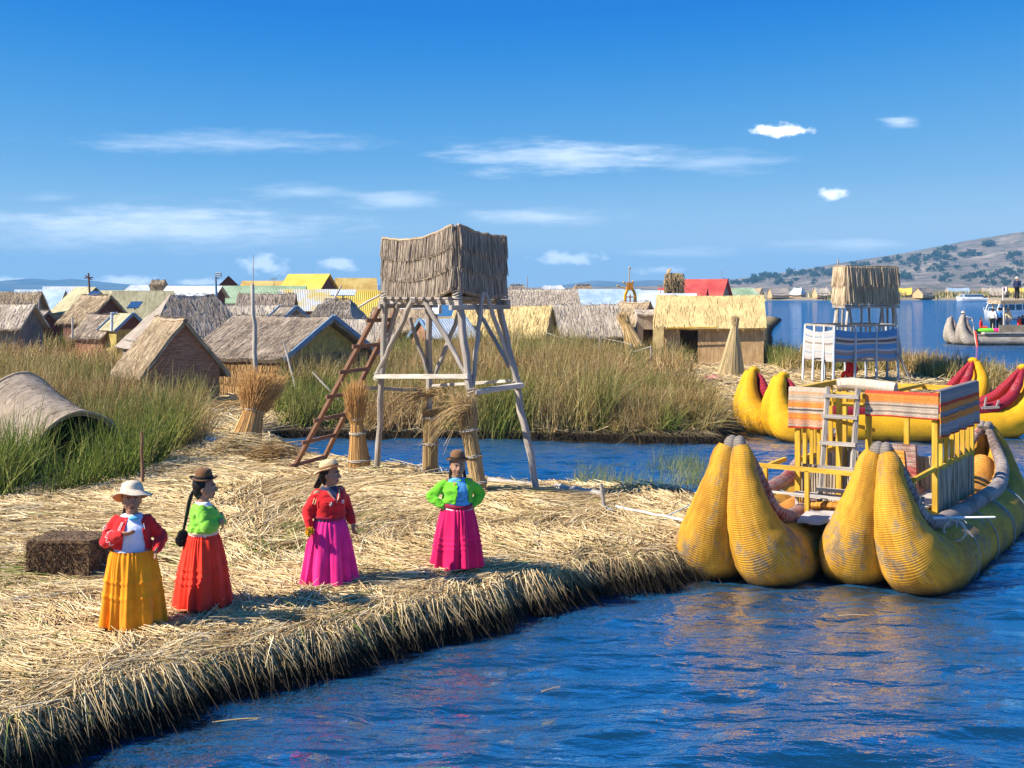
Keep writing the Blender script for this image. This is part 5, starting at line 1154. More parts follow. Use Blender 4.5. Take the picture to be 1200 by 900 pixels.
def back_raft():
    t = thing('reed_boat', 'bright yellow twin-hulled reed boat with crimson edges floating behind the canopy boat', 'boat', (9.5, 32, 0))
    kw = dict(roll='roll_bright', edge=('roll_crimson', 'roll_crimson'), cap='roll_bright', inner='roll_bright', edger=.13, ties=False)
    reed_hull(t, (X(914, 31.4), 31.4), (.995, .06), 6.7, 1.08, 1.62, 1.82, **kw)
    reed_hull(t, (X(880, 32.9), 32.9), (.995, .04), 6.35, 1.08, 1.66, 1.92, **kw)
    m = MB(); m.panel((7.8, 31.3, .72), (12.3, 31.6, .72), (12.3, 33.0, .74), (7.8, 32.9, .74), th=.06, nu=12, nv=6, amp=.03, seed=2); m.build('deck', M['wall_orange'], t, world=True)
    m = MB(); m.beam((6.9 + .6, 31.75, 1.0), (11.9, 31.95, 1.02), .5, .10); m.build('bench', M['wood_yellow'], t, world=True)
    m = MB(); m.panel((7.5, 31.5, .7), (11.9, 31.7, .7), (11.9, 31.7, 1.0), (7.5, 31.5, 1.0), th=.05, nu=20, nv=4, amp=.02, seed=6); m.build('side_screen', M['roll_bright'], t, world=True)
    m = MB(); c = W(1158, 478, 31.1); m.beam(c + [-.2, 0, 0], c + [.28, 0, .02], .08, .06); m.beam(c + [-.1, 0, 0], c + [-.05, 0, .28], .04, .04); m.beam(c + [.2, 0, 0], c + [.28, 0, .2], .04, .04); m.build('oar_lock', M['wood_grey'], t, world=True)
back_raft()

# ------------------------------------------------------------------ people
def remeshed(mb, name, mats, parent, voxel=.008, smooth=3, wrinkle=0.0, wf=9, seed=0, cuts=None, solid=0.0):
    me0 = mb.mesh(name + '_src'); ob = bpy.data.objects.new(name + '_src', me0); C.objects.link(ob)
    r = ob.modifiers.new('r', 'REMESH'); r.mode = 'VOXEL'; r.voxel_size = voxel; r.use_smooth_shade = True
    if smooth:
        s = ob.modifiers.new('s', 'SMOOTH'); s.factor = .5; s.iterations = smooth
    dg = bpy.context.evaluated_depsgraph_get(); dg.update(); me = bpy.data.meshes.new_from_object(ob.evaluated_get(dg))
    bpy.data.objects.remove(ob); bpy.data.meshes.remove(me0); me.name = name
    n = len(me.vertices); co = np.empty(n * 3, np.float32); me.vertices.foreach_get('co', co); co = co.reshape(-1, 3).astype(float)
    if wrinkle:
        no = np.empty(n * 3, np.float32); me.vertices.foreach_get('normal', no); no = no.reshape(-1, 3)
        w = fbm(co[:, 0] * wf + co[:, 1] * wf * .7 + seed, co[:, 2] * wf * 1.1 + co[:, 1] * 3, 4, seed) 
        w = -np.abs(w) * 2 + .35; co = co + no * (w * wrinkle)[:, None]
        me.vertices.foreach_set('co', co.astype(np.float32).ravel()); me.update()
    if cuts or solid:
        bm = bmesh.new(); bm.from_mesh(me)
        for (planes, test) in (cuts or []):
            for (pc, pn) in planes: bmesh.ops.bisect_plane(bm, geom=bm.verts[:] + bm.edges[:] + bm.faces[:], plane_co=pc, plane_no=pn)
            dl = [f for f in bm.faces if test(f.calc_center_median())]
            bmesh.ops.delete(bm, geom=dl, context='FACES')
        if solid:
            bm.normal_update(); bmesh.ops.solidify(bm, geom=bm.faces[:], thickness=solid)
        bm.to_mesh(me); bm.free()
    for m in (mats if isinstance(mats, (list, tuple)) else [mats]): me.materials.append(m)
    me.polygons.foreach_set('use_smooth', np.ones(len(me.polygons), bool)); me.update()
    o = bpy.data.objects.new(name, me); C.objects.link(o); o.parent = parent; return o
def limb(mb, P, r, n=14):
    P = spl(P, 5 * len(P)); r = np.interp(np.linspace(0, 1, len(P)), np.linspace(0, 1, len(r)), r)
    mb.tube(P, r, n); mb.ell(P[0], (r[0],) * 3, nu=12, nv=8); mb.ell(P[-1], (r[-1],) * 3, nu=12, nv=8)
def hand(mb, wrist, fwd, nrm, side=1, curl=.5, s=1.0):
    """palm, four unequal fingers and a thumb leaving the side of the palm"""
    f = unit(np.asarray(fwd, float)); nrm = np.asarray(nrm, float); nrm = unit(nrm - f * np.dot(nrm, f)); a = np.cross(f, nrm) * side
    R = np.stack([a, f, nrm], 1); w = np.asarray(wrist, float)
    mb.ell(w + f * .042 * s, (.036 * s, .050 * s, .017 * s), R, 12, 8)
    for k, (o, L) in enumerate(((-.026, .056), (-.009, .066), (.009, .062), (.025, .050))):
        p0 = w + f * .072 * s + a * o * s; P = [p0 - f * .03 * s]; d = f.copy(); q = p0
        for j, sg in enumerate((.45, .32, .25)):
            P.append(q); ang = curl * (.5 + .25 * j); d = unit(d * math.cos(ang) - nrm * math.sin(ang)) ; q = q + d * L * sg * s
        P.append(q); mb.tube(spl(P, 10), np.linspace(.0088, .0070, 10) * s, 8); mb.ell(q, (.007 * s,) * 3, nu=8, nv=6)
    t0 = w + f * .02 * s - a * .026 * s; t1 = t0 + (f * .55 - a * .75 - nrm * .2) * .038 * s; t2 = t1 + (f * .85 - a * .15 - nrm * .45) * .032 * s
    mb.tube(spl([w + f * .012 * s, t0, t1, t2], 10), np.linspace(.013, .008, 10) * s, 8); mb.ell(t2, (.0075 * s,) * 3, nu=8, nv=6)
def rotz(a): c, s = math.cos(a), math.sin(a); return np.array([[c, -s, 0], [s, c, 0], [0, 0, 1.]])
def rotx(a): c, s = math.cos(a), math.sin(a); return np.array([[1, 0, 0], [0, c, -s], [0, s, c]])

SK = (.36, .19, .115)
M['skin'] = plain('skin', SK, .14, .55, 9, .3)
M['skin_lips'] = plain('skin_lips', (.20, .07, .055), .1, .5)
M['eye_dark'] = plain('eye_dark', (.02, .015, .012), .1, .25, spec=.5)
M['eye_white'] = plain('eye_white', (.42, .38, .34), .05, .35)
M['hair'] = reedmat('hair', (.004, .004, .005), (.010, .009, .010), (.022, .020, .022), su=180, sv=6, rough=.45, bstr=.4)
M['shoe'] = plain('shoe', (.10, .06, .045), .3, .6)
def cloth(name, col, var=.20):
    m, N, L, b = mk(name); b.inputs['Roughness'].default_value = .85; b.inputs['Specular IOR Level'].default_value = .1
    try: b.inputs['Sheen Weight'].default_value = .15
    except Exception: pass
    n = uvnoise(N, L, 1, 1, 5, 5, .6, 'Object'); f = uvnoise(N, L, 1, 1, 160, 2, .6, 'Object')
    r = ramp(N, [(.3, tuple(c * (1 - var) for c in col)), (.7, tuple(min(1, c * (1 + var)) for c in col))]); L.new(n, r.inputs[0])
    r2 = ramp(N, [(.3, (.86, .86, .86)), (.6, (1.04, 1.04, 1.04))]); L.new(f, r2.inputs[0])
    L.new(mixc(N, L, 1, r.outputs[0], r2.outputs[0], 'MULTIPLY'), b.inputs['Base Color']); bump(N, L, b, f, .35, .004); return m
for k, c in dict(red=(.62, .02, .022), lilac=(.60, .63, .80), gold=(.88, .29, .010), green=(.22, .56, .055), scarlet=(.86, .045, .02), pink=(.90, .025, .22), magenta=(.74, .012, .11), turq=(.10, .42, .62), white=(.72, .70, .68),
                 lime=(.16, .55, .03), belt=(.34, .02, .05), cream=(.70, .58, .34), blue=(.08, .25, .55), navy=(.03, .04, .09), black=(.015, .015, .017), yellow=(.85, .50, .02), orange=(.75, .30, .08), grey=(.35, .35, .36), denim=(.10, .16, .28)).items():
    M['c_' + k] = cloth('cloth_' + k, c)
M['c_blueprint'] = plain('cloth_blueprint', (.10, .34, .62), .55, .8, 34)
M['hat_cream'] = reedmat('hat_cream', (.52, .40, .27), (.68, .55, .40), (.78, .66, .50), su=30, sv=60, bstr=.3)
M['hat_straw'] = reedmat('hat_straw', (.44, .31, .15), (.62, .46, .25), (.74, .58, .35), su=30, sv=60, bstr=.3)
M['hat_brown'] = cloth('hat_brown', (.16, .075, .032))
M['hat_tan'] = cloth('hat_tan', (.20, .10, .045))
M['flower'] = cloth('flower', (.85, .45, .01), .3)

HS = 1.14
def face(mb, Hc, R, s=1.0):
    q = lambda v: Hc + R @ (np.asarray(v, float) * s)
    E = lambda c, r, n=14: mb.ell(q(c), np.asarray(r) * s, R, n, 10)
    E((0, .012, .025), (.078, .092, .090), 20); E((0, -.018, -.020), (.069, .070, .080), 20); E((0, -.052, -.075), (.034, .028, .026)); E((-.036, -.052, -.028), (.026, .024, .028)); E((.036, -.052, -.028), (.026, .024, .028))
    mb.tube([q((0, -.080, .020)), q((0, -.094, -.005)), q((0, -.104, -.026))], [.009 * s, .011 * s, .015 * s], 10); E((-.012, -.088, -.030), (.009, .010, .007)); E((.012, -.088, -.030), (.009, .010, .007)); E((0, -.098, -.027), (.011, .011, .009))
    E((0, -.079, .030), (.050, .014, .010)); E((0, -.080, -.053), (.024, .011, .0055)); E((0, -.077, -.062), (.020, .011, .006))
    for sx in (-1, 1): E((sx * .073, .010, -.008), (.009, .020, .030)); E((sx * .028, -.074, .012), (.014, .010, .007))
    return q
def woman(name_lab, x, y, yaw, sc_, arms, head_yaw, jacket, blouse, skirt, hat, hair, jacket_open=None, head_tilt=0, sash=None, hem=.07, waist=.78, rw=.165, rh=.335, seed=0, jlen=.80, cutv=False, curl=.6, hands=None, zoff=0, collar=None, blen=None, pleats=30, bands=()):
    z = HZ(x, y) + zoff
    t = thing('person', name_lab, 'person', (x, y, z), yaw)
    t.scale = (sc_,) * 3
    Hc = np.array([0, -.022, 1.272]); R = rotz(head_yaw) @ rotx(head_tilt)
    # body: one continuous surface
    b = MB(); face(b, Hc, R, HS)
    limb(b, [(0, .012, 1.05), (0, .004, 1.12), Hc + R @ np.array([0, .012, -.06])], [.070, .058, .056])
    b.ell((0, .01, 1.02), (.150, .092, .110)); b.ell((0, .0, .86), (.132, .092, .17)); b.ell((0, .012, .73), (.152, .105, .12)); 
    for sx in (-1, 1):
        b.ell((sx * .068, -.055, .985), (.062, .050, .058)); b.ell((sx * .135, .01, 1.075), (.055, .052, .05))
        limb(b, [(sx * .075, .01, .72), (sx * .08, -.005, .40), (sx * .075, .015, .09)], [.088, .058, .036])
        b.ell((sx * .078, -.035, .045), (.034, .095, .035))
    for (sx, el, wr, fw, nr) in arms:
        limb(b, [(sx * .150, .01, 1.07), el, wr], [.046, .036, .025]); hand(b, wr, fw, nr, side=sx, curl=curl, s=.95)
    body = remeshed(b, 'body', [M['skin'], M['skin_lips'], M['eye_white'], M['eye_dark']], t, .0058, 1)
    me = body.data; n = len(me.polygons); ce = np.empty(n * 3, np.float32); me.polygons.foreach_get('center', ce); ce = ce.reshape(-1, 3); mi = np.zeros(n, np.int32)
    loc = (ce - Hc) @ R / HS
    fr = loc[:, 1] < -.055
    mi[fr & (np.abs(loc[:, 0]) < .024) & (np.abs(loc[:, 2] + .0575) < .009)] = 1
    for sx in (-1, 1):
        d = np.sqrt(((loc[:, 0] - sx * .028) / 1.5) ** 2 + ((loc[:, 2] - .010) / .75) ** 2); mi[fr & (d < .0095)] = 2
        d = np.sqrt((loc[:, 0] - sx * .028) ** 2 + (loc[:, 2] - .010) ** 2); mi[fr & (d < .0068)] = 3
        d = np.sqrt(((loc[:, 0] - sx * .029) / 3.0) ** 2 + ((loc[:, 2] - .030) / .62) ** 2); mi[fr & (d < .0068)] = 3
    me.polygons.foreach_set('material_index', mi); me.update()
    # shoes
    for sx in (-1, 1):
        m = MB(); m.ell((sx * .078, -.045, .040), (.042, .112, .042)); m.ell((sx * .078, .03, .06), (.038, .05, .06)); remeshed(m, 'shoe', M['shoe'], t, .012, 1)
    # blouse
    def torso(m, g, z0, z1, front=0.0, w=1.0):
        zs = np.array([z0, z0 + .06, .88, .97, 1.03, 1.08, z1]); rx = np.array([.176, .174, .164, .170, .172, .150, .088]) + g; ry = np.array([.150, .147, .138, .142, .128, .100, .072]) + g; oy = np.array([0, 0, -.008, -.020, -.008, .004, .006]) - front
        Q = spl(np.stack([zs, rx, ry, oy], 1), 22); th = np.linspace(0, 2 * np.pi, 41)
        G = np.stack([Q[:, 1][:, None] * np.cos(th) * w, Q[:, 2][:, None] * np.sin(th) + Q[:, 3][:, None], Q[:, 0][:, None] + 0 * th], -1)
        m.grid(G)
        for k in (0, -1):
            V = np.concatenate([G[k][:-1], G[k].mean(0)[None]]); i = np.arange(40); m.add(V, T=np.stack([i, (i + 1) % 40, np.full(40, 40)], -1))
    if blouse:
        m = MB(); torso(m, .0, blen or jlen - .06, 1.135); remeshed(m, 'blouse', M[blouse], t, .010, 2, .004, 14, seed + 5)
    # jacket with sleeves
    m = MB(); torso(m, .012, jlen, 1.12)
    for (sx, el, wr, fw, nr) in arms:
        el = np.array(el); wr = np.array(wr); w2 = wr - unit(wr - el) * .005
        limb(m, [(sx * .140, .012, 1.065), (np.array([sx * .158, .01, 1.06]) * .45 + el * .55), el, el * .45 + wr * .55, w2], [.062, .066, .062, .058, .036])
    cuts = []
    if jacket_open:
        w0, w1, cx, ztop = jacket_open
        def tst(c, w0=w0, w1=w1, cx=cx): 
            f = np.clip((c.z - jlen) / (1.10 - jlen), 0, 1); w = w0 * (1 - f) + w1 * f; return c.y < -.03 and abs(c.x - cx) < w and c.z < ztop and abs(c.x) < .14 and c.y > -.19
        k = unit(np.array([1.10 - jlen, 0, -(w1 - w0)])); 
        cuts.append(([(((cx + w0), 0, jlen), tuple(k)), (((cx - w0), 0, jlen), (k[0], 0, -k[2]))], tst))
    else:
        def tst(c): return c.z > 1.00 and c.y < -.03 and abs(c.x) < (c.z - 1.00) * .62
        cuts.append(([((0, 0, 1.0), tuple(unit(np.array([1, 0, -.62])))), ((0, 0, 1.0), tuple(unit(np.array([1, 0, .62]))))], tst))
    jk = remeshed(m, 'jacket', M[jacket], t, .0105, 2, .016, 10, seed, cuts=cuts, solid=.004)
    # skirt with gathered pleats; raised sewn bands
    g = np.random.default_rng(seed + 3); zs = np.concatenate([np.linspace(waist + .02, waist - .1, 8), np.linspace(waist - .14, hem, 34)]); f = np.clip((waist - zs) / (waist - hem), 0, 1)
    rad = rw + .012 + (rh - rw - .012) * (f ** .62) ; prof = np.stack([rad, zs], 1); ph = g.uniform(0, 6.28, 4)
    ang_j = lambda th: th + .09 * np.sin(3 * th + ph[0]) + .05 * np.sin(7 * th + ph[1])
    def fn(th, r, z):
        ff = np.clip((waist - z) / (waist - hem), 0, 1); q = ang_j(th)
        big = np.sin(11 * q + ph[2] + .5 * ff * np.sin(2 * th)); p1 = 1 - 2 * np.abs(((q * pleats / 6.283 + .15 * np.sin(5 * th + 3 * ff)) % 1) - .5) * 2
        big = big * (.55 + .9 * vn(q * 1.9 + 7, ff * 1.5, seed)); rr = r * (1 + (.028 + .085 * ff) * big * np.clip(ff * 3, .2, 1) + .030 * p1 * (1.15 - .75 * ff) + .02 * np.sin(4 * th + ph[3]) * ff)
        for bz in bands: rr = rr + .015 * np.clip(1 - np.abs(z - bz - .008) / .016, 0, 1) - .006 * np.clip(1 - np.abs(z - bz + .012) / .010, 0, 1)
        return rr, z + .010 * np.sin(11 * q + ph[2]) * (ff > .97) + .012 * np.sin(3 * th + ph[1]) * ff
    m = MB(); m.lathe(prof, (0, 0, 0), 300, fn, sc_=(1, .86)); pin = prof.copy(); pin[:, 0] -= .006; m.lathe(pin, (0, 0, 0), 300, fn, sc_=(1, .86), flip=True)
    sk = m.build('skirt', M[skirt], t)
    if sash:
        for i, (c, za, zb) in enumerate(sash):
            m = MB(); r_ = rw + .022; m.lathe([(r_ - .01, za), (r_ + .006, za + .006), (r_ + .008, (za + zb) / 2), (r_ + .006, zb - .006), (r_ - .01, zb)], n=64, sc_=(1, .84), fn=lambda th, r, z: (r, z + .012 * np.sin(th * 2 + 1))); m.build('sash', M[c], t)
    hat(t, Hc, R); hair(t, Hc, R)
    return t
def floppy_hat(mat, rb=.19, droop=.045, tilt=-.08, roll=0.0, band=None, crown=.105, lining=None):
    def f(t, Hc, R):
        Rr = R @ rotx(tilt) @ np.array(Euler((0, roll, 0)).to_matrix()); c = Hc + R @ np.array([0, .015, .076])
        fn = lambda th, r, z: (r * (1 + .03 * np.sin(3 * th + 1) * (r > .1)), z + .016 * np.sin(2 * th + .6) * np.clip((r - .1) / .08, 0, 1) + .006 * np.sin(5 * th) * (r > .12))
        pr = spl([(.002, crown), (.052, crown - .004), (.088, crown - .025), (.103, crown * .45), (.109, .008), (.119, -.002), (.15, -.012 - droop * .3), (rb, -.012 - droop)], 30)
        m = MB(); m.lathe(pr, c, 60, fn, R=Rr, flip=True); q = pr.copy(); q[:, 0] = np.maximum(q[:, 0] - .004, .001); q[:, 1] -= .005; m.lathe(q, c, 60, fn, R=Rr)
        e = np.stack([pr[-1], q[-1]]); m.lathe(e, c, 60, fn, R=Rr, flip=True); h = m.build('hat', M[mat], t)
        if lining:
            q2 = q[-12:].copy(); q2[:, 1] -= .003; m = MB(); m.lathe(q2, c, 60, fn, R=Rr); m.lathe(q2 + [0, .001], c, 60, fn, R=Rr, flip=True); m.build('hat_lining', M[lining], h)
        if band: m = MB(); m.lathe([(.106, .030), (.1115, .026), (.114, .010), (.112, .004)], c, 60, fn, R=Rr, flip=True); m.build('hat_band', M[band], h)
    return f
def bowler(mat, rb=.138, band='c_black', up=.085, tilt=.0):
    def f(t, Hc, R):
        Rr = R @ rotx(tilt); c = Hc + R @ np.array([0, .016, up + .012]); fn = lambda th, r, z: (r, z + .014 * np.cos(2 * th) * np.clip((r - .1) / .04, 0, 1) * -1)
        pr = spl([(.002, .112), (.04, .110), (.070, .092), (.086, .055), (.092, .006), (.100, .000), (.120, -.002), (rb, .006), (rb + .003, .013)], 36)
        m = MB(); m.lathe(pr, c, 60, fn, R=Rr, flip=True); q = pr.copy(); q[:, 0] = np.maximum(q[:, 0] - .003, .001); q[:, 1] -= .006; m.lathe(q, c, 60, fn, R=Rr); h = m.build('hat', M[mat], t)
        m = MB(); m.lathe([(.0905, .030), (.0955, .027), (.0975, .010), (.095, .004)], c, 60, fn, R=Rr, flip=True); m.build('hat_band', M[band], h)
    return f
def hairdo(braids, pom=None):
    def f(t, Hc, R):
        m = MB(); q = lambda v: Hc + R @ np.asarray(v, float)
        m.ell(q((0, .034, .034)), (.097, .101, .104), R, 20, 12); m.ell(q((0, .062, -.025)), (.078, .064, .085), R); m.ell(q((0, .055, -.095)), (.050, .038, .035), R)
        # keep the face free
        b = m
        def tst(c):
            l = (np.array(c) - Hc) @ R; return False
        o = remeshed(b, 'hair', M['hair'], t, .009, 1)
        for P in braids:
            P = spl(P, 44); m = MB(); k = np.arange(44)
            T = unit(np.gradient(P, axis=0)); sd = unit(np.cross(T, [0.3, .9, .1]))
            for j in range(3):
                a = k * .95 + j * 2.094; Q = P + sd * (.011 * np.cos(a))[:, None] + np.cross(T, sd) * (.007 * np.sin(2 * a))[:, None]; m.tube(Q, np.linspace(.013, .009, 44), 7)
            m.build('braid', M['hair'], t)
        for c, r in (pom or []):
            m = MB(); n = 900; d = unit(rng.normal(0, 1, (n, 3))) * [1, 1, 1.25]; m.ell(c, (r * .6, r * .6, r * .75)); m.blades(np.asarray(c) + d * r * .3, d + [0, 0, -.35], r * .75, .0022, [0, 0, -.15], rings=2, taper=.3); m.build('pompom', M['c_black'], t)
    return f
def marks(t, items, mat, name='embroidery'):
    """thin stitched strokes lying on the cloth: polylines"""
    m = MB()
    for P in items: m.tube(np.asarray(P, float), .0045, 5, flat=.6)
    m.build(name, M[mat], t)

def women():
    # 1 red jacket, gold skirt
    x, y = X(155, 12.1), 12.1
    A = [(-1, (-.245, -.02, .875), (-.06, -.215, .985), (.95, -.25, .05), (.1, -.6, -.8)), (1, (.265, .03, .895), (.245, -.13, .80), (-.1, -.85, -.3), (-.9, -.2, .1))]
    t = woman('woman in red jacket, lilac blouse and long golden skirt with a floppy cream hat', x, y, R_(8), 1.05, A, R_(10), 'c_red', 'c_lilac', 'c_gold', floppy_hat('hat_cream', .188, .035, -.30, lining='c_orange'), hairdo([[(-.06, .07, 1.27), (-.10, .13, 1.10), (-.16, .16, .92), (-.20, .15, .78)]], [((-.22, .15, .72), .05)]),
              jacket_open=(.115, .062, .035, 1.105), jlen=.80, blen=.715, waist=.77, rw=.190, rh=.292, seed=1, bands=(.50, .36), curl=.45)
    # sleeve and lapel embroidery
    def ring(c, ax, r, z0, amp, n): 
        ax = unit(np.array(ax, float)); u = unit(np.cross(ax, [0, 0, 1.])); v = np.cross(ax, u); th = np.linspace(-2.3, 1.2, n)
        return [np.asarray(c) + ax * (z0 + amp * ((k % 4) in (1, 2))) + (u * math.cos(q) + v * math.sin(q)) * r for k, q in enumerate(th)]
    el = np.array(A[0][1]); wr = np.array(A[0][2]); ax = unit(wr - el)
    marks(t, [ring(el + ax * .12, ax, .071, .0, .035, 22)], 'c_white')
    sh = np.array([-.155, 0, 1.06]); ax2 = unit(el - sh)
    marks(t, [ring(sh + ax2 * .07, ax2, .078, 0, .04, 20)], 'c_white')
    marks(t, [[(-.062, -.122, 1.075), (-.085, -.147, 1.02), (-.093, -.155, .98)], [(-.076, -.118, 1.075), (-.102, -.144, 1.015), (-.112, -.150, .98)], [(.125, -.118, 1.06), (.14, -.135, 1.01)]], 'c_white')
    m = MB(); m.ell((.03, -.092, 1.105), (.050, .030, .022)); m.build('collar', M['c_turq'], t)
    # 2 green top, scarlet skirt, seen from the side
    x, y = X(238, 12.75), 12.75
    A = [(-1, (-.20, -.06, .895), (.035, -.185, .955), (.9, -.1, .15), (0, -1, .2)), (1, (.21, -.07, .895), (-.03, -.195, .925), (-.9, -.05, .2), (0, -1, .2))]
    t = woman('woman in lime-green top and scarlet skirt seen from the side with a long black braid', x, y, R_(102), 1.035, A, R_(-6), 'c_green', 'c_white', 'c_scarlet', bowler('hat_brown', .142), hairdo([[(0, .085, 1.26), (.01, .135, 1.16), (-.02, .165, 1.0), (-.02, .19, .86)], [(.02, .085, 1.26), (.04, .13, 1.15), (.03, .16, 1.0), (.01, .19, .87)]], [((-.01, .20, .80), .055), ((-.03, .215, .755), .06), ((.02, .19, .76), .05)]),
              jlen=.835, blen=.79, waist=.785, rw=.165, rh=.325, seed=2, bands=(.47, .40, .33), hem=.075)
    m = MB(); m.lathe([(.168, .812), (.183, .818), (.184, .838), (.176, .85)], n=50, sc_=(1, .84)); m.build('sash', M['c_cream'], t)
    marks(t, [[(.165, .045 - .0, 1.085), (.205, -.02, 1.06)], [(.150, .02, 1.10), (.185, -.05, 1.075)]], 'hat_brown')
    # 3 red jacket, pink skirt, straw hat
    x, y = X(386, 13.8), 13.8
    A = [(-1, (-.235, .07, .865), (-.27, -.03, .675), (-.2, -.35, -.9), (.9, -.2, 0)), (1, (.235, .02, .87), (.235, -.12, .70), (-.1, -.4, -.9), (-.9, -.1, 0))]
    t = woman('woman in red embroidered jacket and bright pink skirt holding a yellow flower', x, y, R_(38), 1.02, A, R_(40), 'c_red', 'c_navy', 'c_pink', floppy_hat('hat_straw', .185, -.005, -.26, 0, band='hat_tan', crown=.10, lining='c_orange'), hairdo([[(-.05, .075, 1.28), (-.09, .10, 1.19), (-.12, .12, 1.12)], [(.02, .085, 1.27), (-.04, .12, 1.18), (-.08, .135, 1.10)]]),
              jlen=.80, blen=.755, waist=.76, rw=.158, rh=.315, seed=3, sash=[('c_belt', .775, .815)])
    marks(t, [[(-.068, -.095, 1.105), (-.045, -.135, 1.055), (-.012, -.166, 1.005), (0, -.170, .99), (.012, -.166, 1.005), (.045, -.135, 1.055), (.068, -.095, 1.105)], [(-.078, -.092, 1.10), (-.055, -.138, 1.045), (0, -.174, .975), (.055, -.138, 1.045), (.078, -.092, 1.10)]], 'c_cream')
    for (cx, cz, cy) in ((-.075, .965, -.157), (.075, .975, -.157)):
        marks(t, [[(cx - .022 * math.cos(a), cy - .012, cz - .022 * math.sin(a)), (cx + .022 * math.cos(a), cy - .012, cz + .022 * math.sin(a))] for a in (0, 1.05, 2.09)], 'c_white')
    marks(t, [[(-.215, -.045, 1.03), (-.232, -.035, .97)], [(-.200, -.062, 1.02), (-.215, -.052, .96)]], 'c_cream')
    # flower in her hand: a thing of its own
    Rz = rotz(R_(38)); c = Rz @ (np.array([-.30, -.085, .665]) * 1.02) + np.array([x, y, HZ(x, y)]); c[2] += .01; f = thing('flower', 'round yellow flower held in the right hand of the woman in the pink skirt', 'flower', c)
    m = MB(); n = 260; d = unit(rng.normal(0, 1, (n, 3))); m.ell(c, (.030,) * 3); m.blades(c + d * .02, d, .028, .006, rng.normal(0, .2, (n, 3)), rings=2, taper=.2); m.build('petals', M['flower'], f, world=True)
    m = MB(); m.tube([c + [0, 0, -.01], c + [.02, .01, -.06], c + [.03, .02, -.10]], .004, 6); m.build('stem', M['c_green'], f, world=True)
    # 4 green jacket, magenta skirt, hands on hips
    x, y = X(536, 14.6), 14.6
    A = [(-1, (-.315, .05, .915), (-.195, -.06, .80), (.75, -.35, -.5), (-.5, -.8, 0)), (1, (.305, .06, .915), (.195, -.06, .80), (-.75, -.35, -.5), (.5, -.8, 0))]
    t = woman('woman with hands on hips in lime jacket, blue blouse and magenta skirt', x, y, R_(14), 1.01, A, R_(-4), 'c_lime', 'c_blueprint', 'c_magenta', bowler('hat_tan', .135, up=.075), hairdo([[(-.06, .05, 1.26), (-.085, .01, 1.18), (-.09, -.02, 1.12)], [(.06, .05, 1.26), (.085, .02, 1.19), (.095, .0, 1.12)]]),
              jacket_open=(.085, .052, .035, 1.105), jlen=.835, blen=.80, waist=.78, rw=.165, rh=.308, seed=4, sash=[('c_belt', .775, .825), ('c_white', .750, .775)], bands=(.42, .36, .30), pleats=26, curl=.8)
    marks(t, [[(-.050, -.105, 1.10), (-.055, -.135, 1.04), (-.035, -.150, 1.00)], [(-.062, -.10, 1.10), (-.068, -.13, 1.04), (-.045, -.150, .995)]], 'c_orange')
women()

def small_person(lab, P, yaw, h, top, legs, hat=None, seated=False, arm=None, vox=.022, hairc=True):
    """distant figure: one continuous body with clothes; P = feet (or seat) point"""
    t = thing('person', lab, 'person', P, yaw); s = h / 1.7; t.scale = (s,) * 3
    zb = 0 if not seated else -.42
    b = MB(); Hc = np.array([0, -.01, 1.55 + zb]); R = rotz(0); face(b, Hc, R, 1.0); limb(b, [(0, 0, 1.3 + zb), (0, 0, 1.5 + zb)], [.07, .055]); b.ell((0, 0, 1.2 + zb), (.17, .10, .22)); b.ell((0, 0, .95 + zb), (.16, .11, .14))
    al = arm or [(-1, (-.26, .02, 1.12 + zb), (-.25, -.10, .90 + zb)), (1, (.26, .02, 1.12 + zb), (.25, -.10, .90 + zb))]
    for (sx, el, wr) in al: limb(b, [(sx * .18, 0, 1.38 + zb), el, wr], [.05, .04, .03]); hand(b, wr, np.array(wr) - np.array(el), (0, -1, 0), sx, .3)
    lg = []
    for sx in (-1, 1):
        L_ = [(sx * .09, 0, .92 + zb), (sx * .10, -.02, .48), (sx * .10, .02, .09)] if not seated else [(sx * .10, 0, .50), (sx * .13, -.42, .50), (sx * .12, -.42, .10)]
        lg.append(L_); limb(b, L_, [.08, .055, .04]); b.ell(np.array(L_[-1]) + [0, -.05, -.04], (.04, .11, .045))
    remeshed(b, 'body', M['skin'], t, vox * .6, 1)
    m = MB(); m.ell((0, 0, 1.2 + zb), (.20, .13, .24)); m.ell((0, 0, 1.02 + zb), (.185, .13, .16)); 
    for (sx, el, wr) in al: w2 = np.array(el) + (np.array(wr) - np.array(el)) * .85; limb(m, [(sx * .17, 0, 1.38 + zb), el, w2], [.075, .062, .05])
    remeshed(m, 'shirt', M[top], t, vox * .8, 1, .006, 9, 3)
    m = MB(); m.ell((0, 0, .93 + zb), (.175, .13, .13))
    for L_ in lg: limb(m, [L_[0], L_[1], np.array(L_[2]) + [0, 0, .03]], [.105, .078, .065])
    remeshed(m, 'trousers' if legs not in ('c_pink', 'c_scarlet') else 'skirt', M[legs], t, vox * .8, 1)
    if hairc: m = MB(); m.ell(Hc + [0, .02, .03], (.082, .095, .095)); remeshed(m, 'hair', M['hair'], t, .02, 1)
    if hat: floppy_hat(hat, .15, .02, 0)(t, Hc, R)
    return t

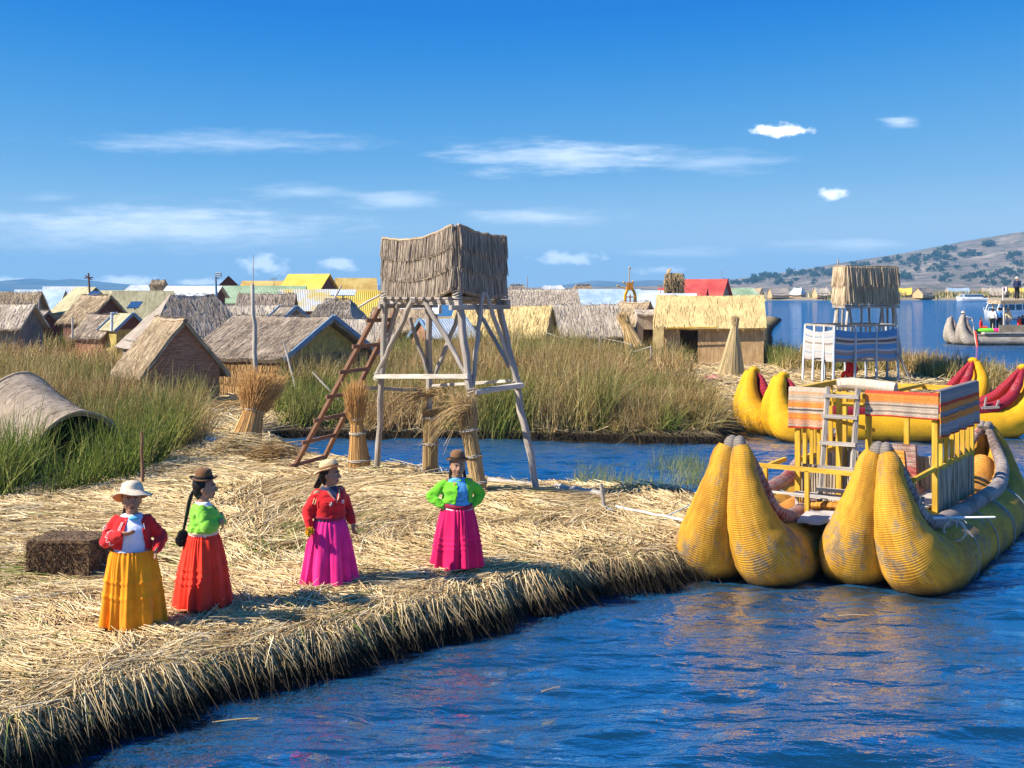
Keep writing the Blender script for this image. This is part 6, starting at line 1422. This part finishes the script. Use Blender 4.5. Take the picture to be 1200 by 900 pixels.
# ------------------------------------------------------------------ sheaves, poles and small things
M['sheaf'] = reedmat('sheaf', (.26, .16, .06), (.50, .34, .15), (.68, .50, .26), su=60, sv=2)
M['sheaf_pale'] = reedmat('sheaf_pale', (.38, .28, .13), (.62, .48, .25), (.78, .64, .40), su=60, sv=2)
M['sheaf_orange'] = reedmat('sheaf_orange', (.34, .17, .06), (.60, .34, .12), (.74, .50, .22), su=60, sv=2)
def sheaf(name, lab, p0, p1, r0, rn, neck, r1, mat, n=900, ties=(), br=.006, cat='sheaf', droop=0.0, core=True, hem=None):
    """bundle of stalks standing from p0 to p1; radius r0 at the foot, rn at the neck (fraction), r1 at the open top"""
    p0 = np.asarray(p0, float); p1 = np.asarray(p1, float); t = thing(name, lab, cat, p0)
    ax = p1 - p0; L = np.linalg.norm(ax); ax = ax / L; u = unit(np.cross(ax, [0, 1., .1])); v = np.cross(ax, u)
    m = MB()
    f = np.linspace(0, neck, 9); rad = lambda q: r0 + (rn - r0) * np.clip(q / neck, 0, 1) ** .8
    if core: P = p0 + ax * (f * L)[:, None]; m.tube(P, rad(f) * .92, 18, rough=.03)
    a = rng.uniform(0, 6.28, n); k = np.sqrt(rng.uniform(.45, 1, n)); c = (np.cos(a)[:, None] * u + np.sin(a)[:, None] * v)
    A = p0 + c * (r0 * k)[:, None] + ax * rng.uniform(-.02, .05, (n, 1)); B = p0 + ax * (neck * L * rng.uniform(.85, 1.1, (n, 1))) + c * (rn * k)[:, None]
    m.blades(A, B - A, np.linalg.norm(B - A, axis=1), br, None, rings=3, taper=.2)
    n2 = n; a = rng.uniform(0, 6.28, n2); k = rng.uniform(0, 1, n2); c = (np.cos(a)[:, None] * u + np.sin(a)[:, None] * v)
    A = p0 + ax * (neck * L * .93) + c * (rn * k)[:, None]; ll = (1 - neck) * L * 1.15 * rng.uniform(.35, 1.1, n2); B = A + ax * ll[:, None] + c * ((r1 - rn) * k)[:, None]
    m.blades(A, B - A, ll, br * .9, c * droop + np.array([0, 0, -droop * .8]) + rng.normal(0, .05, (n2, 3)), rings=4, taper=.5)
    m.build('stalks', mat, t, world=True)
    for q in ties:
        for dz in (0, .035):
            th = np.linspace(0, 2 * np.pi, 26); rr = rad(q) * 1.05 + .012; P = p0 + ax * (q * L + dz) + (np.cos(th)[:, None] * u + np.sin(th)[:, None] * v) * rr + ax * (.03 * np.sin(th + dz * 90))[:, None]
            mm = MB(); mm.tube(P, .011, 6); mm.build('tie', M['rope'], t, world=True)
    return t
# around the big tower
sheaf('reed_sheaf', 'standing orange-brown reed sheaf tied with string between the ladder and the tower leg', W(421, 545, 20.9), W(416, 450, 20.9), .20, .10, .52, .21, M['sheaf_orange'], 800, (.05, .38, .56), .006, droop=.06)
sheaf('reed_wrapping', 'slim pale reed bundle tied around the back leg of the grey watchtower', W(504, 562, 21.9), W(505, 470, 21.85), .145, .13, .80, .12, M['sheaf'], 650, (.12, .45, .78), .005, droop=.3)
sheaf('reed_wrapping', 'reed bundle with a bushy leaning plume tied around the nearest leg of the grey watchtower', W(563, 580, 18.9), W(541, 458, 19.15), .115, .125, .62, .17, M['sheaf'], 750, (.1, .35, .6), .005, droop=.10)
def loose_fan(lab, c, dirs, n, L, mat, seed):
    m = MB(); g = np.random.default_rng(seed); d = np.array([dirs[k] for k in g.integers(0, len(dirs), n)], float) + g.normal(0, .22, (n, 3)); m.blades(np.asarray(c) + g.normal(0, .04, (n, 3)), d, g.uniform(.4, 1, n) * L, .0055, np.stack([0 * d[:, 0], 0 * d[:, 0], g.uniform(-.9, -.3, n)], -1), rings=6, taper=.5)
    o = m.build('loose_reeds', mat); tag(o, lab, 'reeds')
loose_fan('long pale reeds drooping from the back leg of the watchtower under its crossbars', W(503, 462, 21.75), [(-1, -.2, .35), (.5, -.5, .4), (-.6, -.3, .1)], 130, .95, M['sheaf'], 3)
loose_fan('long pale reeds sticking out left of the bushy plume on the nearest tower leg', W(548, 478, 19.0), [(-1, -.2, .15), (-.8, -.2, -.2), (-.5, -.1, .5)], 90, .85, M['sheaf'], 4)
# tall sheaf and heap by the water, left of the ladder
x, y = X(298, 27.2), 27.2
sheaf('reed_sheaf', 'tall golden reed sheaf leaning at the end of the channel beside the reed heap', W(286, 526, 25.2), W(309, 434, 25.7), .36, .20, .46, .42, M['sheaf_orange'], 1900, (.46,), .008, droop=.18)
def heap(lab, px, py, Y, rx, ry, rz, n, ang, mat, name='reed_heap', ln=1.1, r=.009):
    c = W(px, py, Y); c[2] = HZ(c[0], c[1]) + .02; m = MB(); a = rng.normal(ang, .35, n); d = np.stack([np.cos(a), np.sin(a), rng.normal(0, .12, n)], -1); p = rng.normal(0, .42, (n, 3)) * [rx, ry, rz]; p[:, 2] = np.abs(p[:, 2]) * np.clip(1.2 - (p[:, 0] / rx) ** 2, .1, 1.2)
    m.blades(c + p - d * ln / 2, d, ln * rng.uniform(.6, 1.2, n), r, np.array([0, 0, -.12]), rings=4, taper=.4); o = m.build(name, mat); tag(o, lab, 'reeds'); return o
heap('heap of golden cut reeds lying at the foot of the tall leaning sheaf', 288, 546, 24.5, .55, .25, .35, 1100, .2, M['sheaf_pale'], ln=.8)
heap('small armful of reeds lying between the golden heap and the ladder', 330, 543, 24.0, .5, .35, .3, 500, .5, M['sheaf'], ln=.8)
def step_pile():
    for i, (px, py, Y, w) in enumerate(((262, 487, 33.4, 1.5), (268, 470, 35.0, 1.6))):
        m = MB(); c = W(px, py, Y); n = 900; P = c + np.stack([rng.uniform(-w / 2, w / 2, n), rng.uniform(-.6, .6, n), rng.uniform(-.30, .02, n)], -1); m.box(c + [0, 0, -.22], (w, 1.2, .40)); m.blades(P + [-.2, -.1, 0], rng.normal(0, 1, (n, 3)) * [1, .5, .08], .5, .011, None, rings=2)
        tag(m.build('reed_stack', M['sheaf']), ['lower layer of stacked reeds on the path in front of the yellow-gabled hut', 'upper layer of stacked reeds right below the wall of the yellow-gabled hut'][i], 'reeds')
step_pile()
# the tall straw cone by the open-door hut
sheaf('straw_cone', 'tall pale straw cone narrowing to a brush top in front of the right hut', W(856, 446, 47.5), W(862, 370, 47.5), .60, .10, .80, .12, M['sheaf_pale'], 1900, (.76,), .013, cat='sheaf', droop=.02)
def block(name, lab, px, py, Y, size, rz, fz=1.0, mat='root_block'):
    c = W(px, py, Y); m = MB(); sx, sy, sz = size; Rz = rotz(rz)
    q = lambda a, b, z: c + Rz @ np.array([a * sx / 2, b * sy / 2, z * sz])
    for (k, f) in enumerate(((q(-1, -1, 0), q(1, -1, 0), q(1, -1, 1), q(-1, -1, 1)), (q(1, -1, 0), q(1, 1, 0), q(1, 1, 1), q(1, -1, 1)), (q(1, 1, 0), q(-1, 1, 0), q(-1, 1, 1), q(1, 1, 1)), (q(-1, 1, 0), q(-1, -1, 0), q(-1, -1, 1), q(-1, 1, 1)), (q(-1, -1, 1), q(1, -1, 1), q(1, 1, 1), q(-1, 1, 1)))):
        m.panel(*f, th=.04, nu=16, nv=12, amp=.05 * sz * 2, seed=k)
    n = int(1500 * fz); P = rng.uniform(-1, 1, (n, 3)) / 1.0; ax = rng.integers(0, 3, n); sg = np.where(rng.random(n) < .5, -1, 1.); P[np.arange(n), ax] = sg; P[:, 2] = np.clip(P[:, 2], -.98, 1); P = P * [sx / 2, sy / 2, sz / 2] + [0, 0, sz / 2]
    m.blades(c + P @ Rz.T, rng.normal(0, 1, (n, 3)), .07 * size[2] * 2, .004 + Y * .0001, [0, 0, -.3], rings=3); return tag(m.build(name, M[mat]), lab, 'block')
block('root_block', 'square cut block of brown reed roots lying left of the woman in the golden skirt', 82, 674, 14.35, (.78, .60, .46), -.12, 2.0)
block('root_block', 'brown root block below the straw cone nearest the yellow boat prow', 862, 462, 43.0, (.95, .8, .42), .2); block('root_block', 'brown root block under the left edge of the straw cone', 835, 460, 43.6, (.7, .8, .45), -.1)
def pole_thing(name, lab, a, b, r0, r1, mt, cat='pole', wob=.006, n=8, seg=8):
    m = MB(); m.pole(a, b, r0, r1, wob=wob, n=n, seg=seg); return tag(m.build(name, M[mt]), lab, cat)
gz = lambda px, py, Y, dz=.03: np.array([X(px, Y), Y, HZ(X(px, Y), Y) + dz])
pole_thing('pole', 'weathered grey pole lying on the straw at the left edge', gz(10, 0, 12.95, .05), gz(116, 0, 13.45, .06), .022, .018, 'wood_pale')
pole_thing('pole', 'tall crooked pole standing against the hut with the yellow gable', W(299, 446, 37.2), W(296, 333, 37.2), .085, .055, 'wood_pale', wob=.03)
pole_thing('antenna', 'thin upright wire rising from the top of the crooked pole', W(296.5, 334, 37.2), W(297, 298, 37.2), .014, .008, 'wood_grey', 'antenna', wob=0)
pole_thing('stick', 'leaning grey stick in front of the right end of the brown hut roof', W(350, 466, 35.5), W(332, 400, 36.5), .04, .03, 'wood_grey', 'stick')
pole_thing('stick', 'slanting thin stick among the reeds left of the brown ladder', W(404, 476, 32.6), W(366, 436, 33.2), .03, .022, 'wood_grey', 'stick')
pole_thing('stake', 'short wooden stake standing in the green reeds above the cream hat', gz(168, 0, 20.6, -.1), gz(166, 0, 20.6, 1.0), .03, .025, 'wood_brown', 'stake')
pole_thing('stake', 'short wooden mooring stake on the straw between the tower and the near boat', gz(709, 0, 18.3, -.1), gz(704, 0, 18.4, .42), .035, .03, 'wood_grey', 'stake')
pole_thing('log', 'pale log lying on the straw just right of the outer tower leg', gz(650, 0, 19.9, .06), gz(706, 0, 19.6, .07), .07, .06, 'wood_pale', 'log')
pole_thing('log', 'thin pale stake-tipped log behind the green-jacketed woman and the tower leg', gz(572, 0, 20.3, .06), gz(628, 0, 20.1, .05), .07, .05, 'wood_pale', 'log')
pole_thing('white_pole', 'white pole lying on the straw pointing at the near boat', gz(722, 0, 18.35, .10), gz(802, 0, 17.2, .14), .022, .02, 'white_paint')
m = MB()
P = spl([gz(709, 0, 18.3, .1), gz(722, 0, 18.1, .06), gz(745, 0, 17.9, .05), gz(775, 0, 17.6, .06), W(812, 590, 16.9)], 30); m.tube(P, .010, 6); tag(m.build('mooring_rope', M['rope_blue']), 'thin bluish mooring rope running from the stake to the near boat', 'rope')
m = MB(); m.panel(gz(236, 0, 26.3, .06), gz(252, 0, 26.2, .07), gz(254, 0, 26.9, .08), gz(240, 0, 27.0, .08), th=.02, nu=6, nv=6, amp=.05); tag(m.build('plastic_sheet', M['panel_blue']), 'small pale blue sheet lying on the path between the reeds', 'sheet')
m = MB(); m.beam(W(775, 447, 46.5), W(848, 447, 45.5), .5, .10); tag(m.build('plank', M['wood_pale']), 'long pale plank lying on the ground left of the straw cone', 'plank')
m = MB(); m.ell(W(833, 443, 46), (.38, .25, .10)); tag(m.build('cloth_bundle', M['c_pink']), 'small pink cloth bundle lying on the pale plank by the straw cone', 'cloth')
m = MB(); m.ell(W(715, 433, 46.5), (.22, .2, .16)); m.box(W(735, 437, 46.5), (1.1, .2, .08)); tag(m.build('white_bag', M['white_paint']), 'little white bag lying in the grass beneath the rope fence', 'bag')
def rope_fence():
    t = thing('rope_fence', 'sagging rope fence on thin stakes in the grass left of the right hut', 'fence', W(703, 421, 47))
    pts = [(668, 400, 399), (703, 421, 393), (740, 424, 403), (763, 422, 406)]
    for (px, p0, p1) in pts: m = MB(); m.pole(W(px, p0 + 8, 47), W(px, p1, 47), .045, .04, n=7); m.build('post', M['wood_grey'], t, world=True)
    P = spl([W(640, 390, 48), W(668, 400, 47), W(688, 410, 47), W(703, 413, 47), W(722, 415, 47), W(740, 413, 47), W(763, 406, 47)], 40); m = MB(); m.tube(P, .022, 6); m.build('rope', M['rope'], t, world=True)
    P = spl([W(690, 394, 49), W(715, 398, 49), W(740, 404, 47.5)], 20); m = MB(); m.tube(P, .018, 6); m.build('rope', M['rope'], t, world=True)
rope_fence()
# leafy straw bunch by the gabled hut
sheaf('reed_sheaf', 'dry straw bundle leaning on the small tan gabled hut', W(745, 412, 54), W(729, 368, 55), .5, .18, .7, .3, M['sheaf'], 500, (), .018)
# yellow reed figure with feelers behind the huts
def reed_figure():
    Y = 72.0; t = thing('reed_figure', 'yellow arched reed figure with three long feelers above the huts', 'ornament', W(738, 358, Y)); k = Y / F
    for (x0, x1, z0, z1) in ((732, 745, 358, 336),):
        a = np.linspace(0, np.pi, 14); P = np.stack([X(738.5, Y) - 6 * k * np.cos(a), np.full(14, Y), Z(350, Y) + 12 * k * np.sin(a)], -1); P = np.concatenate([[[P[0][0], Y, Z(362, Y)]], P, [[P[-1][0], Y, Z(362, Y)]]]); m = MB(); m.tube(P, 1.7 * k, 9); m.build('arch', M['roll_bright'], t, world=True)
    m = MB(); m.box(W(738.5, 348, Y), (11 * k, .3, 1.2 * k)); m.box(W(738.5, 353, Y), (1.2 * k, .3, 16 * k)); m.build('crossbar', M['roll_orange'], t, world=True)
    m = MB(); m.box(W(738, 335, Y), (7 * k, .4, 8 * k)); m.build('head', M['roll_orange'], t, world=True)
    for (a, b, c_, d_) in ((737, 336, 738, 314), (735, 338, 724, 335), (736, 336, 731, 331), (741, 336, 742, 330)):
        f = MB(); f.pole(W(a, b, Y), W(c_, d_, Y), .6 * k, n=6); o = f.build('feeler', M['sheaf'], t, world=True); f = MB(); f.ell(W(c_, d_, Y), (1.4 * k,) * 3); f.build('tip', M['sheaf'], o, world=True)
    for (a, b, c_, d_) in ((736, 340, 726, 336),): f = MB(); f.pole(W(a, b, Y), W(c_, d_, Y), .6 * k, n=6); f.build('feeler', M['sheaf'], t, world=True)
reed_figure()
# utility poles, antennas, solar panels
def cross_pole():
    t = thing('utility_pole', 'dark pole with a crossbar standing over the olive gable house', 'pole', W(105, 350, 70)); m = MB(); m.pole(W(105.5, 352, 70), W(103.7, 320, 70), .06, .05, n=7); m.build('shaft', M['gable_brown'], t, world=True)
    for (a, b, c_, d_) in ((99, 326, 109, 325), (100, 323, 108, 328)): m = MB(); m.beam(W(a, b, 70), W(c_, d_, 70), .06, .06); m.build('crossarm', M['gable_brown'], t, world=True)
cross_pole()
def lamp_pole():
    t = thing('lamp_pole', 'dark post with a small lamp cage above the white roofed shed', 'lamp post', W(253, 352, 75)); m = MB(); m.pole(W(254, 352, 75), W(252.5, 322, 75), .09, .07, n=7); m.build('shaft', M['panel_blue'], t, world=True)
    m = MB(); m.box(W(256, 322, 75), (.35, .3, .3)); m.build('lamp', M['metal_blue'], t, world=True); m = MB(); m.beam(W(252, 326, 75), W(257, 326, 75), .05, .05); m.build('arm', M['panel_blue'], t, world=True)
lamp_pole()
def aerial(lab, px, p0, p1, Y, w):
    t = thing('aerial', lab, 'aerial', W(px, p0, Y)); m = MB(); m.pole(W(px, p0, Y), W(px, p1, Y), .035, .025, n=6); m.build('mast', M['wood_grey'], t, world=True)
    if w:
        m = MB(); m.beam(W(px - w, p1 + 1, Y), W(px + w, p1 + .5, Y), .04, .04)
        for q in (-1, -.4, .3, 1): m.beam(W(px + w * q, p1 - .8, Y), W(px + w * q, p1 + 2.6, Y), .03, .03)
        m.build('crossbar', M['wood_grey'], t, world=True)
aerial('thin television aerial on a mast left of the tallest yellow roof', 321, 338, 326, 95, 3.5); aerial('thin bare mast above the long pale building', 618, 344, 324, 80, 0); aerial('faint thin mast at the right end of the red roof', 846, 334, 317, 120, 0)
aerial('small forked aerial on the roof right of the yellow reed figure', 774, 345, 334, 90, 2.5)
aerial('thin mast standing above the cabin of the right watchtower', 982, 312, 303, 47, 0)
def solar(lab, px, py, Y, w, tilt, post):
    t = thing('solar_panel', lab, 'solar panel', W(px, py + 8, Y)); c = W(px, py, Y); m = MB(); q = w / 2; m.panel(c + [-q, -.35, -.12], c + [q, -.35, -.12], c + [q, .35, .14], c + [-q, .35, .14], th=.04, nu=3, nv=3, amp=0); m.build('panel', M[tilt], t, world=True)
    m = MB(); m.pole(W(px, py + post, Y), c + [0, 0, -.03], .035, n=6); m.build('post', M['wood_grey'], t, world=True)
solar('pale blue solar panel on a post left of the brown ladder top', 402, 343, 60, 1.25, 'metal_pale', 16); solar('dark blue solar panel on the ridge of the olive gable house', 110, 344, 68, .55, 'solar', 6); solar('dark blue solar panel beside the small square cabin', 196, 341, 90, .55, 'solar', 6)
solar('dark solar panel on the small yellow cabin roof', 158, 357, 52, .5, 'solar', 6)
for (lab, a, b, Y) in (('left slanting roof spar over the metal roofs beside the ladder', (385, 361), (400, 335), 58), ('pale slanting roof edge pole reaching toward the watchtower cabin', (420, 360), (446, 345), 56)): pole_thing('spar', lab, W(*a, Y), W(*b, Y), .05, .04, 'wood_pale', 'pole')
pole_thing('post', 'pale post rising from the brown reeds under the olive gable house', W(85, 396, 52), W(85, 372, 52), .05, .045, 'wood_pale', 'post'); pole_thing('post', 'blue-white post at the corner of the small yellow cabin', W(131, 388, 51), W(131, 366, 51), .06, .06, 'panel_white', 'post')
pole_thing('post', 'brownish post by the dark open porch at the left', W(46, 382, 60), W(46, 350, 60), .05, .045, 'wood_grey', 'post')

# person in red under the right watchtower
small_person('person in a red jacket and white hat sitting under the balcony of the right watchtower', (X(998, 43.8), 43.8, HZ(X(998, 43.8), 43.8) - .12), R_(200), 1.45, 'c_red', 'c_scarlet', 'hat_cream', seated=True)

# floating stalks on the water
def floating():
    for i, (px, py, L, a, mt, lab) in enumerate([(655, 808, .4, .5, 'sheaf', 'single reed stalk floating in the water right of the pink reflections'), (1000, 723, .36, -.05, 'sheaf_orange', 'orange stalk floating in front of the right boat prow'),
                                                 (262, 833, .7, -.05, 'sheaf_orange', 'yellow stalk floating beside the bank at the lower left'), (282, 846, .5, .15, 'sheaf', 'bent brown stalk floating below the yellow one at the lower left')]):
        Y = CH * F / (py - HOR); c = np.array([X(px, Y), Y, .012]); d = np.array([math.cos(a), math.sin(a), 0]); m = MB(); m.tube(spl([c - d * L / 2, c + [0, .02, .01], c + d * L / 2 + [0, 0, .01]], 8), .0045, 6); tag(m.build('floating_reed', M[mt]), lab, 'reed')
floating()

# ------------------------------------------------------------------ boats on the lake
def grey_boat():
    Y = 84.0; t = thing('reed_boat', 'grey reed boat full of passengers crossing the open lake at the right', 'boat', (X(1118, Y), Y, 0))
    kw = dict(roll='roll_grey', edge=('roll_greyred', 'roll_greyred'), cap='roll_grey', inner='roll_grey', ties=False, edger=.12)
    reed_hull(t, (X(1119, Y), Y + .9), (.998, .06), 13, .95, 1.85, 2.0, **kw); w = reed_hull(t, (X(1125, Y), Y - .5), (.998, .06), 13, .95, 2.05, 2.2, **kw)
    x0 = X(1145, Y); zd = .85
    m = MB(); m.box((x0 + 5.5, Y + .3, zd), (11, 2.2, .1), .06); m.build('deck', M['wood_pale'], t, world=True)
    for (dx, dy) in ((1.6, -.7), (1.6, 1.2), (5, -.5), (5, 1.4), (8.4, -.3), (8.4, 1.6)): m = MB(); m.pole((x0 + dx, Y + dy, zd), (x0 + dx, Y + dy, 3.15), .07, n=7); m.build('post', M['wood_pale'], t, world=True)
    m = MB(); m.panel((x0 + 1.3, Y - .9, 3.12), (x0 + 9, Y - .4, 3.12), (x0 + 9, Y + 1.9, 3.12), (x0 + 1.3, Y + 1.4, 3.12), th=.25, nu=10, nv=4, amp=.05, seed=1); m.build('canopy', M['thatch_tan'], t, world=True)
    m = MB(); m.panel((x0 + 1.2, Y - .85, zd), (x0 + 9, Y - .35, zd), (x0 + 9, Y - .35, zd + .55), (x0 + 1.2, Y - .85, zd + .55), th=.06, nu=10, nv=4, amp=.02, seed=1); m.build('side_panel', M['thatch_tan'], t, world=True)
    z = zd + .05
    sp = small_person
    sp('man in white shirt and hat reaching forward at the bow of the grey boat', (X(1130, Y), Y + .2, .62), R_(100), 1.72, 'c_white', 'c_denim', 'hat_cream', arm=[(-1, (-.22, -.20, 1.28), (-.12, -.62, 1.22)), (1, (.22, -.20, 1.25), (.10, -.55, 1.15))])
    m = MB(); m.pole(W(1139, 374, Y - .2), W(1144.5, 406, Y - 1.9), .04, n=6); m.build('steering_pole', M['wood_pale'], t, world=True); m = MB(); m.pole(W(1143, 388, Y - 2.1), W(1145.5, 406, Y - 2.3), .07, n=6); m.build('red_pole', M['c_scarlet'], t, world=True)
    sp('seated woman in bright red jacket in the bow of the grey boat', (X(1149, Y), Y - .1, .78), R_(60), 1.5, 'c_red', 'c_scarlet', seated=True)
    m = MB(); m.ell((X(1154, Y), Y - .4, 1.0), (.85, .4, .18)); tag(m.build('green_bundle', M['c_lime']), 'flat bright green bundle on the deck beside the seated woman in red', 'bundle')
    m = MB(); m.ell((X(1164, Y), Y - .55, 1.02), (.42, .25, .16)); tag(m.build('pink_bundle', M['c_pink']), 'small pink bundle at the feet of the standing passengers', 'bundle')
    sp('passenger in white top and dark trousers standing left of the blue-shirted one', (X(1162.5, Y), Y - .1, z), R_(150), 1.68, 'c_white', 'c_black'); sp('passenger in bright blue shirt standing beside the canopy of the grey boat', (X(1170, Y), Y - .1, z), R_(170), 1.75, 'c_blue', 'c_black')
    sp('passenger in grey standing behind the blue-shirted one on the grey boat', (X(1176, Y), Y + .5, z), R_(200), 1.7, 'c_grey', 'c_denim'); sp('passenger in beige leaning against the front canopy post of the grey boat', (X(1182, Y), Y + .1, z), R_(120), 1.7, 'c_cream', 'c_grey', 'hat_straw')
    sp('passenger in navy standing on the canopy of the grey boat at the right edge', (X(1196, Y), Y + .6, 3.15), R_(0), 1.6, 'c_navy', 'c_black', 'hat_cream'); sp('seated passenger in red under the canopy of the grey boat', (X(1193, Y), Y - .2, z), R_(90), 1.5, 'c_scarlet', 'c_black', seated=True); sp('seated passenger in navy under the canopy at the right edge', (X(1199, Y), Y + .1, z), R_(90), 1.6, 'c_navy', 'c_black', seated=True)
grey_boat()
def launch(name, lab, px, Y, L, h, rz, wins, flag=False):
    s = L / 9.5; t = thing(name, lab, 'boat', (X(px, Y), Y, 0), rz)
    # local: bow at -x
    n = 24; u = np.linspace(0, 1, n); m = MB(); hw = 1.35 * s * np.clip(1 - (1 - np.clip(u / .35, 0, 1)) ** 2, 0.02, 1); xs = -L / 2 + L * u; sheer = (.95 + .45 * (1 - np.clip(u / .5, 0, 1)) ** 1.5) * s
    rows = [np.stack([xs + .35 * s * (1 - u), hw * .55, -.1 + 0 * u], -1), np.stack([xs + .15 * s * (1 - u), hw * .9, .35 * s + 0 * u], -1), np.stack([xs, hw, sheer], -1), np.stack([xs, hw * .93, sheer + .04], -1), np.stack([xs, hw * 0, sheer + .02], -1)]
    P = np.stack(rows, 0); m.grid(P); Q = P.copy(); Q[..., 1] *= -1; m.grid(Q, flip=True)
    m.box((L / 2 - .02, 0, .4 * s), (.05, 2.7 * s * .98, 1.0 * s)); m.build('hull', M['white_paint'], t)
    a, b = -L * .28, L * .34; z0, z1 = .95 * s, (.95 + h) * s
    m = MB(); wv = 1.12 * s
    V = []; 
    pr = [(a - .75 * s, z0), (a, z1), (b, z1), (b + .1, z0)]
    for sy in (-1, 1):
        q = [np.array([p[0], sy * wv * (1 if p[1] == z0 else .9), p[1]]) for p in pr]; m.add(q, Q=[[0, 1, 2, 3]] if sy > 0 else [[0, 3, 2, 1]], smooth=False)
    for i in range(4):
        p, q = pr[i], pr[(i + 1) % 4]; f = lambda p_, sy: (p_[0], sy * wv * (1 if p_[1] == z0 else .9), p_[1]); m.add([f(p, -1), f(p, 1), f(q, 1), f(q, -1)], Q=[[0, 1, 2, 3]], smooth=False)
    m.build('cabin', M['white_paint'], t)
    m = MB(); m.box(((a + b) / 2 + .1, 0, z1 + .04 * s), (b - a + .6 * s, 2.25 * s, .09 * s)); m.build('cabin_roof', M['white_paint'], t)
    for k in range(wins):
        xw = a + .15 * s + (b - a) * (k + .5) / wins
        for sy in (-1, 1):
            m = MB(); zz = (z0 + z1) / 2 + .1 * s; m.box((xw, sy * wv * .965, zz), ((b - a) / wins * .78, .06 * s, h * .52 * s)); m.build('window', M['glass'], t)
    m = MB(); c = np.array([a - .36 * s, 0, (z0 + z1) / 2 + .08 * s]); m.obox(c, np.array([0, wv * .8, 0]), unit(np.array([.75 * s, 0, h * s])) * h * .38 * s, unit(np.array([-h, 0, .75])) * .03); m.build('windscreen', M['glass'], t)
    m = MB(); m.box((L / 2 - .5 * s, 0, 1.0 * s), (.7 * s, 1.2 * s, 1.0 * s)); m.build('engine_cover', M['gable_brown'], t)
    for sy in (-1, 1): m = MB(); m.tube(spl([(-L / 2 + .5 * s, sy * .4 * s, 1.35 * s), (-L / 2 + .6 * s, sy * .5 * s, 1.8 * s), (-L * .3, sy * 1.1 * s, 1.6 * s)], 12), .03 * s, 6); m.build('bow_rail', M['white_paint'], t)
    return t
launch('motor_launch', 'white passenger launch with a row of dark windows near the far shore', 1138, 372, 9.6, 1.15, R_(4), 6)
t2 = launch('motor_launch', 'white cabin boat with blue glass just behind the grey reed boat', 1180, 150, 8.4, 1.5, R_(28), 4)
def flag():
    Y = 148.0; t = thing('flag', 'red and white striped flag flying on a staff above the white cabin boat', 'flag', W(1174, 352, Y)); k = Y / F
    m = MB(); m.pole(W(1175, 354, Y), W(1175.5, 336, Y), .05, n=6); m.build('staff', M['white_paint'], t, world=True)
    for i, c in enumerate(('c_scarlet', 'c_white', 'c_scarlet')):
        n = 10; u = np.linspace(i / 3, (i + 1) / 3, n); xx = X(1176, Y) + u * 5.4 * k; yy = Y + .12 * np.sin(u * 7); m = MB(); P = np.stack([np.stack([xx, yy, np.full(n, Z(341.5, Y)) + .05 * np.sin(u * 6)], -1), np.stack([xx, yy, np.full(n, Z(336.5, Y)) + .05 * np.sin(u * 6)], -1)], 1)
        m.grid(P); Q = P + [0, .02, 0]; m.grid(Q, flip=True); m.build('stripe', M[c], t, world=True)
flag()

# ------------------------------------------------------------------ haze
def haze():
    mb = MB(); x0, x1, y0, y1, z0, z1 = -14000, 14000, -1200, 7200, -2, 190
    c = np.array([(x0 + x1) / 2, (y0 + y1) / 2, (z0 + z1) / 2]); mb.obox(c, np.array([(x1 - x0) / 2, 0, 0]), np.array([0, (y1 - y0) / 2, 0]), np.array([0, 0, (z1 - z0) / 2]))
    m = bpy.data.materials.new('haze'); m.use_nodes = True; N = m.node_tree.nodes; N.clear()
    o = N.new('ShaderNodeOutputMaterial'); v = N.new('ShaderNodeVolumePrincipled'); v.inputs['Density'].default_value = HAZE_D
    v.inputs['Color'].default_value = (.21, .57, .95, 1); v.inputs['Anisotropy'].default_value = 0
    m.node_tree.links.new(v.outputs[0], o.inputs['Volume'])
    ob = mb.build('haze', m); tag(ob, 'thin blue air over the lake and hills', 'haze', kind='stuff')
HAZE_D = 2.1e-4
haze()
